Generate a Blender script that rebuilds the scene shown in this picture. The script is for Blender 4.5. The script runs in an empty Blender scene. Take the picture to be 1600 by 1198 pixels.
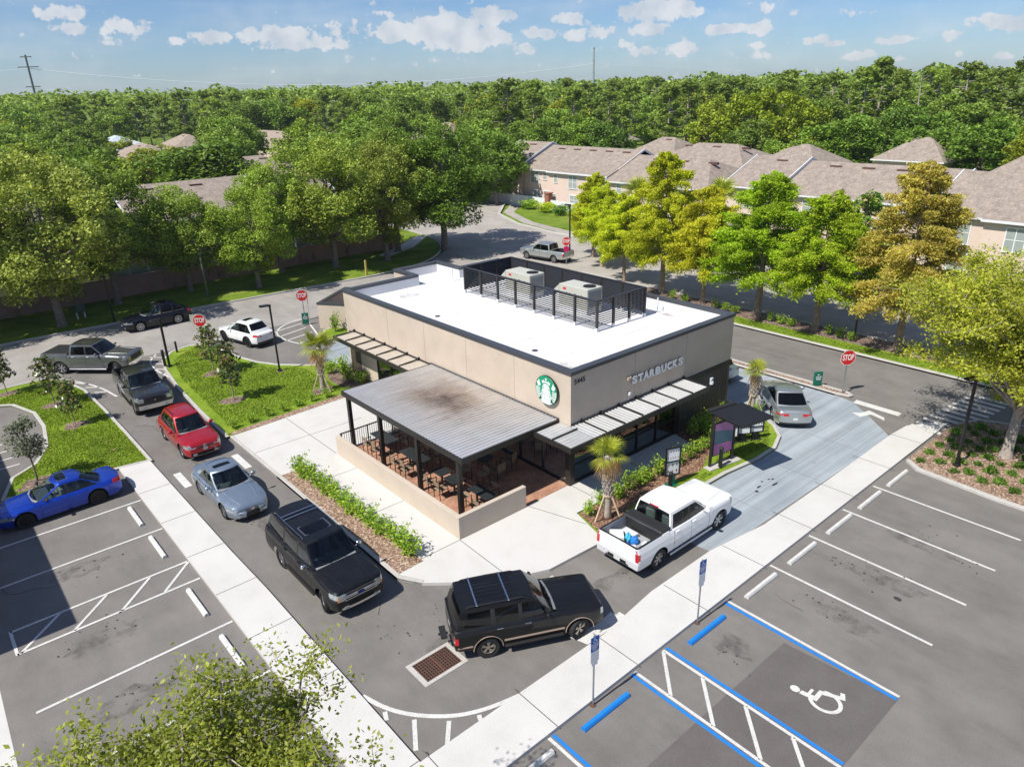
import bpy, math, random
import numpy as np
from mathutils import Vector, Matrix
R_ = math.radians
scene = bpy.context.scene
COL = bpy.data.collections.new("scene_objects"); scene.collection.children.link(COL)
rnd = random.Random(7)

# ------------------------------------------------------------------ camera
W0, H0, FPX = 1600.0, 1198.0, 1130.85
_p, _r, _y = 0.387464819, -0.0272090973, 0.867093170
cp, sp, cr, sr = math.cos(_p), math.sin(_p), math.cos(_r), math.sin(_r)
_fw = np.array([0, cp, -sp]); _ri = np.array([1., 0, 0]); _up = np.array([0, sp, cp])
_R = cr*_ri + sr*_up; _U = -sr*_ri + cr*_up
_M = np.array([[math.sin(_y), math.cos(_y), 0], [-math.cos(_y), math.sin(_y), 0], [0, 0, 1.]])
RI, UP, FW = _M@_R, _M@_U, _M@_fw
CAMZ = 16.4
def ray(px, py): return RI*(px-800)/FPX - UP*(py-599)/FPX + FW
_d = ray(718.8, 847.2); CAM = -_d*(CAMZ/-_d[2])
def G(px, py, z=0.0):
    d = ray(px, py); t = (z-CAM[2])/d[2]; p = CAM+d*t
    return (float(p[0]), float(p[1]))
def GL(lst, z=0.0): return [G(a, b, z) for a, b in lst]
def AZ(px, dist, py=137.0):
    d = ray(px, py); n = math.hypot(d[0], d[1])
    return (float(CAM[0]+d[0]/n*dist), float(CAM[1]+d[1]/n*dist), float(CAM[2]+d[2]/n*dist))
cam = bpy.data.cameras.new("camera"); camo = bpy.data.objects.new("camera", cam); COL.objects.link(camo)
cam.sensor_width = 36; cam.lens = 36*FPX/W0; cam.clip_start = 0.1; cam.clip_end = 6000
mw = Matrix.Identity(4)
for i in range(3):
    mw[i][0], mw[i][1], mw[i][2], mw[i][3] = RI[i], UP[i], -FW[i], CAM[i]
camo.matrix_world = mw; scene.camera = camo

# ------------------------------------------------------------------ materials
MAT = {}
def nt_new(name):
    m = bpy.data.materials.new(name); m.use_nodes = True; nt = m.node_tree; nt.nodes.clear()
    o = nt.nodes.new('ShaderNodeOutputMaterial'); b = nt.nodes.new('ShaderNodeBsdfPrincipled')
    nt.links.new(b.outputs[0], o.inputs[0]); return m, nt, b, o
def N(nt, t, **kw):
    n = nt.nodes.new(t)
    for k, v in kw.items():
        if k.startswith('i_'): n.inputs[k[2:].replace('_', ' ')].default_value = v
        else: setattr(n, k, v)
    return n
def C4(c): return (c[0], c[1], c[2], 1.0)
def ramp(nt, fac, pts):
    r = nt.nodes.new('ShaderNodeValToRGB'); e = r.color_ramp.elements
    while len(e) < len(pts): e.new(0.5)
    for q, (p, c) in zip(e, pts): q.position = p; q.color = C4(c) if not isinstance(c, (int, float)) else (c, c, c, 1)
    nt.links.new(fac, r.inputs[0]); return r.outputs[0]
def mixc(nt, fac, a, b, mode='MIX'):
    n = nt.nodes.new('ShaderNodeMix'); n.data_type = 'RGBA'; n.blend_type = mode
    if isinstance(fac, (int, float)): n.inputs[0].default_value = fac
    else: nt.links.new(fac, n.inputs[0])
    for s, v in ((6, a), (7, b)):
        if isinstance(v, tuple): n.inputs[s].default_value = C4(v)
        else: nt.links.new(v, n.inputs[s])
    return n.outputs[2]
def coords(nt, scale=1.0, kind='Object', sc3=None):
    tc = nt.nodes.new('ShaderNodeTexCoord'); mp = nt.nodes.new('ShaderNodeMapping')
    s = sc3 or (scale, scale, scale); mp.inputs['Scale'].default_value = s
    nt.links.new(tc.outputs[kind], mp.inputs[0]); return mp.outputs[0]
def noise(nt, vec, scale, detail=4, rough=.55):
    n = nt.nodes.new('ShaderNodeTexNoise'); n.inputs['Scale'].default_value = scale
    n.inputs['Detail'].default_value = detail; n.inputs['Roughness'].default_value = rough
    nt.links.new(vec, n.inputs['Vector']); return n.outputs['Fac']
def bump(nt, b, h, strength=.3, dist=.02):
    n = nt.nodes.new('ShaderNodeBump'); n.inputs['Strength'].default_value = strength; n.inputs['Distance'].default_value = dist
    nt.links.new(h, n.inputs['Height']); nt.links.new(n.outputs[0], b.inputs['Normal'])
def mat(name, col, rough=.6, metal=0., var=.0, scale=3., bmp=0., bscale=60., coat=0., spec=None, emit=None):
    if name in MAT: return MAT[name]
    m, nt, b, o = nt_new(name)
    b.inputs['Base Color'].default_value = C4(col); b.inputs['Roughness'].default_value = rough; b.inputs['Metallic'].default_value = metal
    if coat: b.inputs['Coat Weight'].default_value = coat; b.inputs['Coat Roughness'].default_value = .03
    if spec is not None: b.inputs['Specular IOR Level'].default_value = spec
    if emit: b.inputs['Emission Color'].default_value = C4(emit[0]); b.inputs['Emission Strength'].default_value = emit[1]
    if var or bmp: v = coords(nt)
    if var:
        n1 = noise(nt, v, scale, 6, .6)
        lo = tuple(c*(1-var) for c in col); hi = tuple(min(1, c*(1+var)) for c in col)
        nt.links.new(ramp(nt, n1, [(.25, lo), (.75, hi)]), b.inputs['Base Color'])
    if bmp: bump(nt, b, noise(nt, v, bscale, 3), bmp)
    MAT[name] = m; return m

def ground_mat(name, cols, big=.15, mid=1.2, fine=40., rough=.9, streak=0., bmp=.25, speck=.25, bdist=.01):
    """three-scale noise colour for asphalt / concrete"""
    m, nt, b, o = nt_new(name); v = coords(nt)
    n1 = noise(nt, v, big, 5, .6); n2 = noise(nt, v, mid, 6, .65); n3 = noise(nt, v, fine, 2, .6)
    c = ramp(nt, n1, [(.3, cols[0]), (.7, cols[1])])
    c = mixc(nt, .5, c, ramp(nt, n2, [(.3, cols[0]), (.5, cols[1]), (.75, cols[2])]))
    g = ramp(nt, n3, [(.3, 1-speck), (.7, 1+speck*.6)])
    c = mixc(nt, 1., c, g, 'MULTIPLY')
    if name.startswith('asphalt_l') or name.startswith('road_c'):
        vz = coords(nt, sc3=(.5, .16, 1)); n5 = noise(nt, vz, 1.1, 6, .72); c = mixc(nt, .8, c, ramp(nt, n5, [(.32, .78), (.5, 1.0), (.7, 1.16)]), 'MULTIPLY')
    if streak:
        v2 = coords(nt, sc3=(.05, 1.6, 1)); n4 = noise(nt, v2, 1.5, 5, .6)
        c = mixc(nt, streak, c, ramp(nt, n4, [(.35, .55), (.65, 1.25)]), 'MULTIPLY')
    nt.links.new(c, b.inputs['Base Color']); b.inputs['Roughness'].default_value = rough
    bump(nt, b, n3, bmp, bdist); MAT[name] = m; return m

M_asph = ground_mat('asphalt_lot', [(.148, .137, .124), (.2, .186, .169), (.26, .242, .221)], big=.1, mid=.55, fine=38)
M_asph2 = ground_mat('asphalt_lane', [(.122, .112, .102), (.156, .144, .132), (.195, .181, .167)], big=.2, mid=.5, fine=42)
M_patch = ground_mat('asphalt_patch', [(.11, .099, .091), (.135, .122, .113), (.165, .15, .14)], big=.4, mid=1.3)
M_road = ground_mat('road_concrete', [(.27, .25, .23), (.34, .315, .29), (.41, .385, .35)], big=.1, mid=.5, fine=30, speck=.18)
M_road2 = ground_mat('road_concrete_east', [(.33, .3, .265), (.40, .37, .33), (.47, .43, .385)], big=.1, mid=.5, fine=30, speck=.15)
M_walk = ground_mat('sidewalk_concrete', [(.52, .505, .475), (.6, .585, .555), (.65, .635, .61)], big=.3, mid=.9, fine=25, speck=.08, bmp=.1)
M_kerb = ground_mat('kerb_concrete', [(.4, .38, .35), (.5, .48, .445), (.57, .55, .515)], big=.6, mid=2.5, fine=20, speck=.12, bmp=.15)
M_lane = ground_mat('drive_lane_concrete', [(.25, .29, .325), (.34, .38, .41), (.46, .49, .505)], big=.16, mid=.35, fine=30, speck=.07, streak=.5, bmp=.1)
M_roofw = ground_mat('white_roof_membrane', [(.62, .62, .63), (.7, .7, .71), (.74, .74, .74)], big=.2, mid=.6, fine=9, speck=.03, bmp=.05)
M_white = ground_mat('road_paint_white', [(.5, .49, .46), (.66, .65, .62), (.72, .71, .68)], big=1, mid=5, fine=40, speck=.25, bmp=.1)
M_bluep = ground_mat('road_paint_blue', [(.008, .16, .52), (.012, .2, .62), (.02, .25, .7)], big=1, mid=3, fine=40, speck=.12, bmp=.1)
M_stucco = ground_mat('stucco_beige', [(.46, .385, .305), (.56, .465, .37), (.63, .53, .43)], big=.3, mid=.8, fine=26, speck=.05, bmp=.25, bdist=.006)  # tone spread widened to paint in mottled reflections on the walls
M_pwall = ground_mat('stucco_patio_wall', [(.5, .42, .335), (.56, .475, .385), (.6, .515, .425)], big=.35, mid=1.3, fine=26, speck=.05, bmp=.2, bdist=.006)
M_pink = ground_mat('stucco_peach', [(.64, .51, .44), (.7, .56, .48), (.74, .6, .52)], big=.3, mid=1, fine=20, speck=.05, bmp=.1)

def grass_mat(name, a, b_, c_):
    m, nt, b, o = nt_new(name); v = coords(nt)
    n1 = noise(nt, v, .5, 5, .6); n2 = noise(nt, v, 9, 6, .75); n3 = noise(nt, v, 60, 3, .7)
    c = ramp(nt, n1, [(.3, a), (.55, b_), (.75, c_)])
    c = mixc(nt, 1., c, ramp(nt, n2, [(.3, .62), (.7, 1.35)]), 'MULTIPLY')
    c = mixc(nt, 1., c, ramp(nt, n3, [(.3, .6), (.7, 1.4)]), 'MULTIPLY')
    nt.links.new(c, b.inputs['Base Color']); b.inputs['Roughness'].default_value = .95
    b.inputs['Specular IOR Level'].default_value = .1
    bump(nt, b, n2, .8, .05); MAT[name] = m; return m
M_grass = grass_mat('lawn', (.13, .21, .02), (.19, .285, .026), (.28, .34, .045))
M_grass2 = grass_mat('rough_grass', (.09, .16, .018), (.17, .24, .028), (.28, .27, .08))
M_gblade = mat('grass_blades', (.15, .29, .02), .8, var=.35, scale=1.5)
def mulch_mat(name, cs, sc=22.):
    m, nt, b, o = nt_new(name); v = coords(nt)
    vo = N(nt, 'ShaderNodeTexVoronoi', feature='F1'); vo.inputs['Scale'].default_value = sc
    n = nt.nodes.new('ShaderNodeTexNoise'); n.inputs['Scale'].default_value = 9; nt.links.new(v, n.inputs['Vector'])
    va = N(nt, 'ShaderNodeVectorMath', operation='ADD'); vs = N(nt, 'ShaderNodeVectorMath', operation='SCALE'); vs.inputs['Scale'].default_value = .12
    nt.links.new(n.outputs['Color'], vs.inputs[0]); nt.links.new(v, va.inputs[0]); nt.links.new(vs.outputs[0], va.inputs[1])
    nt.links.new(va.outputs[0], vo.inputs['Vector'])
    sp_ = nt.nodes.new('ShaderNodeSeparateColor'); nt.links.new(vo.outputs['Color'], sp_.inputs[0])
    c = ramp(nt, sp_.outputs[0], [(.0, cs[0]), (.45, cs[1]), (.8, cs[2]), (1., cs[3])])
    nt.links.new(c, b.inputs['Base Color']); b.inputs['Roughness'].default_value = .95
    bump(nt, b, sp_.outputs[1], 1.0, .04); MAT[name] = m; return m
M_mulch = mulch_mat('mulch_red_brown', [(.07, .03, .018), (.2, .095, .055), (.34, .19, .12), (.5, .36, .26)])
M_mulch2 = mulch_mat('mulch_tan', [(.13, .075, .05), (.28, .175, .12), (.42, .29, .21), (.58, .47, .38)], 17.)
M_mulchd = mulch_mat('mulch_ring', [(.07, .045, .035), (.17, .11, .08), (.3, .21, .16), (.45, .36, .29)], 17.)

def brick_mat(name, c1, c2, mortar, sc, off=.5, w=.5, h=.25, rough=.85, axes='xy', ms=.02, var=.35):
    m, nt, b, o = nt_new(name)
    tc = nt.nodes.new('ShaderNodeTexCoord'); v = tc.outputs['Object']
    if axes != 'xy':
        s = nt.nodes.new('ShaderNodeSeparateXYZ'); q = nt.nodes.new('ShaderNodeCombineXYZ'); nt.links.new(v, s.inputs[0])
        for i, a in enumerate(axes): nt.links.new(s.outputs['XYZ'.index(a.upper())], q.inputs[i])
        v = q.outputs[0]
    br = nt.nodes.new('ShaderNodeTexBrick'); br.inputs['Scale'].default_value = sc; br.offset = off
    br.inputs['Color1'].default_value = C4(c1); br.inputs['Color2'].default_value = C4(c2); br.inputs['Mortar'].default_value = C4(mortar)
    br.inputs['Mortar Size'].default_value = ms; br.inputs['Brick Width'].default_value = w; br.inputs['Row Height'].default_value = h
    nt.links.new(v, br.inputs['Vector'])
    n = noise(nt, v, 1.3, 5, .7)
    c = mixc(nt, 1., br.outputs[0], ramp(nt, n, [(.3, 1-var), (.7, 1+var*.6)]), 'MULTIPLY')
    nt.links.new(c, b.inputs['Base Color']); b.inputs['Roughness'].default_value = rough
    bump(nt, b, br.outputs[1], -.3, .01); MAT[name] = m; return m
M_brick = brick_mat('brick_pavers', (.42, .2, .12), (.5, .27, .17), (.22, .15, .11), 2.2)
M_shingle = brick_mat('roof_shingles', (.3, .245, .2), (.4, .33, .275), (.2, .165, .135), 1.6, w=.35, h=.22, var=.3)
M_shingle2 = brick_mat('roof_shingles_tan', (.34, .27, .21), (.42, .34, .27), (.22, .17, .14), 1.2, w=.4, h=.25, var=.3)
M_shingle3 = brick_mat('roof_pale_blue', (.5, .56, .64), (.56, .62, .7), (.4, .44, .5), 1.2, w=.4, h=.25, var=.15)

def wallstain_mat():
    m, nt, b, o = nt_new('boundary_wall_stained'); v = coords(nt, sc3=(.45, .45, .22))
    n1 = noise(nt, v, 1.6, 6, .7); v2 = coords(nt); n2 = noise(nt, v2, .4, 3)
    c = ramp(nt, n1, [(.42, (.34, .22, .185)), (.56, (.3, .19, .155)), (.66, (.1, .055, .045))])
    c = mixc(nt, .35, c, ramp(nt, n2, [(.3, (.22, .15, .13)), (.7, (.45, .3, .25))]))
    nt.links.new(c, b.inputs['Base Color']); b.inputs['Roughness'].default_value = .9; return m
M_bwall = wallstain_mat()

def leaf_mat(name, cols, trans=.35, rough=.55, objvar=.18, spec=.25):
    """leaf colour varied per leaf (island) and per tree"""
    m = bpy.data.materials.new(name); m.use_nodes = True; nt = m.node_tree; nt.nodes.clear()
    o = nt.nodes.new('ShaderNodeOutputMaterial'); b = nt.nodes.new('ShaderNodeBsdfPrincipled')
    geo = nt.nodes.new('ShaderNodeNewGeometry'); oi = nt.nodes.new('ShaderNodeObjectInfo')
    c = ramp(nt, geo.outputs['Random Per Island'], [(0., cols[0]), (.5, cols[1]), (1., cols[2])])
    tc = coords(nt); n = noise(nt, tc, .55, 3)
    c = mixc(nt, 1., c, ramp(nt, n, [(.3, .72), (.7, 1.28)]), 'MULTIPLY')
    c = mixc(nt, 1., c, ramp(nt, oi.outputs['Random'], [(0., 1-objvar), (1., 1+objvar)]), 'MULTIPLY')
    c = mixc(nt, 1., c, oi.outputs['Color'], 'MULTIPLY')
    nt.links.new(c, b.inputs['Base Color']); b.inputs['Roughness'].default_value = rough; b.inputs['Specular IOR Level'].default_value = spec
    t = nt.nodes.new('ShaderNodeBsdfTranslucent')
    c2 = mixc(nt, 1., c, (1.25, 1.25, .55), 'MULTIPLY'); nt.links.new(c2, t.inputs[0])
    mx = nt.nodes.new('ShaderNodeMixShader'); mx.inputs[0].default_value = trans
    nt.links.new(b.outputs[0], mx.inputs[1]); nt.links.new(t.outputs[0], mx.inputs[2]); nt.links.new(mx.outputs[0], o.inputs[0])
    MAT[name] = m; return m
L_oak = leaf_mat('leaf_oak', [(.15, .21, .035), (.26, .34, .055), (.44, .52, .1)], trans=.28)
L_green = leaf_mat('leaf_green', [(.12, .185, .03), (.21, .3, .048), (.36, .46, .08)], trans=.3)
L_pine = leaf_mat('leaf_pine', [(.16, .23, .045), (.26, .35, .065), (.38, .46, .11)], trans=.4)
L_cyp = leaf_mat('leaf_cypress', [(.27, .38, .02), (.47, .6, .035), (.7, .76, .09)], trans=.4)
L_cypo = leaf_mat('leaf_cypress_rust', [(.34, .25, .05), (.53, .38, .085), (.6, .53, .12)], trans=.4)
L_elm = leaf_mat('leaf_yellow_green', [(.24, .29, .02), (.4, .44, .04), (.58, .56, .09)], trans=.4)
L_fg = leaf_mat('leaf_foreground', [(.14, .18, .02), (.26, .3, .04), (.42, .44, .09)], trans=.4, rough=.4)
L_mag = leaf_mat('leaf_magnolia', [(.06, .11, .02), (.12, .185, .035), (.27, .16, .07)], trans=.15, rough=.25, spec=.6)
L_grey = leaf_mat('leaf_grey_green', [(.09, .12, .06), (.16, .19, .1), (.25, .28, .17)], trans=.2)
L_shrub = leaf_mat('leaf_shrub', [(.14, .28, .015), (.28, .46, .035), (.5, .62, .09)], trans=.35)
L_tuft = leaf_mat('leaf_tuft', [(.06, .14, .015), (.12, .24, .03), (.2, .33, .05)], trans=.3)
L_palm = leaf_mat('leaf_palm', [(.22, .28, .03), (.38, .44, .04), (.55, .56, .09)], trans=.3, rough=.45)
L_palmd = leaf_mat('leaf_palm_dry', [(.45, .22, .07), (.58, .34, .14), (.66, .46, .24)], trans=.25)
M_bark = mat('bark', (.2, .165, .135), .95, var=.4, scale=4, bmp=.6, bscale=18)
M_barkl = mat('bark_light', (.36, .31, .26), .95, var=.35, scale=5, bmp=.6, bscale=18)
M_barkc = mat('bark_cypress', (.32, .24, .18), .95, var=.3, scale=5, bmp=.6, bscale=18)
M_palmb = mat('palm_boots', (.45, .4, .34), .95, var=.45, scale=12, bmp=.8, bscale=25)
M_wood = mat('wood_stake', (.5, .38, .26), .85, var=.2, scale=8)

M_black = mat('black_metal', (.012, .012, .013), .45)
M_bronze = mat('dark_bronze_metal', (.035, .032, .03), .4, .3, var=.1)
M_coping = mat('coping_grey', (.075, .08, .088), .35, .3, var=.1, scale=.8)
M_rubber = mat('tyre_rubber', (.018, .018, .018), .85, bmp=.2, bscale=80)
M_blackpl = mat('black_plastic', (.02, .02, .021), .55)
M_chrome = mat('chrome', (.75, .76, .78), .12, 1.)
M_alloy = mat('alloy_silver', (.55, .56, .58), .28, .9)
M_alloyd = mat('alloy_dark', (.03, .03, .033), .35, .6)
M_interior = mat('car_interior', (.045, .047, .05), .8)
M_seat = mat('car_seat', (.16, .15, .14), .8)
M_galv = mat('galvanised_post', (.45, .47, .49), .4, .8, var=.15, scale=5)
M_signred = mat('sign_red', (.62, .02, .02), .35)
M_signwhite = mat('sign_white', (.8, .8, .8), .4)
M_signblue = mat('sign_blue', (.01, .11, .45), .4)
M_signgreen = mat('sign_green', (.0, .13, .085), .4)
M_logogreen = mat('emblem_green', (.0, .27, .13), .4)
M_winf = mat('window_frame_white', (.75, .75, .74), .5)
M_dkglass = mat('storefront_glass', (.008, .012, .012), .03, spec=1.0)
M_houseglass = mat('house_glass', (.34, .38, .37), .08, spec=.8)
M_hvac = mat('hvac_beige', (.5, .5, .43), .5, var=.08, scale=2)
M_hvacd = mat('hvac_coil', (.22, .235, .22), .6)
M_gutter = mat('trim_white', (.72, .74, .76), .5)
M_vent = mat('roof_vent_brown', (.1, .045, .035), .6)
M_rust = mat('grate_rust', (.12, .055, .035), .85, var=.4, scale=20, bmp=.4)
M_dark = mat('dark_void', (.006, .006, .006), .9)
M_ledge = mat('cable_white', (.85, .87, .9), .5)
M_polew = mat('utility_pole_grey', (.1, .12, .12), .8)
M_polel = mat('utility_pole_pale', (.3, .36, .36), .6)
M_amber = mat('amber_lens', (.8, .3, .03), .15, coat=.6)
M_tail = mat('tail_lens', (.5, .008, .012), .12, coat=.6)
M_headl = mat('head_lens', (.42, .46, .48), .1, .6, coat=.8, var=.5, scale=14)
M_plate = mat('number_plate', (.6, .62, .58), .5)

def glass_mat():
    m = bpy.data.materials.new('car_glass'); m.use_nodes = True; nt = m.node_tree; nt.nodes.clear()
    o = nt.nodes.new('ShaderNodeOutputMaterial'); t = nt.nodes.new('ShaderNodeBsdfTransparent'); t.inputs[0].default_value = (.72, .88, .86, 1)
    g = nt.nodes.new('ShaderNodeBsdfGlossy'); g.inputs['Roughness'].default_value = .02; g.inputs[0].default_value = (.9, .95, 1, 1)
    f = nt.nodes.new('ShaderNodeFresnel'); f.inputs[0].default_value = 1.5
    mp = N(nt, 'ShaderNodeMath', operation='ADD'); mp.inputs[1].default_value = .0; nt.links.new(f.outputs[0], mp.inputs[0])
    mx = nt.nodes.new('ShaderNodeMixShader'); nt.links.new(mp.outputs[0], mx.inputs[0]); nt.links.new(t.outputs[0], mx.inputs[1]); nt.links.new(g.outputs[0], mx.inputs[2])
    nt.links.new(mx.outputs[0], o.inputs[0]); return m
M_glass = glass_mat()
M_tint = mat('privacy_glass', (.002, .0025, .003), .03, spec=.35)

def metal_roof(name, base, stain=None):
    m, nt, b, o = nt_new(name); v = coords(nt)
    n = noise(nt, v, 1.2, 5, .6); c = ramp(nt, n, [(.3, tuple(x*.85 for x in base)), (.7, base)])
    if stain:
        (cx, cy, rx, ry) = stain
        mp = nt.nodes.new('ShaderNodeMapping'); mp.inputs['Location'].default_value = (-cx/rx, -cy/ry, 0); mp.inputs['Scale'].default_value = (1/rx, 1/ry, 0)
        tc = nt.nodes.new('ShaderNodeTexCoord'); nt.links.new(tc.outputs['Object'], mp.inputs[0])
        ln = N(nt, 'ShaderNodeVectorMath', operation='LENGTH'); nt.links.new(mp.outputs[0], ln.inputs[0])
        ns = noise(nt, v, .8, 5, .65); ad = N(nt, 'ShaderNodeMath', operation='MULTIPLY_ADD'); ad.inputs[1].default_value = .9
        nt.links.new(ns, ad.inputs[0]); nt.links.new(ln.outputs['Value'], ad.inputs[2])
        f = ramp(nt, ad.outputs[0], [(.45, 1.), (.75, .62), (1., .25)])
        v3 = coords(nt, sc3=(.35, 5, 1)); n9 = noise(nt, v3, 1.4, 5, .65)
        f2 = mixc(nt, 1., ramp(nt, ad.outputs[0], [(.45, (.12, .08, .06)), (.75, (.38, .28, .2)), (1.3, (.55, .47, .38))]), ramp(nt, n9, [(.3, .6), (.7, 1.3)]), 'MULTIPLY')
        r2 = nt.nodes.new('ShaderNodeMapRange'); r2.inputs[1].default_value = .45; r2.inputs[2].default_value = 1.75; r2.inputs[3].default_value = .95; r2.inputs[4].default_value = 0
        nt.links.new(ad.outputs[0], r2.inputs[0])
        c = mixc(nt, r2.outputs[0], c, f2)
    nt.links.new(c, b.inputs['Base Color']); b.inputs['Roughness'].default_value = .42; b.inputs['Metallic'].default_value = .35
    MAT[name] = m; return m
M_patiometal = metal_roof('patio_roof_metal', (.58, .59, .6), (3.9, 6.0, 3.2, 5.0))
M_canopymetal = metal_roof('canopy_metal', (.6, .6, .59))
M_canopybeige = mat('canopy_panel_beige', (.46, .41, .34), .6, var=.12)

def paint(name, col, metal=.5, rough=.3, coat=1.):
    m, nt, b, o = nt_new(name)
    b.inputs['Base Color'].default_value = C4(col); b.inputs['Metallic'].default_value = metal; b.inputs['Roughness'].default_value = rough
    b.inputs['Coat Weight'].default_value = coat; b.inputs['Specular IOR Level'].default_value = .5*coat; b.inputs['Coat Roughness'].default_value = .02
    v = coords(nt); n = noise(nt, v, 2.2, 4)
    nt.links.new(ramp(nt, n, [(.3, rough*.85), (.7, min(1, rough*1.25))]), b.inputs['Roughness'])
    MAT[name] = m; return m

# ------------------------------------------------------------------ mesh builder
class MB:
    def __init__(s): s.v = []; s.f = []
    def add(s, vs, fs):
        b = len(s.v); s.v += [tuple(map(float, p)) for p in vs]; s.f += [tuple(b+i for i in f) for f in fs]; return s
    def box(s, a, b, bev=0., rot=None):
        (x0, y0, z0), (x1, y1, z1) = a, b
        x0, x1 = min(x0, x1), max(x0, x1); y0, y1 = min(y0, y1), max(y0, y1); z0, z1 = min(z0, z1), max(z0, z1)
        if bev <= 0 or min(x1-x0, y1-y0, z1-z0) < 2.2*bev:
            vs = [(x, y, z) for x in (x0, x1) for y in (y0, y1) for z in (z0, z1)]
            fs = [(0, 1, 3, 2), (4, 6, 7, 5), (0, 4, 5, 1), (2, 3, 7, 6), (0, 2, 6, 4), (1, 5, 7, 3)]
        else:
            vs = []; idx = {}
            for i, x in enumerate((x0, x1)):
                for j, y in enumerate((y0, y1)):
                    for k, z in enumerate((z0, z1)):
                        sx, sy, sz = (1 if i == 0 else -1)*bev, (1 if j == 0 else -1)*bev, (1 if k == 0 else -1)*bev
                        idx[i, j, k, 'x'] = len(vs); vs.append((x, y+sy, z+sz))
                        idx[i, j, k, 'y'] = len(vs); vs.append((x+sx, y, z+sz))
                        idx[i, j, k, 'z'] = len(vs); vs.append((x+sx, y+sy, z))
            I = idx; fs = []
            for a_ in (0, 1):
                q = [(0, 0), (0, 1), (1, 1), (1, 0)]
                if a_: q = q[::-1]
                fs.append(tuple(I[a_, j, k, 'x'] for k, j in q)[::1]); fs.append(tuple(I[j, a_, k, 'y'] for j, k in q)); fs.append(tuple(I[j, k, a_, 'z'] for k, j in q))
            for a_ in (0, 1):
                for b_ in (0, 1):
                    fs.append((I[0, a_, b_, 'y'], I[1, a_, b_, 'y'], I[1, a_, b_, 'z'], I[0, a_, b_, 'z']))
                    fs.append((I[a_, 0, b_, 'x'], I[a_, 1, b_, 'x'], I[a_, 1, b_, 'z'], I[a_, 0, b_, 'z']))
                    fs.append((I[a_, b_, 0, 'x'], I[a_, b_, 1, 'x'], I[a_, b_, 1, 'y'], I[a_, b_, 0, 'y']))
                    for c_ in (0, 1): fs.append((I[a_, b_, c_, 'x'], I[a_, b_, c_, 'y'], I[a_, b_, c_, 'z']))
        if rot is not None:
            c, ang = rot; vs = [rotz(p, c, ang) for p in vs]
        return s.add(vs, fs)
    def bar(s, p, q, w, h=None, up=(0, 0, 1)):
        """rectangular bar from p to q"""
        h = h or w; p = Vector(p); q = Vector(q); d = (q-p).normalized(); u = Vector(up)
        if abs(d.dot(u)) > .98: u = Vector((1, 0, 0))
        sd = d.cross(u).normalized(); u = sd.cross(d).normalized()
        vs = [o+sd*(a*w/2)+u*(b*h/2) for o in (p, q) for a, b in ((-1, -1), (1, -1), (1, 1), (-1, 1))]
        return s.add(vs, [(3, 2, 1, 0), (4, 5, 6, 7), (0, 1, 5, 4), (1, 2, 6, 5), (2, 3, 7, 6), (3, 0, 4, 7)])
    def tube(s, pts, rad, n=8, cap=True):
        pts = [Vector(p) for p in pts]
        if isinstance(rad, (int, float)): rad = [rad]*len(pts)
        vs = []; prev = None
        for i, p in enumerate(pts):
            d = (pts[min(i+1, len(pts)-1)]-pts[max(i-1, 0)]).normalized()
            if prev is None: u = Vector((0, 0, 1)) if abs(d.z) < .9 else Vector((1, 0, 0)); a = d.cross(u).normalized()
            else: a = (prev - d*prev.dot(d)).normalized()
            prev = a; b = d.cross(a)
            vs += [p+(a*math.cos(t)+b*math.sin(t))*rad[i] for t in [2*math.pi*k/n for k in range(n)]]
        fs = [(i*n+k, i*n+(k+1) % n, (i+1)*n+(k+1) % n, (i+1)*n+k) for i in range(len(pts)-1) for k in range(n)]
        if cap: fs += [tuple(range(n))[::-1], tuple((len(pts)-1)*n+k for k in range(n))]
        return s.add(vs, fs)
    def cyl(s, c, r, z0, z1, n=16, r2=None): return s.tube([(c[0], c[1], z0), (c[0], c[1], z1)], [r, r2 if r2 is not None else r], n)
    def prism(s, poly, z0, z1, bottom=False):
        n = len(poly)
        a = sum(poly[i][0]*poly[(i+1) % n][1]-poly[(i+1) % n][0]*poly[i][1] for i in range(n))
        if a < 0: poly = poly[::-1]
        vs = [(x, y, z0) for x, y in poly]+[(x, y, z1) for x, y in poly]
        fs = [tuple(range(n, 2*n))]+[(i, (i+1) % n, n+(i+1) % n, n+i) for i in range(n)]
        if bottom: fs.append(tuple(range(n))[::-1])
        return s.add(vs, fs)
    def sheet(s, poly, z):
        n = len(poly); a = sum(poly[i][0]*poly[(i+1) % n][1]-poly[(i+1) % n][0]*poly[i][1] for i in range(n))
        if a < 0: poly = poly[::-1]
        return s.add([(x, y, z) for x, y in poly], [tuple(range(n))])
    def lathe(s, prof, n=24, axis='z', c=(0, 0, 0)):
        vs = []
        for r, h in prof:
            for k in range(n):
                t = 2*math.pi*k/n; x, y = r*math.cos(t), r*math.sin(t)
                vs.append({'z': (c[0]+x, c[1]+y, c[2]+h), 'y': (c[0]+x, c[1]+h, c[2]+y), 'x': (c[0]+h, c[1]+x, c[2]+y)}[axis])
        fs = [(i*n+k, i*n+(k+1) % n, (i+1)*n+(k+1) % n, (i+1)*n+k) for i in range(len(prof)-1) for k in range(n)]
        return s.add(vs, fs)
    def xf(s, M):
        s.v = [tuple(M @ Vector(p)) for p in s.v]; return s
    def mesh(s, name, m, smooth=False, angle=None):
        me = bpy.data.meshes.new(name); me.from_pydata(s.v, [], s.f); me.validate()
        ms = m if isinstance(m, (list, tuple)) else [m]
        for q in ms: me.materials.append(q)
        if smooth:
            me.polygons.foreach_set('use_smooth', [True]*len(me.polygons))
            if angle:
                try: me.set_sharp_from_angle(angle=R_(angle))
                except Exception: pass
        me.update(); return me
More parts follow.
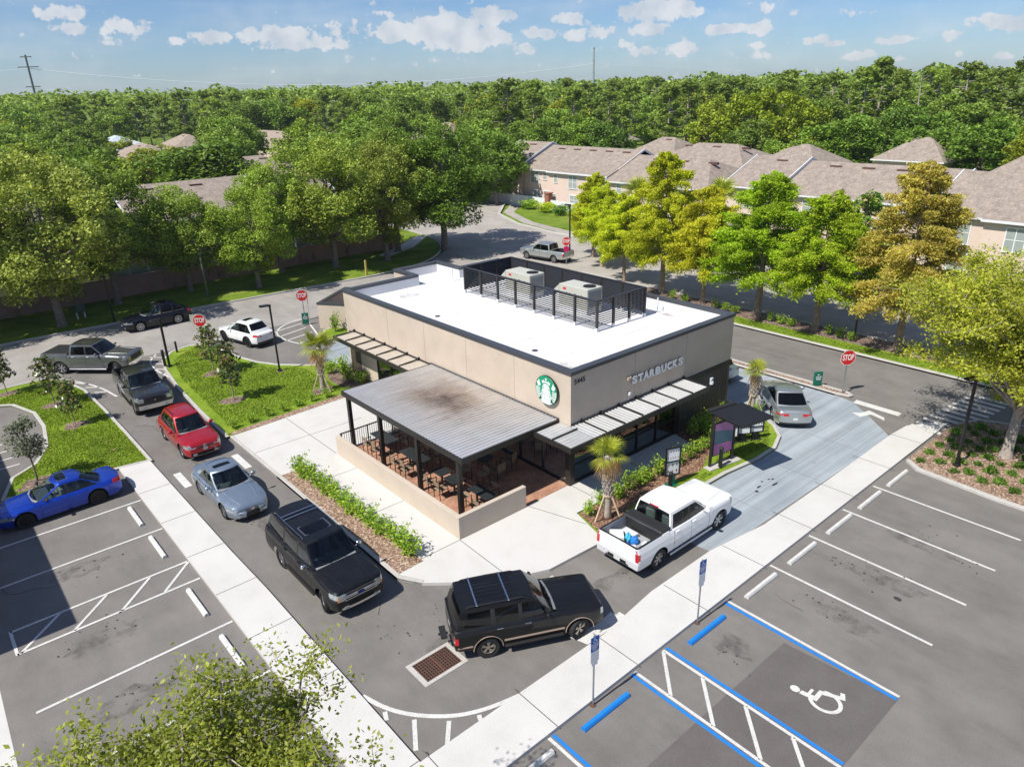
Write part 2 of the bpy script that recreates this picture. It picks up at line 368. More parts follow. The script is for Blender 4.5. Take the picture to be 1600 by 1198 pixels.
    def build(s, name, m, parent=None, smooth=False, angle=None, fixn=True):
        me = s.mesh(name, m, smooth, angle)
        if fixn:
            import bmesh
            bm = bmesh.new(); bm.from_mesh(me); bmesh.ops.recalc_face_normals(bm, faces=bm.faces); bm.to_mesh(me); bm.free()
        return link(name, me, parent)
def split_build(mb, name, m, parent=None, smooth=False):
    par = list(range(len(mb.v)))
    def fd(a):
        while par[a] != a: par[a] = par[par[a]]; a = par[a]
        return a
    for f in mb.f:
        r = fd(f[0])
        for i in f[1:]: par[fd(i)] = r
    g = {}
    for f in mb.f: g.setdefault(fd(f[0]), []).append(f)
    for fs in g.values():
        ids = sorted({i for f in fs for i in f}); mp = {i: k for k, i in enumerate(ids)}; q = MB(); q.v = [mb.v[i] for i in ids]; q.f = [tuple(mp[i] for i in f) for f in fs]; q.build(name, m, parent, smooth)
def link(name, data, parent=None, loc=None, rz=None):
    o = bpy.data.objects.new(name, data); COL.objects.link(o)
    if parent is not None: o.parent = parent
    if loc is not None: o.location = loc
    if rz is not None: o.rotation_euler = (0, 0, rz)
    return o
def rotz(p, c, a):
    x, y = p[0]-c[0], p[1]-c[1]; return (c[0]+x*math.cos(a)-y*math.sin(a), c[1]+x*math.sin(a)+y*math.cos(a), p[2])
def tag(o, label, cat, group=None):
    o['label'] = label; o['category'] = cat
    if group: o['group'] = group
    return o
def struct(o): o['kind'] = 'structure'; return o
def thing(name, label, cat, loc=(0, 0, 0), rz=0., group=None):
    o = link(name, None, None, loc, rz); o.empty_display_size = .3; return tag(o, label, cat, group)
def kids(o): return KID.get(o.name, [])
def copy_tree(root, loc, rz=0., label=None, group=None, scale=None, color=None):
    def rec(o, par):
        c = o.copy(); COL.objects.link(c)
        if par is not None: c.parent = par
        if color is not None: c.color = color
        for ch in [x for x in allobj[o.name]]: rec(ch, c)
        return c
    allobj = {}
    def idx(o):
        allobj[o.name] = [x for x in o.children]
        for x in o.children: idx(x)
    idx(root); c = rec(root, None)
    c.location = loc; c.rotation_euler = (root.rotation_euler[0], root.rotation_euler[1], rz)
    if scale is not None: c.scale = scale if isinstance(scale, (tuple, list)) else (scale,)*3
    if label: c['label'] = label
    if group: c['group'] = group
    return c
ORD = ['first', 'second', 'third', 'fourth', 'fifth', 'sixth', 'seventh', 'eighth', 'ninth', 'tenth', 'eleventh', 'twelfth', 'thirteenth', 'fourteenth',
       'fifteenth', 'sixteenth', 'seventeenth', 'eighteenth', 'nineteenth', 'twentieth']
def text_mb(body, size, depth=.01, offset=0., shear=0., spacing=1.):
    cu = bpy.data.curves.new('txt', 'FONT'); cu.body = body; cu.size = size; cu.extrude = depth; cu.offset = offset
    cu.align_x = 'CENTER'; cu.align_y = 'CENTER'; cu.shear = shear; cu.space_character = spacing; cu.resolution_u = 3
    o = bpy.data.objects.new('txt', cu); COL.objects.link(o)
    dg = bpy.context.evaluated_depsgraph_get(); dg.update()
    me = bpy.data.meshes.new_from_object(o.evaluated_get(dg))
    mb = MB(); mb.add([v.co for v in me.vertices], [tuple(p.vertices) for p in me.polygons])
    bpy.data.objects.remove(o); bpy.data.curves.remove(cu); bpy.data.meshes.remove(me); return mb
def frame(origin, xdir, ydir):
    """matrix with local x,y in a plane; z = normal"""
    x = Vector(xdir).normalized(); y = Vector(ydir).normalized(); z = x.cross(y)
    m = Matrix.Identity(4)
    for i in range(3): m[i][0], m[i][1], m[i][2], m[i][3] = x[i], y[i], z[i], origin[i]
    return m
SUN_E, SKY_S, EXPO, CLB = 4.6, .066, .34, 1.0
# ================================================================== GROUND
def slab(name, poly, z1, m, z0=-.1):
    return struct(MB().prism(poly, z0, z1).build(name, m))
def sheet(name, poly, z, m): return struct(MB().sheet(poly, z).build(name, m))
def strip(poly, w, side=1):
    """offset polyline -> closed polygon of width w on left(+)/right(-)"""
    n = len(poly); out = []
    for i, p in enumerate(poly):
        a = Vector(poly[max(i-1, 0)]); b = Vector(poly[min(i+1, n-1)])
        d0 = (Vector(p)-a); d1 = (b-Vector(p))
        if d0.length < 1e-6: d0 = d1
        if d1.length < 1e-6: d1 = d0
        d0.normalize(); d1.normalize(); n0 = Vector((-d0.y, d0.x)); n1 = Vector((-d1.y, d1.x)); nn = (n0+n1).normalized(); k = 1/max(.5, nn.dot(n0))
        out.append((p[0]+nn.x*w*side*k, p[1]+nn.y*w*side*k))
    return out
KN = [0]
def kerb(poly, side=1, w=.16, h=.13, closed=False, m=None):
    if closed: poly = list(poly)+[poly[0]]
    inner = strip(poly, w, side); mb = MB()
    if closed:
        n = len(poly); a = Vector(poly[-2]); p = Vector(poly[0]); b = Vector(poly[1])
        d0 = (p-a).normalized(); d1 = (b-p).normalized(); nn = (Vector((-d0.y, d0.x))+Vector((-d1.y, d1.x))).normalized(); k = 1/max(.5, nn.dot(Vector((-d0.y, d0.x))))
        inner[0] = inner[-1] = (p.x+nn.x*w*side*k, p.y+nn.y*w*side*k)
    for i in range(len(poly)-1):
        a, b, c, d = poly[i], poly[i+1], inner[i+1], inner[i]
        e = .012
        def sh(o, q, t): return (o[0]+(q[0]-o[0])*t, o[1]+(q[1]-o[1])*t)
        a2, b2 = sh(a, d, .12), sh(b, c, .12)
        vs = [(*a, -.06), (*b, -.06), (*b, h-.02), (*a, h-.02), (*b2, h), (*a2, h), (*c, h), (*d, h), (*c, -.06), (*d, -.06)]
        mb.add(vs, [(0, 1, 2, 3), (3, 2, 4, 5), (5, 4, 6, 7), (7, 6, 8, 9)])
    return struct(mb.build('kerb', m or M_kerb))
def smooth(poly, n=3, closed=False):
    for _ in range(n):
        q = []; L = len(poly)
        rng = range(L) if closed else range(L-1)
        if not closed: q.append(poly[0])
        for i in rng:
            a, b = poly[i], poly[(i+1) % L]
            q += [(a[0]*.75+b[0]*.25, a[1]*.75+b[1]*.25), (a[0]*.25+b[0]*.75, a[1]*.25+b[1]*.75)]
        if not closed: q.append(poly[-1])
        poly = q
    return poly
sheet('terrain', [(-3000, -3000), (3000, -3000), (3000, 3000), (-3000, 3000)], -.16, M_grass2)
sheet('parking_lot', [(-90, -90), (31.05, -90), (31.05, 32.4), (-90, 32.4)], 0, M_asph)
# main road to the north west, and cross street
farN = [(-160, 42.6), (-9.4, 42.45), (-4, 42.2), (4.8, 41.8), (13.2, 41.3), (22.2, 40.6), (28, 42.), (33, 46.5), (35.6, 52), (36.5, 60), (38, 95)]
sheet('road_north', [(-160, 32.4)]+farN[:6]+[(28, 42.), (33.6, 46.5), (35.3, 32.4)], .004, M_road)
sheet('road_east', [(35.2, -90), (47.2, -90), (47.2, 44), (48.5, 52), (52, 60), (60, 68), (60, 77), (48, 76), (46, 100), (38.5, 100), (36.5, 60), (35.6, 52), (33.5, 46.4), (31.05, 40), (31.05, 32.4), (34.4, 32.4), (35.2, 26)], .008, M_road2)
sheet('road_junction', [(22, 32.4), (31.05, 27.5), (31.05, 32.5), (24, 34)], .006, M_road)
kerb(smooth(farN, 2), 1)
sheet('lawn_verge_north', [(-160, 42.8)]+[(x, y+.16) for x, y in farN[1:6]]+[(28, 42.2), (32.8, 46.7), (35.4, 52), (36.3, 60), (36.3, 95), (-160, 95)], .03, M_grass2)
slab('footpath_north', [(26, 47.2), (31, 49.6), (35.3, 53.5), (35.2, 55), (30, 51.3), (25.8, 48.6)], .05, M_walk)
# curved pale kerb strip far edge of cross street and lawn in front of the houses
kerb([(47.2, -90), (47.2, 44), (48.5, 52), (52, 60), (60, 68), (75, 73)], -1, w=.35)
sheet('footpath_east', [(48.4, -90), (50., -90), (50., 44), (51.4, 52), (55, 60), (61, 65), (60, 66.3), (53.9, 61), (50., 52.3), (48.4, 44)], -.1, M_road2)
sheet('lawn_east', [(47.4, -90), (120, -90), (120, 80), (75, 72.7), (60, 67.7), (52.2, 59.8), (48.7, 51.8), (47.4, 44)], -.12, M_grass2)
# strip with the cypress row between lane and cross street
st = [(31.05, -30), (31.05, 26.5), (32, 29.5), (34.2, 30.2), (35.2, 27), (35.2, -30)]
slab('lawn_strip_east', st, .09, M_grass)
slab('mulch_strip_east', [(32.9, -30), (32.9, 26), (34.9, 26), (34.9, -30)], .10, M_mulchd)
kerb([(31.05, -30), (31.05, 26.5), (32, 29.5), (34.2, 30.2), (35.2, 27), (35.2, -30)], -1, w=.3)
# west island with the magnolias
wi = [(-6.88, 15.6), (-8.4, 15.85), (-13.1, 16.2), (-12.4, 18.4), (-11.3, 19.3), (-10.5, 21.2), (-10.15, 24.0), (-10.2, 26.4), (-10.9, 28.6), (-12.2, 29.6), (-20, 30.2), (-20, 32.1), (-8.6, 32.2), (-7.6, 30.6), (-7.1, 28.2), (-6.95, 24), (-6.9, 20)]
slab('lawn_west', wi, .10, M_grass); kerb(wi, -1, closed=True, w=.17)
# middle island
mi = [(-3.13, 15.55), (-3.0, 20), (-2.75, 24.5), (-2.35, 28.2), (-1.9, 30.3), (-.9, 31.7), (.3, 32.1), (1.35, 31.5), (1.6, 29.8), (1.85, 27.4), (2.4, 25.4), (3.2, 23.9), (4.6, 22.4), (6.4, 21.2), (6.4, 16.05), (3.6, 15.95), (-1.32, 15.63)]
slab('lawn_middle', mi, .10, M_grass); kerb(mi[:14], 1, w=.17)
slab('mulch_bed_middle', [(-3.0, 15.6), (-1.32, 15.65), (3.6, 15.97), (6.1, 16.1), (6.1, 16.75), (3.6, 16.5), (-1.3, 16.15), (-2.95, 15.95)], .108, M_mulch2)
slab('mulch_bed_building', smooth([(6.1, 16.8), (4.5, 17.1), (4.3, 19), (5.0, 20.6), (6.2, 20.9)], 2)+[(6.25, 17)], .107, M_mulchd)
slab('lawn_rear', [(7.6, 26.2), (10.5, 26.0), (10.5, 28.8), (8.9, 28.6)], .10, M_grass); kerb([(7.6, 26.2), (10.5, 26.0), (10.5, 28.8), (8.9, 28.6)], 1, closed=True)
# concrete around the building
slab('building_walk', [(-3.13, 15.5), (-1.32, 15.6), (3.6, 15.93), (6.1, 16.05), (6.1, 10.3), (6.1, 0), (13.5, 0), (13.2, -1.25), (9.7, -1.35), (6.1, -1.8), (4.7, -1.75), (4.1, -3.85), (1.3, -3.72), (-.2, -3.1), (-1.3, -2.35), (-2.6, -1.2), (-3.1, -.35), (-3.1, 2), (-3.1, 9.9)], .12, M_walk)
slab('brick_patio', [(.2, .06), (6.1, .06), (6.1, 9.9), (.2, 9.9)], .128, M_brick)
slab('mulch_bed_hedge', [(-2.93, 9.75), (-1.9, 9.75), (-1.83, -.15), (-2.95, -.2)], .132, M_mulch2)
kerb([(-3.13, 15.5), (-3.1, 9.9), (-3.1, 2), (-3.1, -.35), (-2.6, -1.2)], 1, w=.17, h=.136)
# front planting and menu island
fi = [(4.1, -3.95), (6.0, -3.98), (9, -4.02), (12.0, -4.05), (14.2, -4.3), (15.8, -4.25), (17.1, -3.75), (18.0, -2.9), (18.75, -1.5), (19.05, .5), (19.05, 18.5), (17.9, 18.8), (17.95, -.02), (13.5, 0), (13.2, -1.3), (9.7, -1.4), (6.1, -1.85), (4.7, -1.8)]
slab('lawn_menu_island', fi, .10, M_grass)
slab('mulch_bed_front', smooth([(4.3, -3.7), (4.75, -1.85)], 0)+[(6.1, -1.9), (9.7, -1.45), (13.2, -1.35), (13.5, -.02), (17.9, -.02), (17.9, -.9), (15.3, -1.7), (13.2, -2.3), (11.4, -3.1), (9.8, -2.9), (8, -2.8), (6.4, -3.0), (5.5, -3.55)], .107, M_mulch)
kerb(fi[:11], 1, w=.17)
# drive-through lane, blue grey concrete
dl = [(5.4, -7.2), (5.4, -3.9), (12.1, -3.9), (17.5, -2), (19.0, 0), (19.05, 19), (9.6, 19.8), (6.3, 21.2), (4.9, 22.6), (7.4, 24.7), (8.5, 25.8), (18, 26), (23.2, 24), (24.0, 18), (24.0, -3.3), (23.85, -4.1), (22.6, -5.6), (21.0, -7.35)]
dl[0] = (6.6, -7.2); dl[1] = (6.3, -3.9)
sheet('drive_lane', dl, .006, M_lane)
oi_ = [(24.0, 12), (24.0, -3.0), (24.15, -3.75), (24.5, -3.85), (24.8, -3.4), (24.8, 12)]
slab('mulch_island_outer', oi_, .09, M_mulch2); kerb(oi_, 1, closed=True, w=.2)
# sidewalks
swl = [(-8.35, 15.82), (-8.35, -9.0), (24.4, -8.75), (24.0, -8.25), (22.6, -7.45), (21.1, -7.35), (15, -7.42), (9.5, -7.42), (6.5, -7.0), (3, -7.02), (.2, -7.35), (-6.86, -7.35), (-6.86, -4), (-6.86, 2.4), (-6.93, 5.4), (-7.0, 15.6)]
slab('sidewalk', swl, .12, M_walk)
def joints(lst, name='sidewalk_joint'):
    mb = MB()
    for a, b in lst: mb.bar((a[0], a[1], .1212), (b[0], b[1], .1212), .028, .004)
    return struct(mb.build(name, mat('joint_dark', (.12, .11, .1), .9)))
joints([((-8.35, y), (-6.95 if y > 5 else -6.87, y)) for y in (12.6, 9.4, 6.2, 3.2, .25, -2.9, -7.3)]+[((x, -9), (x, -7.1)) for x in (-6.6, -3.4, 0, 3.6, 7.1, 10.6, 14.1, 17.6, 21.1)])
joints([((-1.85, 8), (0, 8)), ((-1.85, 4), (0, 4)), ((-1.85, 0), (0, 0)), ((0, -.02), (-.1, -3.1)), ((3.6, 0), (4.4, -2.6)), ((-3.0, 12.8), (3, 12.8)), ((0, 10), (0, 15.6)), ((6.12, -1.8), (6.12, 0)), ((9.6, -1.3), (9.6, 0))], 'walk_joint')
jm = MB()
for x in (10.5, 14.5, 18.5): jm.bar((x, -7.3, .0075), (x, -4.1, .0075), .02, .002)
jm.bar((6.8, -5.7, .0075), (21.5, -5.7, .0075), .02, .002)
struct(jm.build('drive_lane_joint', mat('joint_grey', (.16, .18, .2), .9)))
# east mulch bed with tufts
eb = [(18.95, -8.95), (24.5, -8.95), (26.0, -9.6), (27, -12), (27, -40), (18.2, -40), (18.2, -13), (18.6, -9.6)]
slab('mulch_bed_east', eb, .10, M_mulch2); kerb([(24.5, -8.95), (26.0, -9.6), (27, -12), (27, -40)], -1)
kerb([(18.95, -8.95), (18.4, -9.6), (18.1, -13), (18.1, -40)], 1, w=.2)
# far west lot
pa, pb = G(0, 1078), G(28, 1198); dx_ = (pb[0]-pa[0])/(pb[1]-pa[1])
sheet('patch_concrete_west', [(pa[0]+dx_*(5-pa[1]), 5), (pa[0]-9, 5), (pa[0]-9, -40), (pa[0]+dx_*(-40-pa[1]), -40)], .005, M_walk)
# ------------------------------------------------------------------ markings
def lines(name, segs, m, w=.1, z=.012):
    mb = MB()
    for a, b in segs:
        mb.bar((a[0], a[1], z), (b[0], b[1], z), w, .004)
    return struct(mb.build(name, m))
xe = G(22, 1005)[0]; x5 = G(56.3, 1114.5)[0]
def ZP(u, v): return G(u/2.667, 750+v/2.667)
lines('parking_line_white', [((-8.4, 12.18), (-15, 12.18)), ((-8.4, 9.16), (-15, 9.16)), ((-8.4, 6.12), (-14.16, 6.12)), ((-8.4, 4.74), (-14.16, 4.74)), ((-14.16, 4.69), (-14.16, 6.17)), ((-8.4, 1.59), (-14.16, 1.59)), ((-8.4, -1.43), (-14.16, -1.43)), ((-8.4, -4.45), (-14.16, -4.45))]
      +[(ZP(785, 340), ZP(688, 465)), (ZP(625, 405), ZP(508, 545)), (ZP(445, 478), ZP(310, 627)), (ZP(250, 555), ZP(88, 722))], M_white)
lines('parking_line_white_east', [((x, -8.93), (x, -14.5)) for x in (7.46, 10.24, 12.98, 15.72)]+[((4.62, -8.98), (4.62, -14.7)), ((1.15, -9.0), (1.15, -14.7)), ((-.2, -9.0), (-.2, -14.7)), ((-3.78, -9.0), (-3.78, -14.7))], M_white)
lines('parking_line_blue', [((4.47, -8.98), (4.47, -14.7)), ((1.3, -9.0), (1.3, -14.7)), ((-.35, -9.0), (-.35, -14.7)), ((-3.62, -9.0), (-3.62, -14.7))], M_bluep, w=.11, z=.0125)
lines('aisle_hatch_white', [((1.1, -9.05-1.45*i), (-.15, -10.3-1.45*i)) for i in range(5)], M_white, w=.11)
lines('hatch_corner', list(zip(*[smooth([(-6.8, -4.25), (-6.55, -5.1), (-6.1, -5.85), (-5.4, -6.55), (-4.75, -6.95), (-4.0, -7.2), (-3.4, -7.33)], 2)[i:] for i in (0, 1)])), M_white, w=.14)
lines('hatch_corner_bars', [((-6.62, -5.2), (-6.75, -5.5)), ((-6.15, -6.0), (-6.7, -6.9)), ((-5.45, -6.7), (-5.95, -7.3)), ((-4.7, -7.1), (-4.8, -7.33))], M_white, w=.13, z=.0125)
lines('crosswalk_mark_west', [((-6.42, 13.6), (-6.42, 11.9)), ((-3.68, 13.56), (-3.68, 11.75))], M_white, w=.33)
lines('crosswalk_mark_south', [((1.05, -3.95), (1.05, -5.0)), ((-.45, -7.05), (1.3, -6.85)), ((.2, -7.1), (1.5, -7.05))], M_white, w=.3)
sheet('crosswalk_bar_south', [(-.62, -6.6), (-.4, -7.25), (1.45, -7.2), (1.25, -6.85), (.5, -6.8)], .0145, M_white)
sheet('stop_bar', [(23.72, -4.2), (24.25, -4.15), (24.2, -6.6), (23.7, -6.6)], .012, M_white)
sheet('arrow_mark', [(22.45, -4.75), (22.75, -5.1), (23.35, -5.25), (23.0, -6.2), (22.65, -6.35), (22.9, -5.55), (22.2, -5.3)], .012, M_white)
lines('crosswalk_east', [((21.9+.62*i, -7.35-.06*i), (21.85+.62*i, -7.35-.06*i-min(2.0, .6+.6*i))) for i in range(1, 13)], M_white, w=.27)
for nm, a, b in (('hatch_north_west', None, None),):
    L1 = smooth([(-6.75, 27.9), (-7.3, 30.2), (-8.6, 32.2)], 2); L2 = smooth([(-5.95, 25.9), (-6.3, 28.3), (-7.2, 30.6), (-8.2, 32.2)], 2)
    lines('hatch_lane_west', list(zip(L2[:-1], L2[1:]))+[((-6.2, 27.2), (-6.8, 27.6)), ((-6.35, 28.3), (-7.0, 28.9)), ((-6.7, 29.4), (-7.3, 30.2)), ((-7.2, 30.6), (-7.8, 31.4))], M_white, w=.12)
    L3 = smooth([(-2.55, 26.5), (-2.9, 29), (-2.7, 31), (-1.9, 32.2)], 2)
    lines('hatch_lane_east', list(zip(L3[:-1], L3[1:]))+[((-2.4, 31.9), (-1.5, 30.9)), ((-2.8, 30.6), (-2.1, 29.8)), ((-2.9, 29.3), (-2.4, 28.7)), ((-2.8, 28), (-2.4, 27.6))], M_white, w=.12)
L4 = smooth([(9.3, 32.8), (7.6, 32.4), (6.1, 30.9), (5.9, 28.8), (6.3, 27.1), (7.3, 26.1), (8.6, 25.7)], 2)
lines('hatch_island_rear', list(zip(L4[:-1], L4[1:]))+[((6.05, 31.0), (8.6, 31.6)), ((5.95, 29.7), (8.4, 30.4)), ((5.95, 28.5), (8.2, 29.0)), ((6.2, 27.2), (8.0, 27.9)), ((7.0, 26.3), (7.7, 26.9)), ((7.6, 26.0), (9.4, 32.4))], M_white, w=.13)
lines('lane_edge_line', [((3.8, 29.8), (2.4, 32.4)), ((1.9, 32.35), (6.0, 32.35)), ((-10.5, 32.3), (-8.2, 32.3))], M_white, w=.14, z=.016)
lines('hatch_lot_west', [((-11.8-.1*i, 20.0+1.05*i), (-16, 20.0+1.05*i)) for i in range(8)], M_white, w=.11)
# wheelchair pavement symbol
def ring(cx, cy, r0, r1, a0, a1, n=20): return [(cx+r1*math.cos(R_(a0+(a1-a0)*i/n)), cy+r1*math.sin(R_(a0+(a1-a0)*i/n))) for i in range(n+1)]+[(cx+r0*math.cos(R_(a1-(a1-a0)*i/n)), cy+r0*math.sin(R_(a1-(a1-a0)*i/n))) for i in range(n+1)]
def wheelchair(mb, M, t=0.):
    """unit symbol about 1 tall in local xy"""
    parts = [ring(-.16, .40, 0, .095, 0, 360, 16)[:17],
             [(-.22, .29), (-.17, -.04), (.14, -.04), (.18, .05), (-.05, .05), (-.07, .12), (.10, .12), (.10, .18), (-.08, .18), (-.10, .29)],
             [(.10, -.04), (.29, -.42), (.47, -.34), (.44, -.26), (.34, -.30), (.18, .05)],
             ring(-.04, -.16, .24, .32, 120, 385, 22)]
    for i, p in enumerate(parts):
        if sum(p[k][0]*p[(k+1) % len(p)][1]-p[(k+1) % len(p)][0]*p[k][1] for k in range(len(p))) < 0: p = p[::-1]
        mb.add([M @ Vector((x, y, .0006*i)) for x, y in p], [tuple(range(len(p)))])
mb = MB(); wheelchair(mb, frame((2.95, -13.14, .014), (1, .03, 0), (-.03, 1, 0)) @ Matrix.Diagonal((1.3, 1.48, 1.3, 1))); struct(mb.build('wheelchair_mark', M_white, fixn=False))
sheet('asphalt_patch', [(-6, -11.35), (4.2, -11.35), (4.5, -14.72), (-6, -14.72)], .004, M_patch)
# oil stains and drips
def blob(cx, cy, rx, ry, seed, n=14):
    r = random.Random(seed); return [(cx+rx*math.cos(2*math.pi*i/n)*r.uniform(.6, 1.15), cy+ry*math.sin(2*math.pi*i/n)*r.uniform(.6, 1.15)) for i in range(n)]
mb = MB(); r = random.Random(3)
for (cx, cy, n, s) in ((8.9, -13.0, 1, .26), (6.9, -11.0, 9, .9), (9.5, -11.6, 9, .9), (13.5, -12, 6, .8), (12.6, -13.8, 5, .6), (2.6, -10.6, 9, .7), (-11.2, 8.3, 10, .9), (-11.5, 4, 10, .9), (-11.5, .3, 14, .8), (-12.5, -3, 6, .8), (-5, 14.5, 6, .5), (-5.4, 7.2, 8, .5), (-4.6, -2.6, 10, .8), (-2.8, -2.9, 8, .7), (3.4, -5.6, 5, .5), (-5.1, 20.5, 8, .5), (9.5, -10.4, 8, .5), (16, -6, 2, .3), (-13, 4, 4, .6)):
    for k in range(n):
        q = .13 if n > 1 else .26
        a, b = cx+r.gauss(0, s*.5), cy+r.gauss(0, s*.5)
        mb.sheet(blob(a, b, r.uniform(.012, .05)*(4.5 if n == 1 else 1), r.uniform(.012, .05)*(5 if n == 1 else 1), k+n*7), .0155+.0004*(k % 8))
struct(mb.build('oil_stain', mat('oil_dark', (.05, .045, .042), .6)))
mb = MB()
for i, (dx, dy, a, b) in enumerate(((13.4, -5.9, .16, .05), (13.0, -6.05, .1, .09), (14.1, -6.25, .24, .05), (13.9, -5.75, .05, .07), (14.3, -5.85, .06, .05), (14.45, -5.95, .07, .05))):
    mb.sheet(blob(dx-1.3, dy+.3, a, b, i, 9), .0175+.0003*i)
struct(mb.build('tar_spot', mat('tar', (.015, .017, .02), .5)))
# faint asphalt tyre-polish patches
mb = MB()
for i, (a, b, rx, ry) in enumerate(((-5.0, 6, .4, 3), (-5.2, 15, .35, 4), (-3, -4, 1.3, .5), (2, -5.6, 2, .35), (-11.8, 8.4, 1.4, .5), (-11.8, 3.6, 1.5, .6), (-11.9, .2, 1.5, .6), (9.6, -12.2, .5, 1.5), (6.6, -12, .5, 1.4), (12.8, -12.2, .45, 1.5), (2.9, -10.3, .6, .8))):
    mb.sheet(blob(a, b, rx, ry, i+50, 22), .0105+.0002*i)
mm, nt, b_, o_ = nt_new('asphalt_scuff'); v = coords(nt); n1 = noise(nt, v, 1.6, 6, .7)
tr = nt.nodes.new('ShaderNodeBsdfTransparent'); mx = nt.nodes.new('ShaderNodeMixShader')
nt.links.new(ramp(nt, n1, [(.45, 0.), (.75, .5)]), mx.inputs[0]); b_.inputs['Base Color'].default_value = (.06, .055, .05, 1); b_.inputs['Roughness'].default_value = .8
nt.links.new(tr.outputs[0], mx.inputs[1]); nt.links.new(b_.outputs[0], mx.inputs[2]); nt.links.new(mx.outputs[0], o_.inputs[0])
struct(mb.build('asphalt_scuff', mm))

mb = MB(); r = random.Random(8)
for (x, y, a, L) in ((-12.4, 7.9, 3.3, 2.6), (-12, -3.2, 2.9, 1.6), (12, -17, .4, 5), (16, -15.5, .1, 4), (-4.6, -1.5, 1.2, 1.5), (6, -11, 1.5, 1.2), (27.5, 2, 1.5, 6), (28.5, -9, 1.7, 4), (-5.6, 19, 1.4, 2)):
    p = (x, y)
    for k in range(int(L/.22)):
        a += r.uniform(-.45, .45); q = (p[0]+.22*math.cos(a), p[1]+.22*math.sin(a)); mb.bar((*p, .013), (*q, .013), r.uniform(.008, .02), .002); p = q
struct(mb.build('asphalt_crack', mat('crack_dark', (.06, .055, .05), .9)))
# wheel stops
def wheel_stop_mesh(m, name):
    mb = MB(); L = .93; prof = [(-.09, 0), (-.09, .05), (-.05, .12), (.05, .12), (.09, .05), (.09, 0)]
    vs = [(x, s*L, z) for s in (-1, 1) for x, z in prof]; vs[2+0] = vs[2]
    fs = [(i, i+1, i+7, i+6) for i in range(5)]+[(5, 4, 3, 2, 1, 0), (6, 7, 8, 9, 10, 11)]
    mb.add(vs, fs); me = mb.mesh(name, m); return me
me_w = wheel_stop_mesh(mat('wheel_stop_white', (.6, .59, .56), .8, var=.15, scale=6, bmp=.3, bscale=30), 'wheel_stop'); me_b = wheel_stop_mesh(mat('wheel_stop_blue', (.008, .2, .62), .6, var=.1, scale=6), 'wheel_stop')
for i, y in enumerate((10.85, 7.85, 3.35, .15)):
    tag(link('wheel_stop', me_w, None, (-8.96, y, 0), 0), 'white concrete wheel stop in the left parking row, %s from the blue car' % ORD[i], 'wheel stop', 'white wheel stops in the left parking row')
for i, x in enumerate((6.15, 8.95, 11.8, 14.45, 17.1)):
    tag(link('wheel_stop', me_w, None, (x, -9.36, 0), math.pi/2), 'white concrete wheel stop in the right parking row, %s from the blue painted bay' % ORD[i], 'wheel stop', 'white wheel stops in the right parking row')
tag(link('wheel_stop', me_w, None, (-4.95, -9.4, 0), math.pi/2), 'white concrete wheel stop at the bottom edge left of the blue bays', 'wheel stop')
tag(link('wheel_stop', me_b, None, (2.9, -9.4, 0), math.pi/2), 'blue painted wheel stop in the bay with the white wheelchair symbol', 'wheel stop')
tag(link('wheel_stop', me_b, None, (-1.98, -9.45, 0), math.pi/2), 'blue painted wheel stop in the bay left of the striped aisle', 'wheel stop')
# storm drain
t = thing('storm_drain', 'rusty brown storm drain grate in a pale concrete surround behind the black boxy car', 'storm drain', (-4.43, -4.68, 0))
mb = MB(); mb.box((-.8, -.55, -.05), (.8, .55, .012)); mb.build('concrete_surround', M_kerb, t)
mb = MB(); mb.box((-.64, -.43, .0), (.64, .43, .014)); mb.build('pit', M_dark, t)
mb = MB()
for i in range(15): mb.box((-.64+i*.0885, -.43, .0), (-.64+i*.0885+.03, .43, .022))
for j in range(9): mb.box((-.64, -.43+j*.1045, .0), (.64, -.43+j*.1045+.024, .024))
mb.box((-.03, -.43, 0), (.03, .43, .027)); mb.build('grate', M_rust, t)
# mulch rings
RINGS = [(-10.8, 30.9, .75, .5), (-9.0, 26.9, .7, .55), (-8.75, 22.9, .75, .6), (-.4, 25.3, .75, .6), (-1.1, 20.2, .85, .6), (-11.5, 17.0, .95, .65), (3.3, 17.9, .75, .55), (2.9, 22.7, .3, .25), (-10.2, 24, .0, .0)]
for i, (x, y, a, b) in enumerate(RINGS):
    if a: sheet('mulch_ring', blob(x, y, a, b, i+9, 26), .112, M_mulchd)
sheet('sandy_spot', blob(-8.0, 18.2, .22, .2, 4), .111, mat('sandy_soil', (.42, .28, .17), .95)); sheet('sandy_spot', blob(-7.95, 19.4, .16, .12, 5), .111, MAT['sandy_soil'])
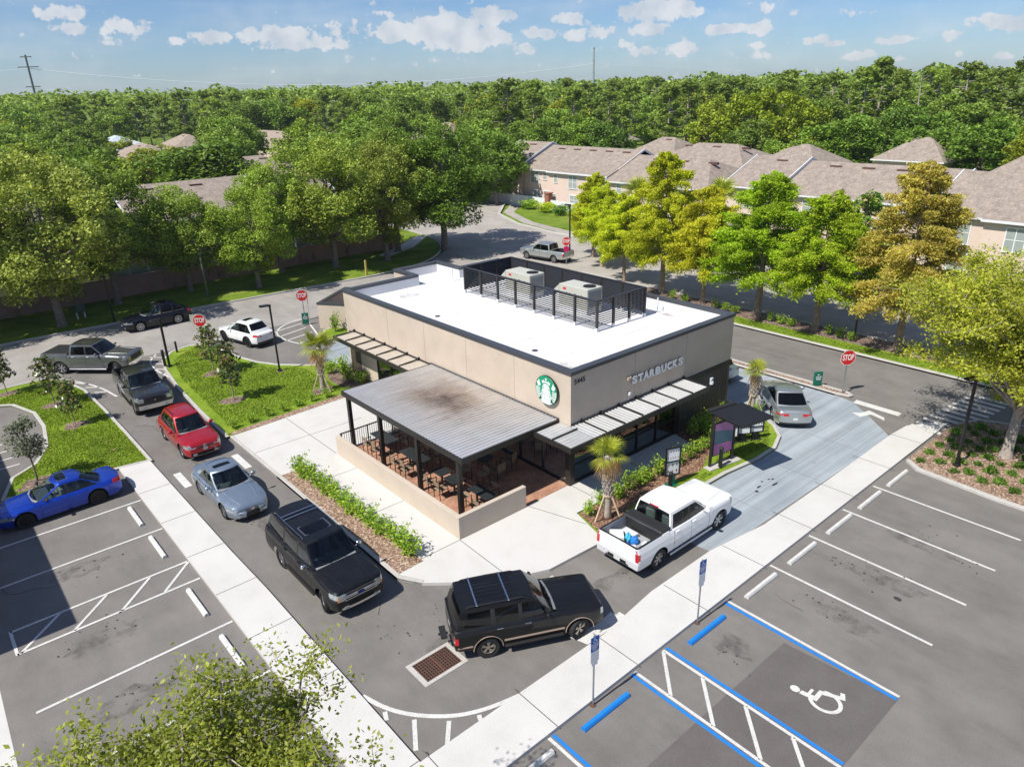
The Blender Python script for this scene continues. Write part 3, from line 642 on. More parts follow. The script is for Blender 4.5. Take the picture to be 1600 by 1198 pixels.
# ================================================================== COFFEE SHOP
M_rstain, nt, b_, o_ = nt_new('roof_stain_mat'); v = coords(nt); n1 = noise(nt, v, 2.2, 6, .7); tr = nt.nodes.new('ShaderNodeBsdfTransparent'); mx = nt.nodes.new('ShaderNodeMixShader')
nt.links.new(ramp(nt, n1, [(.42, 0.), (.75, .55)]), mx.inputs[0]); b_.inputs['Base Color'].default_value = (.36, .28, .21, 1); nt.links.new(tr.outputs[0], mx.inputs[1]); nt.links.new(b_.outputs[0], mx.inputs[2]); nt.links.new(mx.outputs[0], o_.inputs[0])
B = thing('coffee_shop', 'single storey beige stucco coffee shop with a white flat roof and dark grey coping', 'building', (0, 0, 0))
OUT = [(6.1, 0), (17.95, 0), (17.95, 18.9), (14.65, 18.9), (14.65, 21.5), (11.1, 21.5), (11.1, 19.3), (6.1, 19.3)]
def inset(poly, d):
    n = len(poly); out = []
    for i in range(n):
        p = Vector(poly[i]); a = Vector(poly[i-1]); b = Vector(poly[(i+1) % n])
        d0 = (p-a).normalized(); d1 = (b-p).normalized(); n0 = Vector((-d0.y, d0.x)); n1 = Vector((-d1.y, d1.x))
        out.append((p.x+(n0.x+n1.x)*d, p.y+(n0.y+n1.y)*d))
    return out
def ringp(poly, d0, d1, z0, z1):
    a = inset(poly, d0); b = inset(poly, d1); n = len(poly)
    vs = [(*p, z0) for p in a]+[(*p, z1) for p in a]+[(*p, z1) for p in b]+[(*p, z0) for p in b]
    fs = []
    for i in range(n):
        j = (i+1) % n
        fs += [(i, j, n+j, n+i), (n+i, n+j, 2*n+j, 2*n+i), (2*n+i, 2*n+j, 3*n+j, 3*n+i), (3*n+i, 3*n+j, j, i)]
    return MB().add(vs, fs)
ringp(OUT, 0, .25, 2.95, 5.3).build('wall', M_stucco, B)
ringp(OUT, .253, .30, 4.5, 5.29).build('parapet_lining', M_roofw, B)
ringp(OUT, -.05, .30, 5.302, 5.46).build('coping', M_coping, B)
MB().sheet(inset(OUT, .24), 4.75).build('roof_deck', M_roofw, B)
mb = MB()
for i in range(1, 7): mb.box((6.4, i*3.0, 4.7505), (17.7, i*3.0+.05, 4.754))
for x in (9.2, 11.3): mb.box((x, .3, 4.7505), (x+.05, 18.6, 4.7535))
split_build(mb, 'roof_seam', mat('roof_seam', (.56, .565, .58), .6), B)
mb = MB()
for i, (x, y, a, b_) in enumerate(((17.3, 2.6, .3, 1.6), (16.9, 1.2, .7, .5), (17.2, 4.0, .25, .8), (8.0, 2.0, .9, .5), (9.5, 17.3, .8, .5))): mb.sheet([(x+a*math.cos(q*.4)*random.Random(i*20+q).uniform(.7, 1.2), y+b_*math.sin(q*.4)*random.Random(i*30+q).uniform(.7, 1.2)) for q in range(15)], 4.756+.0004*i)
split_build(mb, 'roof_stain', M_rstain, B)
for x, y in ((8.2, 12.5), (8.2, 4.5), (16.9, 16.9)): MB().lathe([(.0, .02), (.12, .02), (.16, .0)], 16, 'z', (x, y, 4.756)).build('roof_drain', M_coping, B)
# lower walls: solid parts
mb = MB()
mb.box((6.101, 12.6, 0), (6.35, 13.0, 2.948)); mb.box((6.1, 16.0, 0), (6.35, 17.9, 2.948)); mb.box((11.1, 19.05, 0), (6.1, 19.3, 2.948)); mb.box((11.1, 19.3, 0), (11.35, 21.5, 2.948)); mb.box((11.1, 21.25, 0), (14.65, 21.5, 2.948)); mb.box((14.4, 18.9, 0), (14.65, 21.2, 2.948)); mb.box((14.65, 18.65, 0), (17.95, 18.9, 2.948)); mb.box((17.7, .25, 0), (17.95, 18.65, 2.948))
split_build(mb, 'lower_wall', M_stucco, B)
# ribbed bronze cladding under the dark band on the right, and on the left end
def ribs(mb, x0, x1, y, z0, z1, axis='x', step=.15, d=.03):
    n = int((x1-x0)/step)
    for i in range(n):
        a = x0+i*step
        if axis == 'x': mb.box((a, y-d, z0), (a+step*.55, y+.02, z1))
        else: mb.box((y-d, a, z0), (y+.02, a+step*.55, z1))
M_rib = mat('ribbed_cladding', (.115, .1, .085), .5, .2, var=.08, scale=1)
mb = MB(); mb.box((13.75, 0, .0), (17.95, .2, 2.94)); ribs(mb, 13.95, 17.93, -.001, 0, 2.72); mb.build('ribbed_panel', M_rib, B)
mb = MB(); mb.box((6.1, 17.9, .0), (6.3, 19.05, 2.94)); ribs(mb, 17.92, 19.25, 6.099, 0, 2.7, 'y', .14); mb.build('ribbed_panel', mat('ribbed_cladding_left', (.15, .12, .095), .5, .2), B)
mb = MB(); mb.box((13.9, -.06, 2.722), (18.01, .0, 2.95)); mb.box((17.952, -.06, 2.722), (18.01, 19, 2.95)); mb.build('dark_band', M_black, B)
MB().box((13.4, -.05, 0), (13.75, .2, 2.94), .01).build('corner_post', M_bronze, B); MB().box((6.02, -.06, 0), (6.32, .24, 2.94), .01).build('corner_post', M_bronze, B)
# interior: floor, back wall, counter
mb = MB(); mb.box((6.4, .3, .0), (17.6, 18.6, .125)); mb.build('interior_floor', mat('interior_floor', (.05, .045, .04), .5), B)
mb = MB(); mb.box((9.5, 8.0, .13), (9.7, 18, 2.9)); mb.box((14.2, .3, .13), (14.35, 8, 2.9)); mb.box((9.7, 8, .13), (14.2, 8.15, 2.9)); mb.build('interior_wall', mat('interior_wall', (.12, .1, .085), .8), B)
mb = MB(); mb.box((6.3, .26, 2.93), (17.7, 18.7, 2.945)); mb.build('interior_ceiling', mat('interior_ceiling', (.05, .05, .05), .9), B)
mb = MB(); mb.box((10, 5.5, .13), (13.6, 6.3, 1.15)); mb.build('service_counter', mat('counter_wood', (.2, .12, .06), .5), B)
def glazing(a, b, z0, z1, n, name, mid=True):
    """glass wall from a to b with mullions"""
    ax, ay = a; bx, by = b; al = Vector((bx-ax, by-ay)); L = al.length; d = al.normalized(); nn = Vector((d.y, -d.x))
    f = MB()
    def P(t, o, z): return (ax+d.x*t+nn.x*o, ay+d.y*t+nn.y*o, z)
    for i in range(n+1): f.bar(P(L*i/n, 0, z0), P(L*i/n, 0, z1), .07, .09, up=(nn.x, nn.y, 0))
    f.bar(P(0, 0, z1-.04), P(L, 0, z1-.04), .1, .08); f.bar(P(0, 0, z0+.05), P(L, 0, z0+.05), .1, .1)
    if mid: f.bar(P(0, 0, z0+.9), P(L, 0, z0+.9), .06, .05)
    w = f.build(name, M_black, B)
    g = MB(); g.add([P(0, -.01, z0), P(L, -.01, z0), P(L, -.01, z1), P(0, -.01, z1)], [(0, 1, 2, 3)]); g.build('pane', M_sfglass, w)
    return w
mm = bpy.data.materials.new('shopfront_glass'); mm.use_nodes = True; nt = mm.node_tree; nt.nodes.clear()
o_ = nt.nodes.new('ShaderNodeOutputMaterial'); t_ = nt.nodes.new('ShaderNodeBsdfTransparent'); t_.inputs[0].default_value = (.25, .3, .3, 1)
g_ = nt.nodes.new('ShaderNodeBsdfGlossy'); g_.inputs['Roughness'].default_value = .01; g_.inputs[0].default_value = (.85, .95, 1, 1)
f_ = nt.nodes.new('ShaderNodeFresnel'); f_.inputs[0].default_value = 1.8; ad = N(nt, 'ShaderNodeMath', operation='ADD'); ad.inputs[1].default_value = .2
nt.links.new(f_.outputs[0], ad.inputs[0]); mx = nt.nodes.new('ShaderNodeMixShader'); nt.links.new(ad.outputs[0], mx.inputs[0]); nt.links.new(t_.outputs[0], mx.inputs[1]); nt.links.new(g_.outputs[0], mx.inputs[2]); nt.links.new(mx.outputs[0], o_.inputs[0])
M_sfglass = mm
glazing((6.32, .03), (13.4, .03), .12, 2.9, 5, 'shop_window')
glazing((6.13, 12.6), (6.13, .25), .12, 2.9, 8, 'shop_window', mid=False)
glazing((6.13, 16.0), (6.13, 13.0), .12, 2.9, 2, 'shop_window')
# wall joints
mb = MB()
for y in (3.6, 7.2, 10.8, 14.4): mb.box((6.094, y, 2.96), (6.1, y+.02, 5.295))
for x in (10.2, 14): mb.box((x, -.006, 2.96), (x+.02, 0, 5.295))
split_build(mb, 'control_joint', mat('joint_beige', (.36, .31, .26), .9), B)
# wall light / camera
mb = MB(); mb.box((16.1, -.16, 2.05), (16.3, 0, 2.42), .02); mb.box((16.14, -.22, 2.08), (16.26, -.16, 2.2)); mb.build('wall_lamp', M_gutter, B)
mb = MB(); mb.box((9.72, -.14, 3.36), (9.84, -.02, 3.5), .01); mb.bar((9.78, -.02, 3.1), (9.78, -.02, 3.4), .03); mb.build('security_camera', M_gutter, B)
mb = MB(); mb.box((9.62, -.12, 4.12), (9.86, 0, 4.24)); mb.build('sign_raceway', mat('raceway', (.6, .45, .33), .6), B)
# house number on the wall
mb = text_mb('5445', .34, .006, .004); mb.xf(frame((6.62, -.012, 4.95), (1, 0, 0), (0, 0, 1))); mb.build('house_number', M_black, B)
# front canopy (wraps the corner)
cz = 2.98
def corrug(mb, x0, x1, y0, y1, z, step, along, h=.03):
    """corrugated sheet; ribs run along 'along' axis"""
    a0, a1 = (y0, y1) if along == 'x' else (x0, x1); n = int(round((a1-a0)/step)); st_ = (a1-a0)/n; vs = []
    for i in range(n):
        for f, zz in ((0, 0), (.16, h), (.42, h), (.58, 0)):
            t = a0+(i+f)*st_
            for e in ((x0, x1) if along == 'x' else (y0, y1)): vs.append((e, t, z+zz) if along == 'x' else (t, e, z+zz))
    for e in ((x0, x1) if along == 'x' else (y0, y1)): vs.append((e, a1, z) if along == 'x' else (a1, e, z))
    b = len(vs)//2-1; mb.add(vs, [(2*i, 2*i+1, 2*i+3, 2*i+2) for i in range(b)]); return mb
cn = MB(); cn.box((4.58, -1.52, cz-.2), (14.02, -1.44, cz+.02)); cn.box((13.94, -1.44, cz-.2), (14.02, -.0, cz+.02)); cn.box((4.58, -1.44, cz-.2), (4.66, .7, cz+.02)); cn.box((4.66, -1.43, cz-.14), (13.93, -.01, cz-.04)); cn.box((4.67, -.01, cz-.14), (6.09, .7, cz-.04))
can = cn.build('canopy', M_bronze, B)
corrug(MB(), 6.1, 13.93, -1.44, -.02, cz-.005, .205, 'y').build('canopy_sheet', M_canopymetal, can)
corrug(MB(), 4.66, 6.07, -1.44, .62, cz-.005, .205, 'x').build('canopy_sheet', M_canopymetal, can)
mb = MB()
for i in range(7):
    x = 6.75+i*1.19; mb.bar((x, -1.45, cz+.05), (x, 0, cz+.08), .045, .06); mb.box((x-.05, -.1, cz+.02), (x+.05, 0.0, cz+.16))
mb.bar((4.62, -.4, cz+.05), (6.08, -.4, cz+.05), .045, .06); mb.box((6.1, -.05, cz+.03), (14, -.02, cz+.1)); split_build(mb, 'canopy_arm', M_black, can)
# left canopy
cn = MB(); cn.box((4.72, 10.45, cz-.2), (4.8, 18.55, cz+.02)); cn.box((4.8, 18.47, cz-.2), (6.1, 18.55, cz+.02)); cn.box((4.8, 10.45, cz-.14), (6.09, 18.46, cz-.005))
can2 = cn.build('canopy', M_bronze, B)
MB().box((4.8, 10.45, cz-.004), (6.09, 18.46, cz+.006)).build('canopy_sheet', M_canopybeige, can2)
mb = MB()
for i in range(7):
    y = 11.4+i*1.15; mb.bar((4.8, y, cz+.03), (6.1, y, cz+.09), .05, .07); mb.box((6.0, y-.05, cz+.02), (6.1, y+.05, cz+.18))
mb.box((6.05, 10.4, cz+.02), (6.09, 18.5, cz+.1)); split_build(mb, 'canopy_arm', M_black, can2)
# sign letters
S = thing('wall_sign', 'raised white letters reading STARBUCKS on the shaded front wall', 'sign', (9.9, -.13, 3.86))
letters = 'STARBUCKS'; wch = [.40, .40, .44, .43, .43, .44, .42, .45, .40]; x = .0; tot = sum(wch); k = 3.75/tot
for ch, w in zip(letters, wch):
    mb = text_mb(ch, .56, .004, .033); xs = [p[0] for p in mb.v]; ys = [p[1] for p in mb.v]; wx = max(xs)-min(xs); hy = max(ys)-min(ys)
    mb.v = [((p[0]-min(xs))/wx*(w*k*.9), (p[1]-min(ys))/hy*.385, p[2]) for p in mb.v]
    mb.xf(frame((x, 0, 0), (1, 0, 0), (0, 0, 1))); lo = mb.build('letter', M_signwhite, S); m2 = MB(); m2.v = [(p[0]+.012, (.05 if p[1] > -.0001 else .0)+p[1]*.0+.01, p[2]-.008) if False else (p[0]+.006, p[1]+.035, p[2]-.006) for p in mb.v]; m2.f = mb.f; m2.build('letter_return', M_black, lo); x += w*k
# round emblem
LG = thing('round_emblem', 'round green and white emblem with a crowned long-haired figure on the sunlit wall', 'sign', (6.02, 1.33, 4.3))
RR = .66
mb = MB(); mb.lathe([(0, .09), (RR-.01, .09), (RR, .08), (RR, 0)], 48, 'x'); mb.v = [(-p[0], p[1], p[2]) for p in mb.v]; mb.build('disc', M_logogreen, LG)
mb = MB(); mb.lathe([(RR+.001, .085), (RR+.012, .085), (RR+.012, 0)], 48, 'x'); mb.v = [(-p[0], p[1], p[2]) for p in mb.v]; mb.build('rim', M_black, LG)
def LP(mb, pts, lvl=1):  # emblem-plane polygon: u right, v up
    pts = [(u*RR, v*RR) for u, v in pts]
    a = sum(pts[i][0]*pts[(i+1) % len(pts)][1]-pts[(i+1) % len(pts)][0]*pts[i][1] for i in range(len(pts)))
    if a < 0: pts = pts[::-1]
    mb.add([(-.091-.004*lvl, -u, v) for u, v in pts], [tuple(range(len(pts)))])
wh = MB(); gr = MB()
def band(mb, f, v0, v1, w, lvl, n=14):
    L = [(f(v0+(v1-v0)*i/n)-w(i/n), v0+(v1-v0)*i/n) for i in range(n+1)]; Rr = [(f(v0+(v1-v0)*i/n)+w(i/n), v0+(v1-v0)*i/n) for i in range(n+1)]
    LP(mb, L+Rr[::-1], lvl)
# hair silhouette with face
hair = [(-.26, .36), (-.36, .16), (-.40, -.05), (-.47, -.28), (-.60, -.5), (-.58, -.78), (-.3, -.94), (.3, -.94), (.58, -.78), (.60, -.5), (.47, -.28), (.40, -.05), (.36, .16), (.26, .36), (.14, .45), (-.14, .45)]
LP(wh, hair, 1)
for s in (-1, 1):
    for j, o in enumerate((.185, .265, .34)):
        band(gr, lambda v, s=s, o=o, j=j: s*(o+.035*math.sin(v*11+j*.9)+max(0, .1-v)*(.17+.06*j)), -.84+.03*j, .30-.07*j, lambda t: .013, 2, 20)
    band(gr, lambda v, s=s: s*(.11+max(0, -v-.2)*.16+.02*math.sin(v*12)), -.9, -.2, lambda t: .014, 2, 16)
    LP(gr, [(s*.04, .13), (s*.12, .155), (s*.125, .125), (s*.05, .105)], 2)
LP(gr, [(-.05, -.07), (.05, -.07), (.02, -.1), (-.02, -.1)], 2); LP(gr, [(-.012, .1), (.012, .1), (.022, .0), (-.022, .0)], 2); LP(gr, [(-.09, -.17), (.09, -.17), (.04, -.2), (-.04, -.2)], 2)
# crown
LP(wh, [(-.34, .43), (-.42, .66), (-.30, .58), (-.22, .73), (-.14, .60), (0, .66), (.14, .60), (.22, .73), (.30, .58), (.42, .66), (.34, .43), (.18, .51), (0, .54), (-.18, .51)], 1)
LP(wh, [(.13*math.cos(math.pi/2+i*math.pi/5)*(1 if i % 2 == 0 else .42), .78+.13*math.sin(math.pi/2+i*math.pi/5)*(1 if i % 2 == 0 else .42)) for i in range(10)], 2)
# tails and fins
for s in (-1, 1):
    LP(wh, [(s*.50, .28), (s*.60, .48), (s*.66, .66), (s*.74, .50), (s*.90, .40), (s*.80, .30), (s*.78, .16), (s*.62, .16)], 1)
    for j in range(6):
        v = .06-.13*j; e = math.sqrt(max(.02, .96-v*v)); LP(wh, [(s*(.56-.01*j), v), (s*e, v+.03), (s*e*.99, v-.045), (s*(.58-.02*j), v-.06)], 1)
    LP(wh, [(s*.42, -.46), (s*.62, -.62), (s*.55, -.76), (s*.46, -.74)], 1)
wh.build('white_figure', M_signwhite, LG, fixn=False); gr.build('green_line', M_logogreen, LG, fixn=False)

# ------------------------------------------------------------------ roof screen
SC = thing('roof_screen', 'dark louvred metal screen enclosing the rooftop units', 'screen fence', (12.35, 4.35, 4.75))
LX, LY, zt = 3.75, 11.0, 1.63
pts = [(0, LY*i/7) for i in range(8)]+[(LX, LY*i/7) for i in range(8)]+[(LX*i/3, 0) for i in (1, 2)]+[(LX*i/3, LY) for i in (1, 2)]
for (x, y) in pts:
    MB().box((x-.06, y-.06, .16), (x+.06, y+.06, zt), .008).build('post', M_bronze, SC)
    MB().box((x-.075, y-.075, 0), (x+.075, y+.075, .2), .01).build('post_boot', M_roofw, SC)
def louv(a, b):
    mb = MB(); d = Vector((b[0]-a[0], b[1]-a[1], 0)); nrm = Vector((d.y, -d.x, 0)).normalized()
    for i in range(12):
        z = .3+i*.113; up = Vector((-nrm.x*.7, -nrm.y*.7, .7))
        mb.bar((a[0], a[1], z), (b[0], b[1], z), .02, .112, up=tuple(up))
    mb.bar((a[0], a[1], zt-.01), (b[0], b[1], zt-.01), .1, .05)
    mb.build('louvre_panel', mat('screen_louvre', (.04, .043, .05), .4, .3), SC)
for i in range(7):
    louv((0, LY*i/7), (0, LY*(i+1)/7)); louv((LX, LY*(i+1)/7), (LX, LY*i/7))
for i in range(3): louv((LX*(i+1)/3, 0), (LX*i/3, 0)); louv((LX*i/3, LY), (LX*(i+1)/3, LY))
def hvac(y, label):
    t = thing('rooftop_unit', label, 'air conditioner', (14.6, y, 4.75), 0, 'rooftop units inside the screen')
    mb = MB(); mb.box((-.6, -1.15, .3), (.6, 1.05, 1.45), .02); mb.build('cabinet', M_hvac, t)
    mb = MB(); mb.box((-.58, -1.1, 0), (.58, 1.0, .3)); mb.build('roof_kerb', M_roofw, t)
    mb = MB(); mb.box((-.5, -1.165, .42), (.5, -1.151, 1.3)); mb.box((.6, -1.1, .42), (.615, -.1, 1.3)); mb.build('coil_panel', M_hvacd, t)
    mb = MB(); mb.add([(-.6, 1.05, 1.4), (.6, 1.05, 1.4), (.6, 1.5, 1.0), (-.6, 1.5, 1.0), (-.6, 1.05, .9), (.6, 1.05, .9)], [(0, 3, 2, 1), (3, 4, 5, 2), (0, 4, 3), (1, 2, 5)]); mb.build('intake_hood', M_hvac, t)
    mb = MB(); mb.lathe([(.0, 1.455), (.34, 1.455), (.36, 1.475), (.37, 1.452)], 28, 'z', (.1, -.65, 0)); mb.build('fan_recess', M_dark, t)
    mb = MB()
    for k in range(4):
        a = k*math.pi/2+.4; mb.bar((.1, -.65, 1.475), (.1+.3*math.cos(a), -.65+.3*math.sin(a), 1.475), .1, .01)
    mb.lathe([(.0, 1.5), (.07, 1.49), (.08, 1.46)], 12, 'z', (.1, -.65, 0))
    for k in range(3): mb.lathe([(.12+.1*k, 1.50), (.13+.1*k, 1.50)], 24, 'z', (.1, -.65, 0))
    mb.build('fan', M_bronze, t)
    mb = MB(); mb.box((-.606, .5, 1.18), (-.598, .72, 1.3)); mb.build('red_badge', M_signred, t)
    mb = MB()
    for yy in (.15, -.2, -.3, -.75, .4): mb.box((-.605, yy, .95), (-.598, yy+.06, 1.07))
    split_build(mb, 'access_port', M_dark, t)
    return t
hvac(12.4, 'pale beige rooftop unit with a round fan, nearer the far end of the screen'); hvac(7.75, 'pale beige rooftop unit with a round fan, nearer the front of the screen')
for i, (x, y, lab) in enumerate(((13.55, 18.3, 'thin white vent pipe on the roof left of the louvred screen'), (17.15, 4.3, 'thin white vent pipe on the roof right of the louvred screen'))):
    mb = MB(); mb.cyl((x, y), .04, 4.75, 5.6, 10); mb.cyl((x, y), .14, 4.75, 4.8, 14, .06); tag(mb.build('vent_pipe', M_roofw), lab, 'vent pipe', 'vent pipes on the roof')

# ------------------------------------------------------------------ patio
P = thing('patio_cover', 'corrugated metal patio roof with a brown burnt-looking stain on dark steel posts', 'patio roof', (0, 0, 0))
px0, px1, py0, py1, pz = .78, 6.06, .68, 10.28, 3.08
corrug(MB(), px0+.05, px1-.02, py0+.05, py1-.05, pz, .21, 'x', .055).build('metal_roof', M_patiometal, P, fixn=False)
mb = MB(); mb.box((px0, py0, pz-.22), (px0+.06, py1, pz+.02)); mb.box((px0+.06, py0, pz-.22), (px1, py0+.06, pz+.02)); mb.box((px0+.06, py1-.06, pz-.22), (px1, py1, pz+.02)); mb.build('fascia', M_bronze, P)
mb = MB()
for i in range(9): y = .9+i*1.14; mb.box((px0+.07, y, pz-.2), (px1, y+.07, pz-.03))
mb.box((1.2, .75, pz-.3), (1.34, 10.2, pz-.201)); split_build(mb, 'rafter', M_black, P)
mb = MB(); mb.box((px1-.06, py0, pz+.04), (px1, py1, pz+.09)); mb.build('wall_flashing', M_coping, P)
for y in (1.2, 4.15, 7.2, 10.05): MB().box((.92, y-.09, .128), (1.1, y+.09, pz-.2), .008).build('post', M_bronze, P)
MB().add([], [])
W = MB(); W.box((0, 0, 0), (.2, 9.85, 1.1), .008); W.box((.2, 0, 0), (3.5, .2, 1.1), .008)
tag(W.build('patio_wall', M_pwall), 'low beige stucco wall wrapping the corner of the brick patio', 'wall')
RL = thing('patio_railing', 'black metal railing closing the far end of the brick patio', 'railing', (0, 9.75, .12))
mb = MB(); mb.bar((.2, 0, 1.05), (5.9, 0, 1.05), .05); mb.bar((.2, 0, .12), (5.9, 0, .12), .04)
mb.build('rail', M_black, RL)
mb = MB()
for x in (.25, 1.7, 3.1, 4.5, 5.85): mb.bar((x, 0, 0), (x, 0, 1.05), .05)
mb.build('rail_post', M_black, RL)
mb = MB()
for i in range(48): x = .3+i*.118; mb.bar((x, 0, .12), (x, 0, 1.03), .016)
mb.build('baluster', M_black, RL)
# furniture
M_tab = mat('table_top_dark', (.025, .03, .032), .35); M_slat = mat('seat_weave_tan', (.28, .2, .13), .7, var=.15, scale=8); M_frm = mat('chair_frame_dark', (.03, .02, .015), .5)
def table(x, y, h, w, l, label, round_=False):
    t = thing('patio_table', label, 'table', (x, y, .128), 0, 'patio tables')
    mb = MB()
    if round_: mb.cyl((0, 0), w/2, h-.03, h, 24)
    else: mb.box((-w/2, -l/2, h-.03), (w/2, l/2, h), .008)
    mb.build('table_top', M_tab, t)
    if round_:
        for k in range(3):
            a = k*2.094+.5; MB().tube([(w*.42*math.cos(a), w*.42*math.sin(a), 0), (w*.3*math.cos(a), w*.3*math.sin(a), h-.03)], .015, 6).build('leg', M_black, t)
    else:
        for sy in ((-1, 1) if l > 1.1 else (0,)):
            mb = MB(); mb.box((-.035, sy*l*.28-.035, .02), (.035, sy*l*.28+.035, h-.03)); mb.cyl((0, sy*l*.28), .2, 0, .02, 16); mb.build('pedestal', M_black, t)
    return t
def chair(kind):
    t = thing('patio_chair', 'x', 'chair', (0, 0, .128), 0, 'patio chairs'); hs, w, d, hb = {'bar': (.72, .42, .42, .98), 'std': (.45, .46, .46, .82), 'lounge': (.4, .62, .58, .78)}[kind]
    mb = MB(); mb.box((-w/2, -d/2, hs-.035), (w/2, d/2, hs), .01); mb.build('seat', M_slat, t)
    mb = MB()
    if kind == 'lounge': mb.box((-w/2+.03, d/2-.05, hs+.02), (w/2-.03, d/2+.0, hb))
    else:
        for z in (hb-.09, hb-.2): mb.box((-w/2, d/2-.03, z), (w/2, d/2, z+.07))
    mb.build('backrest', M_slat, t)
    for sx in (-1, 1):
        for sy in (-1, 1): MB().bar((sx*(w/2-.01), sy*(d/2-.01), 0), (sx*(w/2-.015), sy*(d/2-.01), hb if sy > 0 else hs+(.2 if kind != 'bar' else .0)), .028).build('leg', M_frm, t)
    mb = MB()
    for sx in (-1, 1):
        if kind != 'bar': mb.bar((sx*w/2, -d/2, hs+.2), (sx*w/2, d/2, hs+.2), .03, .025)
        else: mb.bar((sx*w/2, -d/2, .25), (sx*w/2, d/2, .25), .02)
    if kind == 'bar': mb.bar((-w/2, -d/2, .25), (w/2, -d/2, .25), .02)
    split_build(mb, 'armrest' if kind != 'bar' else 'foot_rail', M_frm, t); return t
TB = [(1.95, 8.6, .74, .7, 1.6, 'long dark patio table nearest the black railing'), (1.95, 5.95, .74, .7, 1.7, 'long dark patio table behind the middle pair of posts'), (1.95, 3.85, .74, .65, .75, 'small square dark patio table beside the second post from the corner'), (1.95, 2.95, .74, .65, .75, 'small square dark patio table with sun on its edge'), (2.15, 1.25, .74, .6, 1.3, 'dark patio table behind the corner post')]
for a in TB: table(*a)
table(4.4, 3.9, .5, .8, .8, 'round dark low table between the tan lounge chairs', True)
CH = {k: chair(k) for k in ('bar', 'std', 'lounge')}; CH_used = set()
CL = [('std', 1.3, 9.0, 90, 'tan chair by the railing on the outer side of the far long table'), ('std', 1.3, 8.2, 90, 'tan chair on the outer side of the far long table nearer the middle'), ('std', 2.6, 8.9, -90, 'tan chair in shade on the inner side of the far long table by the railing'), ('std', 2.6, 8.1, -90, 'tan chair in shade on the inner side of the far long table'),
      ('std', 1.25, 6.45, 90, 'sunlit tan chair on the outer side of the middle long table, farther one'), ('std', 1.25, 5.6, 90, 'sunlit tan chair on the outer side of the middle long table, nearer one'), ('std', 2.65, 6.3, -90, 'tan chair on the inner side of the middle long table, farther one'), ('std', 2.65, 5.5, -90, 'tan chair on the inner side of the middle long table, nearer one'),
      ('std', 1.35, 3.95, 90, 'tan chair beside the small square table next to the second post'), ('std', 1.35, 3.1, 90, 'tan chair nearest the low wall beside the sunlit square table'), ('bar', 2.9, 3.4, -90, 'tall dark chair standing in shade behind the square tables'), ('bar', 3.2, 2.5, -90, 'tall dark chair in shade between the tables and the lounge seats'),
      ('bar', 1.5, 1.6, 90, 'tall chair beside the corner post'), ('std', 1.65, .75, 90, 'tan chair tucked behind the front corner of the low wall'), ('std', 2.75, 1.35, -90, 'tan chair at the sunlit end of the corner table'),
      ('lounge', 4.2, 2.75, 190, 'tan lounge chair nearer the front opening of the patio'), ('lounge', 5.2, 3.1, 205, 'tan lounge chair beside the dark shop glass'), ('lounge', 4.3, 5.2, 10, 'tan lounge chair facing the round low table from behind')]
for k, x, y, rz, lab in CL:
    if k not in CH_used: CH_used.add(k); c = CH[k]; c.location = (x, y, .128); c.rotation_euler = (0, 0, R_(rz)); c['label'] = lab
    else: copy_tree(CH[k], (x, y, .128), R_(rz), lab)

# ------------------------------------------------------------------ trash enclosure behind
E_ = thing('bin_enclosure', 'beige stucco enclosure with a dark coping behind the left end of the shop', 'enclosure', (0, 0, 0))
mb = MB(); zz = 2.7
EP = [(9.1, 29.5), (11.2, 26.5), (15, 29.16), (12.9, 32.16)]; zz = 1.95
ringp(EP, 0, .22, 0, zz-.1).build('wall', M_stucco, E_); ringp(EP, -.04, .26, zz-.098, zz+.02).build('coping', M_coping, E_)
MB().sheet(inset(EP, .2), .25).build('interior_shade', mat('enclosure_shade', (.05, .05, .065), .6), E_)  # dark sheet low inside the walls, painted in for the interior shade
# ------------------------------------------------------------------ neighbouring commercial building (casts the shade on the left bays)
NB = thing('neighbour_shop', 'plain beige neighbouring shop just outside the left edge whose shade falls on the bays', 'building', (0, 0, 0))
mb = MB(); mb.box((-40, 5.3, 0), (-16.95, 30, 5.7)); mb.build('wall', M_stucco, NB)
mb = MB(); mb.box((-40.1, 5.2, 5.7), (-16.88, 30.1, 6.0)); mb.build('coping', M_coping, NB)
for i in range(5):
    mb = MB(); mb.box((-16.95, 7+i*4.4, .4), (-16.9, 10+i*4.4, 3)); mb.build('window', M_dkglass, NB)
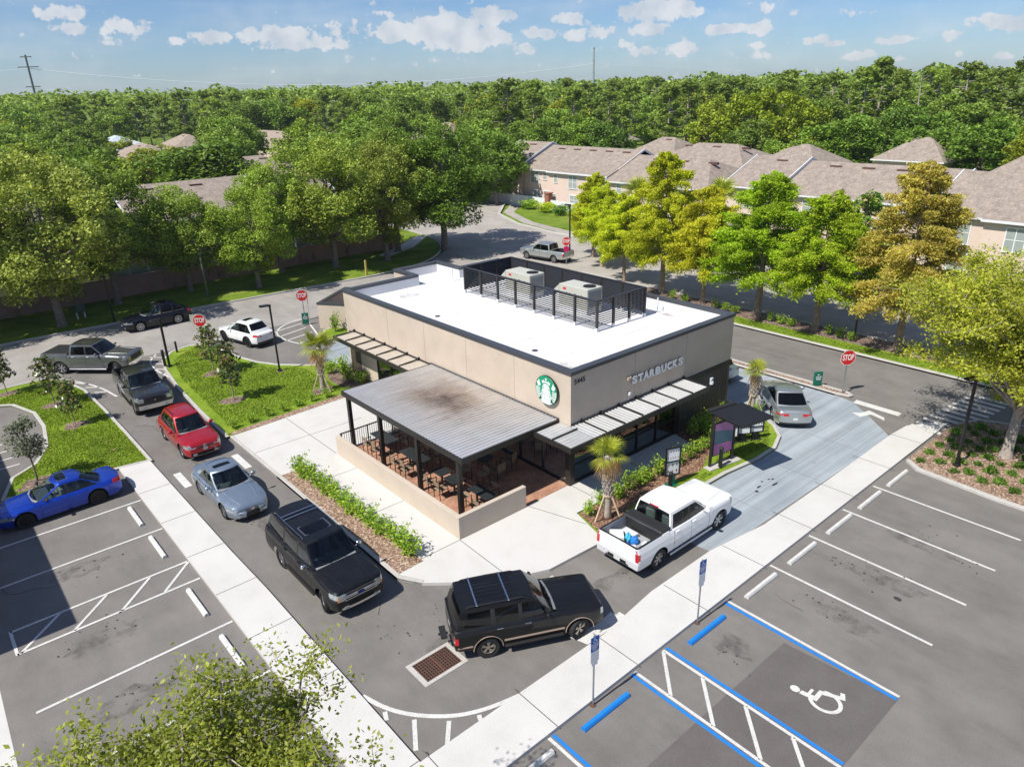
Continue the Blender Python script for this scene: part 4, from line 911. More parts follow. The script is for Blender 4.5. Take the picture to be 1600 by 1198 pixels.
# ================================================================== VEHICLES
def lerp(a, b, t): return a+(b-a)*t
def pl(x, pts):
    """piecewise linear with smooth interpolation"""
    if x <= pts[0][0]: return pts[0][1]
    for (a, u), (b, v) in zip(pts, pts[1:]):
        if x <= b: return lerp(u, v, (x-a)/(b-a) if b > a else 1)
    return pts[-1][1]
class Grid:
    def __init__(s): s.mb = {}
    def cell(s, part, pts): s.mb.setdefault(part, {'v': {}, 'V': [], 'F': []}); d = s.mb[part]; f = []; 
    def put(s, part, pts):
        d = s.mb.setdefault(part, {'v': {}, 'V': [], 'F': []}); f = []
        for p in pts:
            k = (round(p[0], 4), round(p[1], 4), round(p[2], 4))
            if k not in d['v']: d['v'][k] = len(d['V']); d['V'].append(p)
            i = d['v'][k]
            if not f or (f[-1] != i and f[0] != i): f.append(i)
        if len(f) >= 3: d['F'].append(tuple(f))
    def grid(s, rows, fn):
        for i in range(len(rows)-1):
            for j in range(len(rows[i])-1):
                q = (rows[i][j], rows[i][j+1], rows[i+1][j+1], rows[i+1][j])
                c = [sum(p[k] for p in q)/4 for k in range(3)]
                part = fn(i, j, c)
                if part in ('headlight', 'taillight', 'amber'): part += 'L' if c[1] > 0 else 'R'
                if part: s.put(part, q)
    def build(s, part, name, m, parent, smooth=True, angle=38):
        if part not in s.mb or not s.mb[part]['F']: return None
        mb = MB(); mb.v = s.mb[part]['V']; mb.f = s.mb[part]['F']
        return mb.build(name, m, parent, smooth, angle)

M_cowl = mat('cowl_grey', (.22, .23, .24), .5)
def make_car(name, label, S, loc, deg, steer=0):
    """S: dict of dimensions. x forward, origin midway between the axles on the ground."""
    t = thing(name, label, S['cat'], (loc[0], loc[1], S.get('z', .004)), R_(deg))
    W, H, wb = S['W'], S['H'], S['wb']; xf = wb/2+S['fo']; xr = -wb/2-S['ro']; L = xf-xr
    rw = S['rw']; Ra = rw+.075; zs0 = S['sill']; zb = S['belt']; hw0 = W/2; kind = S['kind']
    zc = S.get('cowl', zb+.02); zn = S['nose']; xc = S['xc']; rn = S.get('rn', .18); rt = S.get('rt', .12)
    hood = [(xr-1, zb), (xc, zc), (lerp(xc, xf, .5), lerp(zc, zn, .38)), (lerp(xc, xf, .85), lerp(zc, zn, .78)), (xf, zn)]
    deck = S.get('deck', zb); xdk = S.get('xdk', xr)      # sedan rear deck
    xcab0 = S.get('xcab', xr+.0)
    pick = kind == 'pickup'
    def ztop(x):
        if x >= xc: z = pl(x, hood)
        elif kind == 'sedan' and x < xdk+.25: z = lerp(deck, zb, max(0, min(1, (x-xdk)/.25)))
        elif pick and x < xcab0: z = S['rail']
        else: z = zb
        d = xf-x
        if d < rn: z -= rn*.75*(1-math.sqrt(max(0, 1-(1-d/rn)**2)))
        d = x-xr
        if d < rt: z -= rt*.6*(1-math.sqrt(max(0, 1-(1-d/rt)**2)))
        return z
    def hw(x):
        w = hw0
        rc, ri = S.get('fc', (.75, .2))
        d = xf-x
        if d < rc: w -= ri*(1-d/rc)**2.4
        d = x-xr; rc, ri = S.get('rc', (.55, .12))
        if d < rc: w -= ri*(1-d/rc)**2.4
        return w
    def zlow(x):
        z = zs0
        for xa in (wb/2, -wb/2):
            if abs(x-xa) < Ra: z = max(z, rw+.02+math.sqrt(Ra*Ra-(x-xa)**2)*S.get('archk', 1.))
        d = min(xf-x, x-xr)
        if d < .5: z = max(z, zs0+.07*(1-d/.5))
        return z
    lv = S['lv']
    def sec(x, mode):
        """points from lower outer edge to the centre line; mode: n normal, b bed/cabin tub"""
        z0 = zlow(x); zt = ztop(x); w = hw(x); crown = S.get('crown', .05)*min(1, max(.1, (xf-x)/.3)) if x > xc else (.02 if kind != 'sedan' or x > xdk else .03)
        ze = zt-crown; out = []; n = len(lv)
        for i, z in enumerate(lv):
            z = min(max(z, z0+.004*i), ze-.035-.004*(n-i))
            u = (z-zs0)/(zt-zs0); y = w-.05*max(0, (.35-u)/.35)**1.5-S.get('tum', .06)*max(0, (u-.55)/.45)**1.6-.012*math.exp(-((u-.62)/.05)**2)
            out.append((x, y, z))
        ye = w-S.get('tum', .06)-.015
        out.append((x, ye-.012, ze-.012)); out.append((x, ye-.05, ze))
        if mode == 'n':
            for f in (.85, .62, .35, 0): out.append((x, (ye-.05)*f, ze+crown*(1-f*f)+(S.get('bulge', 0)*(1 if .1 < f < .7 else .5) if x > xc and xf-x > .15 else 0)))
        elif mode == 'b':
            zf = S.get('bedz', .8); out += [(x, ye-.10, ze), (x, ye-.11, zf), (x, (ye-.1)*.5, zf), (x, 0, zf)]
        else:
            zf = .5; out += [(x, ye-.09, ze), (x, ye-.10, zf), (x, (ye-.1)*.5, zf), (x, 0, zf)]
        return out
    # stations
    xs = set(); n = int(L/.11)
    for i in range(n+1): xs.add(round(lerp(xr, xf, i/n), 3))
    for d in (.01, .03, .06, .1, .15, .22, .3): xs.add(round(xf-d, 3)); xs.add(round(xr+d, 3))
    for xa in (wb/2, -wb/2):
        for k in range(17):
            xs.add(round(xa+Ra*math.cos(math.pi*k/16), 3))
        xs.add(round(xa+Ra+.004, 3)); xs.add(round(xa-Ra-.004, 3))
    for q in S.get('xlights', []): xs.add(round(q, 3))
    xs |= {round(xc, 3), round(xcab0, 3), round(S["xrb"], 3)}
    xs = sorted(x for x in xs if xr-1e-6 <= x <= xf+1e-6)
    cab_r = xcab0 if pick else (S['xrb'])
    st = []
    for x in xs:
        inbed = pick and xr+.07 < x < xcab0-.02; incab = cab_r+(.04 if pick else S.get('cr', .08)+.03) < x < xc-S.get('cf', .13)-.03
        st.append((x, 'b' if inbed else ('c' if incab else 'n')))
    full = []
    for i, (x, m) in enumerate(st):
        if i and m != st[i-1][1]:
            pm = st[i-1][1]
            xq = {'n': x, 'b': x, 'c': x}[m]
            if m == 'n' or (m in 'bc' and pm == 'n'):
                if m == 'n': full.append((x, pm)); full.append((x, 'n'))
                else: full.append((st[i-1][0], m)); full.append((x, m))
                continue
        full.append((x, m))
    rowsL = [sec(x, m) for x, m in full]
    g = Grid(); nlv = len(lv); nt = len(rowsL[0])
    hl = S['headl']; tl = S['taill']   # (x length, z0, z1, y inner)
    clad = S.get('clad', zs0+.06)
    def part(i, j, c):
        x, y, z = c; ay = abs(y); m = full[min(i, len(full)-1)][1]
        if j >= nlv+2:
            if full[i][1] == 'c' and full[min(i+1, len(full)-1)][1] == 'c' : return 'interior'
            if 'b' in (full[i][1], full[min(i+1, len(full)-1)][1]) and z < S.get('rail', 0)-.03: return 'bed'
            return 'hood' if x > xc and S.get('hoodpart', 1) else 'body'
        if x > xf-hl[0] and hl[1] < z < hl[2]+.02 and j < nlv: return 'headlight'
        if x < xr+tl[0] and tl[1] < z < tl[2] and j < nlv: return 'taillight'
        if z < clad or (S.get('flare') and any(abs(x-a) < Ra+.07 and z < rw+.02+math.sqrt(max(0, (Ra+.06)**2-(x-a)**2)) for a in (wb/2, -wb/2))): return 'trim'
        if S.get('two') and z < S['two']: return 'lowerpaint'
        return 'body'
    g.grid(rowsL, part)
    rowsR = [[(x, -y, z) for x, y, z in r] for r in rowsL]; g.grid(rowsR, part)
    # end caps
    for end, sgn, bul in ((rowsL[-1], 1, S.get('fb', .09)), (rowsL[0], -1, S.get('rb', .05))):
        pts = end[:nlv+2]+[end[-1]]; rows = []
        ys = [1, .93, .86, .76, .66, .56, .45, .3, .15, 0, -.15, -.3, -.45, -.56, -.66, -.76, -.86, -.93, -1]
        for p in end[:nlv+2]:
            zf = (p[2]-zs0)/(zn-zs0); b2 = bul*(.75+.25*math.sin(math.pi*min(1, max(0, zf))))
            rows.append([(p[0]+sgn*b2*(1-f*f), p[1]*f, p[2]+(end[-1][2]-end[nlv+1][2])*(1-f*f)*(1 if p is end[nlv+1] else (zf if zf > 0 else 0)**3)) for f in ys])
        top = [(end[-1][0]+(rows[-1][k][0]-end[-1][0])*.25, rows[-1][k][1], rows[-1][k][2]+.006) for k in range(len(ys))]
        # close hood gap
        yy = [f for f in ys]
        topc = []
        for f, r in zip(ys, rows[-1]):
            a = abs(r[1]); zt_ = end[-1][2]-(end[-1][2]-end[nlv+1][2])*(a/max(.01, end[nlv+1][1]))**2; topc.append((p[0], r[1], zt_))
        rows.append(topc)
        def cp(i, j, c, sgn=sgn):
            x, y, z = c; ay = abs(y)/end[3][1]
            if sgn > 0:
                for (nm, a0, a1, z0, z1) in S['front']:
                    if a0 <= ay <= a1 and z0 <= z <= z1: return nm
                if z < clad: return 'trim'
            else:
                for (nm, a0, a1, z0, z1) in S['rear']:
                    if a0 <= ay <= a1 and z0 <= z <= z1: return nm
                if z < clad: return 'trim'
            return 'body'
        g.grid(rows, cp)
    # greenhouse
    xw, xt, xrb = S['xw'], S['xt'], S['xrb']; z0g = zb-.035; zr = H-S.get('rcrown', .05); crn = S.get('rcrown', .05)
    cf = S.get('cf', .13); crr = S.get('cr', .08); wbt = hw0-S.get('tum', .06)-.055; wrf = wbt-S.get('tuck', .13)
    xm = (xw+xt)/2; hl_ = (xw-xt)/2
    def ya(v, x): return (lerp(wbt, wrf, v)+.02*math.sin(math.pi*v))*(1-.07*max(0, (x-xm)/(xc-xm))**2-.05*max(0, (xm-x)/(xm-xrb+.01))**2)
    def arch_(x): return S.get('rarch', .03)*(1-min(1, abs((x-xm)/hl_))**2)
    vs = [0, .06, .14, .32, .5, .68, .84, .93, 1.]; ts = [-1, -.93, -.86, -.6, -.3, 0, .3, .6, .86, .93, 1]
    def side_pt(x, v, s): return (x, s*ya(v, x), lerp(z0g, zr+arch_(x), v))
    def xA(v): return lerp(xc, xw, v)-cf
    def xB(v): return lerp(xrb, xt, v)+crr
    def ws(v, tt):
        e = side_pt(xA(v), v, 1); f = 1-tt*tt; return (e[0]+cf*f, e[1]*tt, e[2]+crn*f*v)
    def rs(v, tt):
        e = side_pt(xB(v), v, 1); f = 1-tt*tt; return (e[0]-crr*f, e[1]*tt, e[2]+crn*f*v)
    g.grid([[ws(v, q) for q in ts] for v in vs], lambda i, j, c: 'windshield' if 0 < i < len(vs)-2 and 0 < j < len(ts)-2 else 'frame' if i >= len(vs)-2 else 'pillar' if j in (0, len(ts)-2) else 'trim')
    rw0 = S.get('rwv', 1)
    g.grid([[rs(v, q) for q in ts] for v in vs], lambda i, j, c: 'rear_window' if rw0 < i < len(vs)-2 and 0 < j < len(ts)-2 else 'frame' if (i >= len(vs)-2 or rw0 > 1) else 'pillar')
    # roof
    ns = 14; rows = []
    for i in range(ns+1):
        u = i/ns; row = []
        for q in ts:
            a = ws(1, q); b = rs(1, q); x = lerp(a[0], b[0], u); e = ya(1, x); f = 1-q*q
            row.append((x, e*q, zr+arch_(x)+crn*f))
        rows.append(row)
    sr = S.get('sunroof')
    g.grid(rows, lambda i, j, c: 'sunroof' if sr and sr[0] < c[0] < sr[1] and abs(c[1]) < sr[2] else 'roof')
    # sides
    cols = S['win']    # list of (x0_at_belt.., ) breakpoints: [(part, frac)] using absolute x for pillars
    for s in (1, -1):
        rows = []
        names = []
        for v in vs:
            xa, xb = xA(v), xB(v); row = []; names = []
            bp = [xa, xa-S.get('pa', .06)]
            nm = ['pillar']
            for (w0, w1) in S['pill']: bp += [min(bp[-1], w0), max(xb, min(w0, w1))]; nm += ['glass', 'bpillar']
            bp += [xb+S.get('pd', .15), xb]; nm += ['glass', 'pillar']
            for k in range(1, len(bp)): bp[k] = max(xb, min(bp[k], bp[k-1]))
            for k in range(len(nm)):
                m = 4 if nm[k] == 'glass' else 1
                for q in range(m): row.append(side_pt(lerp(bp[k], bp[k+1], q/m), v, s)); names.append(nm[k]+(str(k) if nm[k] == 'glass' else ''))
            row.append(side_pt(bp[-1], v, s)); rows.append(row)
        rz = S.get('reartint')
        def fs(i, j, c):
            nmj = names[j]
            if nmj.startswith('glass'): return nmj+('L' if s > 0 else 'R') if 1 <= i < len(vs)-3 else ('frame' if i >= len(vs)-3 else 'trimline')
            return 'frame' if nmj == 'pillar' or i >= len(vs)-3 else 'bp'
        g.grid(rows, fs)
    pm = S['paint']
    body = g.build('body', 'body', pm, t)
    g.build('lowerpaint', 'lower_body', S.get('paint2', pm), t)
    g.build('frame', 'roof_pillar', pm, t); g.build('pillar', 'windscreen_pillar', pm, t); g.build('roof', 'roof', S.get('roofpaint', pm), t)
    g.build('hood', 'bonnet', pm, t); g.build('bp', 'door_pillar', M_blackpl, t); g.build('trimline', 'window_trim', S.get('wtrim', M_blackpl), t); g.build('trim', 'lower_trim', S.get('trimm', M_blackpl), t)
    g.build('windshield', 'windscreen', M_glass, t); g.build('rear_window', 'rear_window', M_tint if S.get('tint', 1) else M_glass, t)
    for k in list(g.mb):
        if k.startswith('glass'): g.build(k, 'side_window', M_glass if (k.startswith('glass1') or not S.get('tint', 1)) else M_tint, t)
    g.build('sunroof', 'sunroof', M_tint, t); g.build('interior', 'interior', M_interior, t); g.build('bed', 'load_bed', S.get('bedm', M_blackpl), t)
    for k, m in (('headlightL', M_headl), ('taillightL', M_tail), ('headlightR', M_headl), ('taillightR', M_tail), ('amberL', M_amber), ('amberR', M_amber), ('grille', S.get('grillem', M_blackpl)), ('bumper', S.get('bumperm', M_blackpl)), ('chrome', M_chrome), ('plate', M_plate), ('intake', M_dark)):
        nm = {'chrome': 'bumper_chrome', 'amberL': 'indicator', 'amberR': 'indicator', 'headlightL': 'headlight', 'headlightR': 'headlight', 'taillightL': 'taillight', 'taillightR': 'taillight', 'plate': 'number_plate', 'intake': 'air_intake'}.get(k, k)
        g.build(k, nm, m, t)
    # underbody
    mb = MB(); mb.box((xr+.15, -hw0+.3, zs0-.03), (xf-.15, hw0-.3, .5)); mb.box((-wb/2+Ra+.02, -hw0+.06, zs0+.02), (wb/2-Ra-.02, hw0-.06, .48))
    for xa in (wb/2, -wb/2): mb.box((xa-Ra, -hw0+.27, .3), (xa+Ra, hw0-.27, min(zb, ztop(xa))-.1 if xa > 0 else (S.get('bedz', .8)-.04 if pick else .49)))
    mb.build('underbody', M_dark, t)
    # wheels
    for xa in (wb/2, -wb/2):
        for s in (1, -1):
            wd = S.get('ww', .23); R0 = rw; ri = S.get('rim', .68)*R0
            mb = MB(); mb.lathe([(ri*1.0, -wd*.32), (ri*.97, .03), (ri*.2, .028), (0.0, .03)], 24, 'y')
            rim = MB(); nsp = S.get('spokes', 6); o = wd*.30
            rim.lathe([(ri*.9, o-.03), (ri*.92, o+.01), (ri*1.0, o+.012), (ri*1.02, o-.015)], 28, 'y'); rim.lathe([(.0, o+.0), (ri*.2, o-.002), (ri*.22, o-.03)], 16, 'y')
            for k in range(nsp):
                a = 2*math.pi*k/nsp+.2; a2 = S.get('spw', .35)*2*math.pi/nsp/2
                vs_ = [(ri*.15*math.cos(a-a2*1.6), o-.004, ri*.15*math.sin(a-a2*1.6)), (ri*.15*math.cos(a+a2*1.6), o-.004, ri*.15*math.sin(a+a2*1.6)), (ri*.93*math.cos(a+a2), o-.002, ri*.93*math.sin(a+a2)), (ri*.93*math.cos(a-a2), o-.002, ri*.93*math.sin(a-a2))]
                vs_ += [(p[0], p[1]-.03, p[2]) for p in vs_]; rim.add(vs_, [(0, 1, 2, 3), (0, 4, 5, 1), (2, 6, 7, 3), (1, 5, 6, 2), (3, 7, 4, 0)])
            for q in (mb, rim): q.v = [(p[0], p[1]*s, p[2]) for p in q.v]
            wo = rim.build('wheel', S.get('rimm', M_alloy), t); wo.location = (xa, s*(hw0-wd/2-.03), rw)
            if xa > 0 and steer: wo.rotation_euler = (0, 0, R_(steer))
            b2 = mb.build('brake_disc', M_alloyd, wo)
            ty = MB(); ty.lathe([(ri*1.0, -wd*.45), (R0*.93, -wd*.5), (R0*.985, -wd*.42), (R0, -wd*.3), (R0, wd*.3), (R0*.985, wd*.42), (R0*.93, wd*.5), (ri*1.0, wd*.40), (ri*.98, wd*.2)], 30, 'y'); ty.build('tyre', M_rubber, wo, True, 40)
    # doors: dark shut lines and handles
    def yside(x, z):
        zt = ztop(x); u = (z-zs0)/(zt-zs0); return hw(x)-.05*max(0, (.35-u)/.35)**1.5-S.get('tum', .06)*max(0, (u-.55)/.45)**1.6-.012*math.exp(-((u-.62)/.05)**2)
    mb = MB()
    for s in (1, -1):
        for xd in S['doors']:
            zz = [lerp(clad, zb-.05, i/6) for i in range(7)]
            for a, b in zip(zz, zz[1:]): mb.bar((xd, s*(yside(xd, a)+.001), a), (xd, s*(yside(xd, b)+.001), b), .012, .004, up=(0, s, 0))
        zd = clad+.01; xa0, xb0 = S['doors'][0], S['doors'][-1]
    for q in (S.get('gap_x'),):
        if q: mb.bar((q, -hw0+.12, ztop(q)+.0), (q, hw0-.12, ztop(q)+.0), .012, .004)
    mb.build('door_seam', M_dark, t)
    for s in (1, -1):
        for xh in S['handles']:
            zh = zb-.13; y = yside(xh, zh)
            MB().box((xh-.1, s*(y-.01), zh-.018), (xh+.1, s*(y+.03), zh+.018), .006).build('door_handle', S.get('handlem', pm), t)
        xm_ = xc-cf-.28; y = hw0-.05
        mb = MB(); mb.lathe([(.0, -.1), (.07, -.09), (.1, -.03), (.1, .03), (.07, .1), (0, .11)], 10, 'y'); mb.v = [(p[0]*.62, p[1], p[2]*.9) for p in mb.v]
        mb.v = [(p[0]+xm_, p[1]+s*(y+.13), p[2]+zb+S.get('mirz', .09)) for p in mb.v]; mb.bar((xm_, s*(y-.06), zb+.0), (xm_, s*(y+.08), zb+S.get('mirz', .09)-.03), .05, .03)
        mb.build('door_mirror', S.get('mirm', pm), t, True)
    # interior fittings
    seatx = (xw-.05, ) if pick and S.get('regcab') else (lerp(xc, xt, .42), lerp(xc, xt, .72))
    for sx in seatx[:2]:
        for s in (1, -1):
            mb = MB(); mb.box((sx-.25, s*.38-.23, .5), (sx+.25, s*.38+.23, .72), .04); mb.box((sx-.38, s*.38-.22, .68), (sx-.22, s*.38+.22, zb+.18), .04); mb.box((sx-.37, s*.38-.12, zb+.2), (sx-.25, s*.38+.12, min(H-.12, zb+.36)), .03); mb.build('seat', S.get('seatm', M_seat), t)
    mb = MB(); mb.box((xc-.75, -hw0+.2, .6), (xc-.2, hw0-.2, zb-.05), .04); mb.build('dashboard', M_interior, t)
    mb = MB(); mb.tube([(xc-.86+.03*math.cos(a), .38+.17*math.cos(a), zb-.06+.17*math.sin(a)) for a in [k*math.pi/8 for k in range(17)]], .014, 6); mb.build('steering_wheel', M_interior, t)
    mb = MB()
    for a_, b_ in zip(ts[1:-2], ts[2:-1]):
        p, q = ws(.03, a_), ws(.03, b_); mb.add([(p[0]+.09, p[1], p[2]+.012), (q[0]+.09, q[1], q[2]+.012), (q[0]+.0, q[1], q[2]+.045), (p[0]+.0, p[1], p[2]+.045)], [(0, 1, 2, 3)])
    mb.build('cowl_panel', M_cowl, t, fixn=False)
    if sr:
        z_ = zr+crn+S.get('rarch', .03)*.8+.004; mb = MB(); x0, x1, y_ = sr
        for p, q in (((x0, -y_), (x1, -y_)), ((x1, -y_), (x1, y_)), ((x1, y_), (x0, y_)), ((x0, y_), (x0, -y_))):
            zz_ = lambda x, y: zr+arch_(x)+crn*(1-(y/ya(1, x))**2)+.003
            mb.bar((*p, zz_(*p)), (*q, zz_(*q)), .022, .012)
        mb.build('sunroof_frame', M_alloy, t)
    # wipers
    mb = MB()
    for y0 in (.45, -.15):
        a = ws(.02, y0/wbt); b = ws(.16, (y0-.5)/wbt); mb.bar((a[0]+.02, a[1], a[2]+.03), (b[0]+.02, b[1], b[2]+.025), .02)
    split_build(mb, 'wiper', M_blackpl, t)
    mb = MB()
    for s in (1, -1):
        pts = []
        for k in range(6):
            x = lerp(xc-.02, xf-.22, k/5); y = s*hw(x)*lerp(.62, .5, k/5)*S.get('crease', 1); ye = hw(x)-S.get('tum', .06)-.065; cr_ = S.get('crown', .05)*min(1, max(.1, (xf-x)/.3)); f = abs(y)/ye
            pts.append((x, y, ztop(x)-cr_+cr_*(1-f*f)+S.get('bulge', 0)-.006))
        mb.tube(pts, [.028, .03, .03, .028, .024, .016], 6, cap=False)
    split_build(mb, 'bonnet_crease', pm, t, True)
    mb = MB()
    for s in (1, -1): mb.box((xf-.18, s*hw0*.55-.09, zs0+.1), (xf+S.get('fb', .09)*.72, s*hw0*.55+.09, zs0+.2), .01)
    split_build(mb, 'fog_lamp', M_headl, t)
    if S.get('rails'):
        mb = MB()
        for s in (1, -1):
            x0, x1 = xw-cf-.25, xt+crr+.15; y = s*(wrf-.06)
            pts = [(lerp(x0, x1, u), y*(1-.03*(u-.5)**2*4), zr+arch_(lerp(x0, x1, u))+crn*.25+(.045 if 0 < u < 1 else .0)) for u in (0, .06, .3, .5, .7, .94, 1)]
            mb.tube(pts, .02, 6)
        for xq in S.get('xbars', []): mb.bar((xq, -wrf+.07, zr+arch_(xq)+crn+.03), (xq, wrf-.07, zr+arch_(xq)+crn+.03), .05, .025)
        mb.build('roof_rail', S['rails'], t)
    if S.get('ribs'):
        mb = MB()
        for y in (-.45, -.27, -.09, .09, .27, .45): mb.bar((xt+.45, y, zr+crn*(1-(y/wrf)**2)+.006+S.get('rarch', .03)*.55), (xw-cf-.5 if not sr else sr[0]-.1, y, zr+crn*(1-(y/wrf)**2)+.006+S.get('rarch', .03)*.75), .03, .012)
        mb.build('roof_rib', pm, t)
    if S.get('boards'):
        for s in (1, -1): MB().box((-wb/2+Ra+.08, s*(hw0-.14), .33), (wb/2-Ra-.08, s*(hw0+.04), .41), .02).build('running_board', S['boards'], t)
    t['_dims'] = [xf, xr]
    del t['_dims']
    return t, dict(xf=xf, xr=xr, hw=hw, ztop=ztop, zr=zr, wrf=wrf, zb=zb, yside=yside, ws=ws, rs=rs, crn=crn, sgn=1)
LVC = [.24, .32, .4, .48, .55, .62, .68, .74, .8, .86]
LVT = [.38, .46, .55, .64, .73, .82, .9, .97, 1.04, 1.1]
def base(**k):
    d = dict(cat='car', kind='suv', W=1.85, H=1.67, wb=2.75, fo=.92, ro=.98, rw=.345, sill=.24, belt=1.0, nose=.9, xc=.82, xw=.1, xt=-1.75, xrb=-2.2, lv=LVC,
             headl=(.42, .66, .80), taill=(.3, .82, .98), win=None, pill=[(-.22, -.32), (-1.12, -1.2)], doors=[.72, -.28, -1.12], handles=[-.15, -1.0],
             front=[('grille', 0, .5, .58, .84), ('headlight', .5, 1, .66, .84), ('intake', 0, .75, .3, .44), ('plate', 0, .2, .46, .56)],
             rear=[('taillight', .55, 1, .8, .98), ('plate', 0, .2, .6, .75), ('trim', 0, 1, 0, .45)])
    d.update(k); return d
pw = paint('paint_white', (.78, .79, .79), 0, .35); pblk = paint('paint_black', (.003, .0035, .0045), 0., .5, .55); pred = paint('paint_red', (.42, .006, .012), .35, .3); pblue = paint('paint_blue', (.0, .045, .45), .55, .3)
psil = paint('paint_silver_blue', (.36, .43, .5), .75, .32); pgry = paint('paint_grey', (.19, .2, .205), .7, .32); pdg = paint('paint_dark_grey', (.035, .037, .045), .6, .3); psv = paint('paint_silver', (.47, .5, .5), .75, .35)
pnavy = paint('paint_navy', (.002, .004, .012), .1, .4, .6); plb = paint('paint_pale_blue_grey', (.3, .38, .42), .7, .35); ptan = paint('paint_tan_dark', (.1, .075, .06), .5, .4)
def emblem(t, pts, x, z, m, name='badge'):
    mb = MB(); mb.add([(x, -y, z+q) for y, q in pts], [tuple(range(len(pts)))]); mb.build(name, m, t)
def oval(a, b, n=20): return [(a*math.cos(2*math.pi*i/n), b*math.sin(2*math.pi*i/n)) for i in range(n)]
# 1 old boxy black SUV (front right)
S = base(cat='suv', W=1.96, H=1.84, wb=2.98, fo=.82, ro=1.02, rw=.37, ww=.25, sill=.42, belt=1.2, nose=1.09, cowl=1.2, xc=.74, xw=.08, xt=-2.28, xrb=-2.5, lv=LVT, rn=.12, rt=.06, fc=(.35, .1), rc=(.2, .05), tum=.05, tuck=.12, crown=.04, cf=.06, cr=.05, rarch=.015, rcrown=.04, rwv=2,
         headl=(.12, .82, 1.02), taill=(.1, .72, 1.0), pill=[(-.36, -.48), (-1.22, -1.36)], pd=.22, doors=[.62, -.4, -1.3], handles=[-.2, -1.1],
         front=[('grille', 0, .6, .78, 1.04), ('headlight', .6, .88, .82, 1.02), ('amber', .88, 1, .82, 1.02), ('chrome', 0, 1, .42, .66)], rear=[('taillight', .86, 1, .7, 1.02), ('plate', 0, .17, .82, .94), ('bumper', 0, 1, .3, .62)],
         fb=.05, rb=.03, paint=pblk, rails=M_blackpl, ribs=1, boards=M_bronze, spokes=5, spw=.5, rimm=mat('alloy_gold_grey', (.5, .46, .4), .35, .8), handlem=M_chrome, clad=.46, rim=.62, tint=1, seatm=mat('car_seat_tan', (.3, .2, .13), .8), trimm=pblk, gap_x=.66)
t1, i1 = make_car('sport_utility_vehicle', 'old boxy black SUV with tan pinstripe and chrome roof bars beside the storm drain', S, (-1.33, -5.38), -26, 22)
mb = MB()
for s in (1, -1):
    for a, b in ((-.98, .98), ): mb.bar((a, s*(i1['yside'](a, .6)+.012), .60), (b, s*(i1['yside'](b, .6)+.012), .60), .012, .06)
    mb.bar((-2.45, s*(.955), .6), (-1.98, s*.985, .6), .012, .05)
    for xa in (1.49, -1.49):
        mb.tube([(xa+.47*math.cos(a), s*.975, .39+.47*math.sin(a)) for a in [math.pi*k/12 for k in range(13)]], .014, 5)
split_build(mb, 'side_stripe', mat('stripe_tan', (.5, .38, .3), .4, .3), t1)
mb = MB()
for xq in (-.75, -1.75): mb.bar((xq, -.72, 1.875), (xq, .72, 1.875), .05, .02)
split_build(mb, 'roof_bar', M_chrome, t1)
mb = MB(); mb.box((-2.85, -.28, .5), (-2.65, .28, .56)); mb.bar((-2.9, 0, .48), (-2.6, 0, .48), .06); mb.build('tow_hitch', M_blackpl, t1)
# 2 large glossy black SUV
S = base(cat='suv', W=2.0, H=1.95, wb=3.33, fo=.95, ro=1.3, rw=.4, ww=.27, sill=.38, belt=1.26, nose=1.18, cowl=1.29, xc=1.1, xw=.36, xt=-2.55, xrb=-2.85, lv=LVT, rn=.16, rt=.08, fc=(.5, .14), rc=(.3, .08), tum=.06, tuck=.14, crown=.06, cf=.1, cr=.05, rarch=.02, rwv=2, bulge=.0,
         headl=(.35, .86, 1.06), taill=(.1, .8, 1.2), pill=[(-.12, -.24), (-1.2, -1.34)], pd=.2, doors=[1.0, -.18, -1.3], handles=[.05, -1.05],
         front=[('chrome', 0, .62, .82, .86), ('chrome', 0, .62, .92, .955), ('grille', 0, .64, .78, 1.08), ('headlight', .64, .9, .84, 1.06), ('amber', .9, 1, .84, 1.06), ('chrome', 0, .85, .46, .56), ('intake', 0, .6, .58, .7)], rear=[('taillight', .85, 1, .8, 1.2), ('bumper', 0, 1, .3, .66)],
         paint=pblk, rails=M_chrome, xbars=[-1.5, -1.75], ribs=1, sunroof=(-.75, -.12, .5), boards=M_bronze, spokes=9, spw=.4, rimm=M_alloy, clad=.44, rim=.68, mirm=M_chrome, gap_x=1.0, wtrim=M_chrome)
t2, i2 = make_car('sport_utility_vehicle', 'large glossy black SUV with sunroof and chrome mirrors beside the mulch bed', S, (-4.9, 1.62), -90, -14)
mb = MB()
for k in range(3): mb.bar((i2['xf']+.085, -.6, .84+k*.08), (i2['xf']+.085, .6, .84+k*.08), .02, .025)
mb.build('grille_bar', M_chrome, t2); emblem(t2, oval(.13, .055), i2['xf']+.115, .93, mat('badge_blue', (.01, .04, .25), .3, .4))
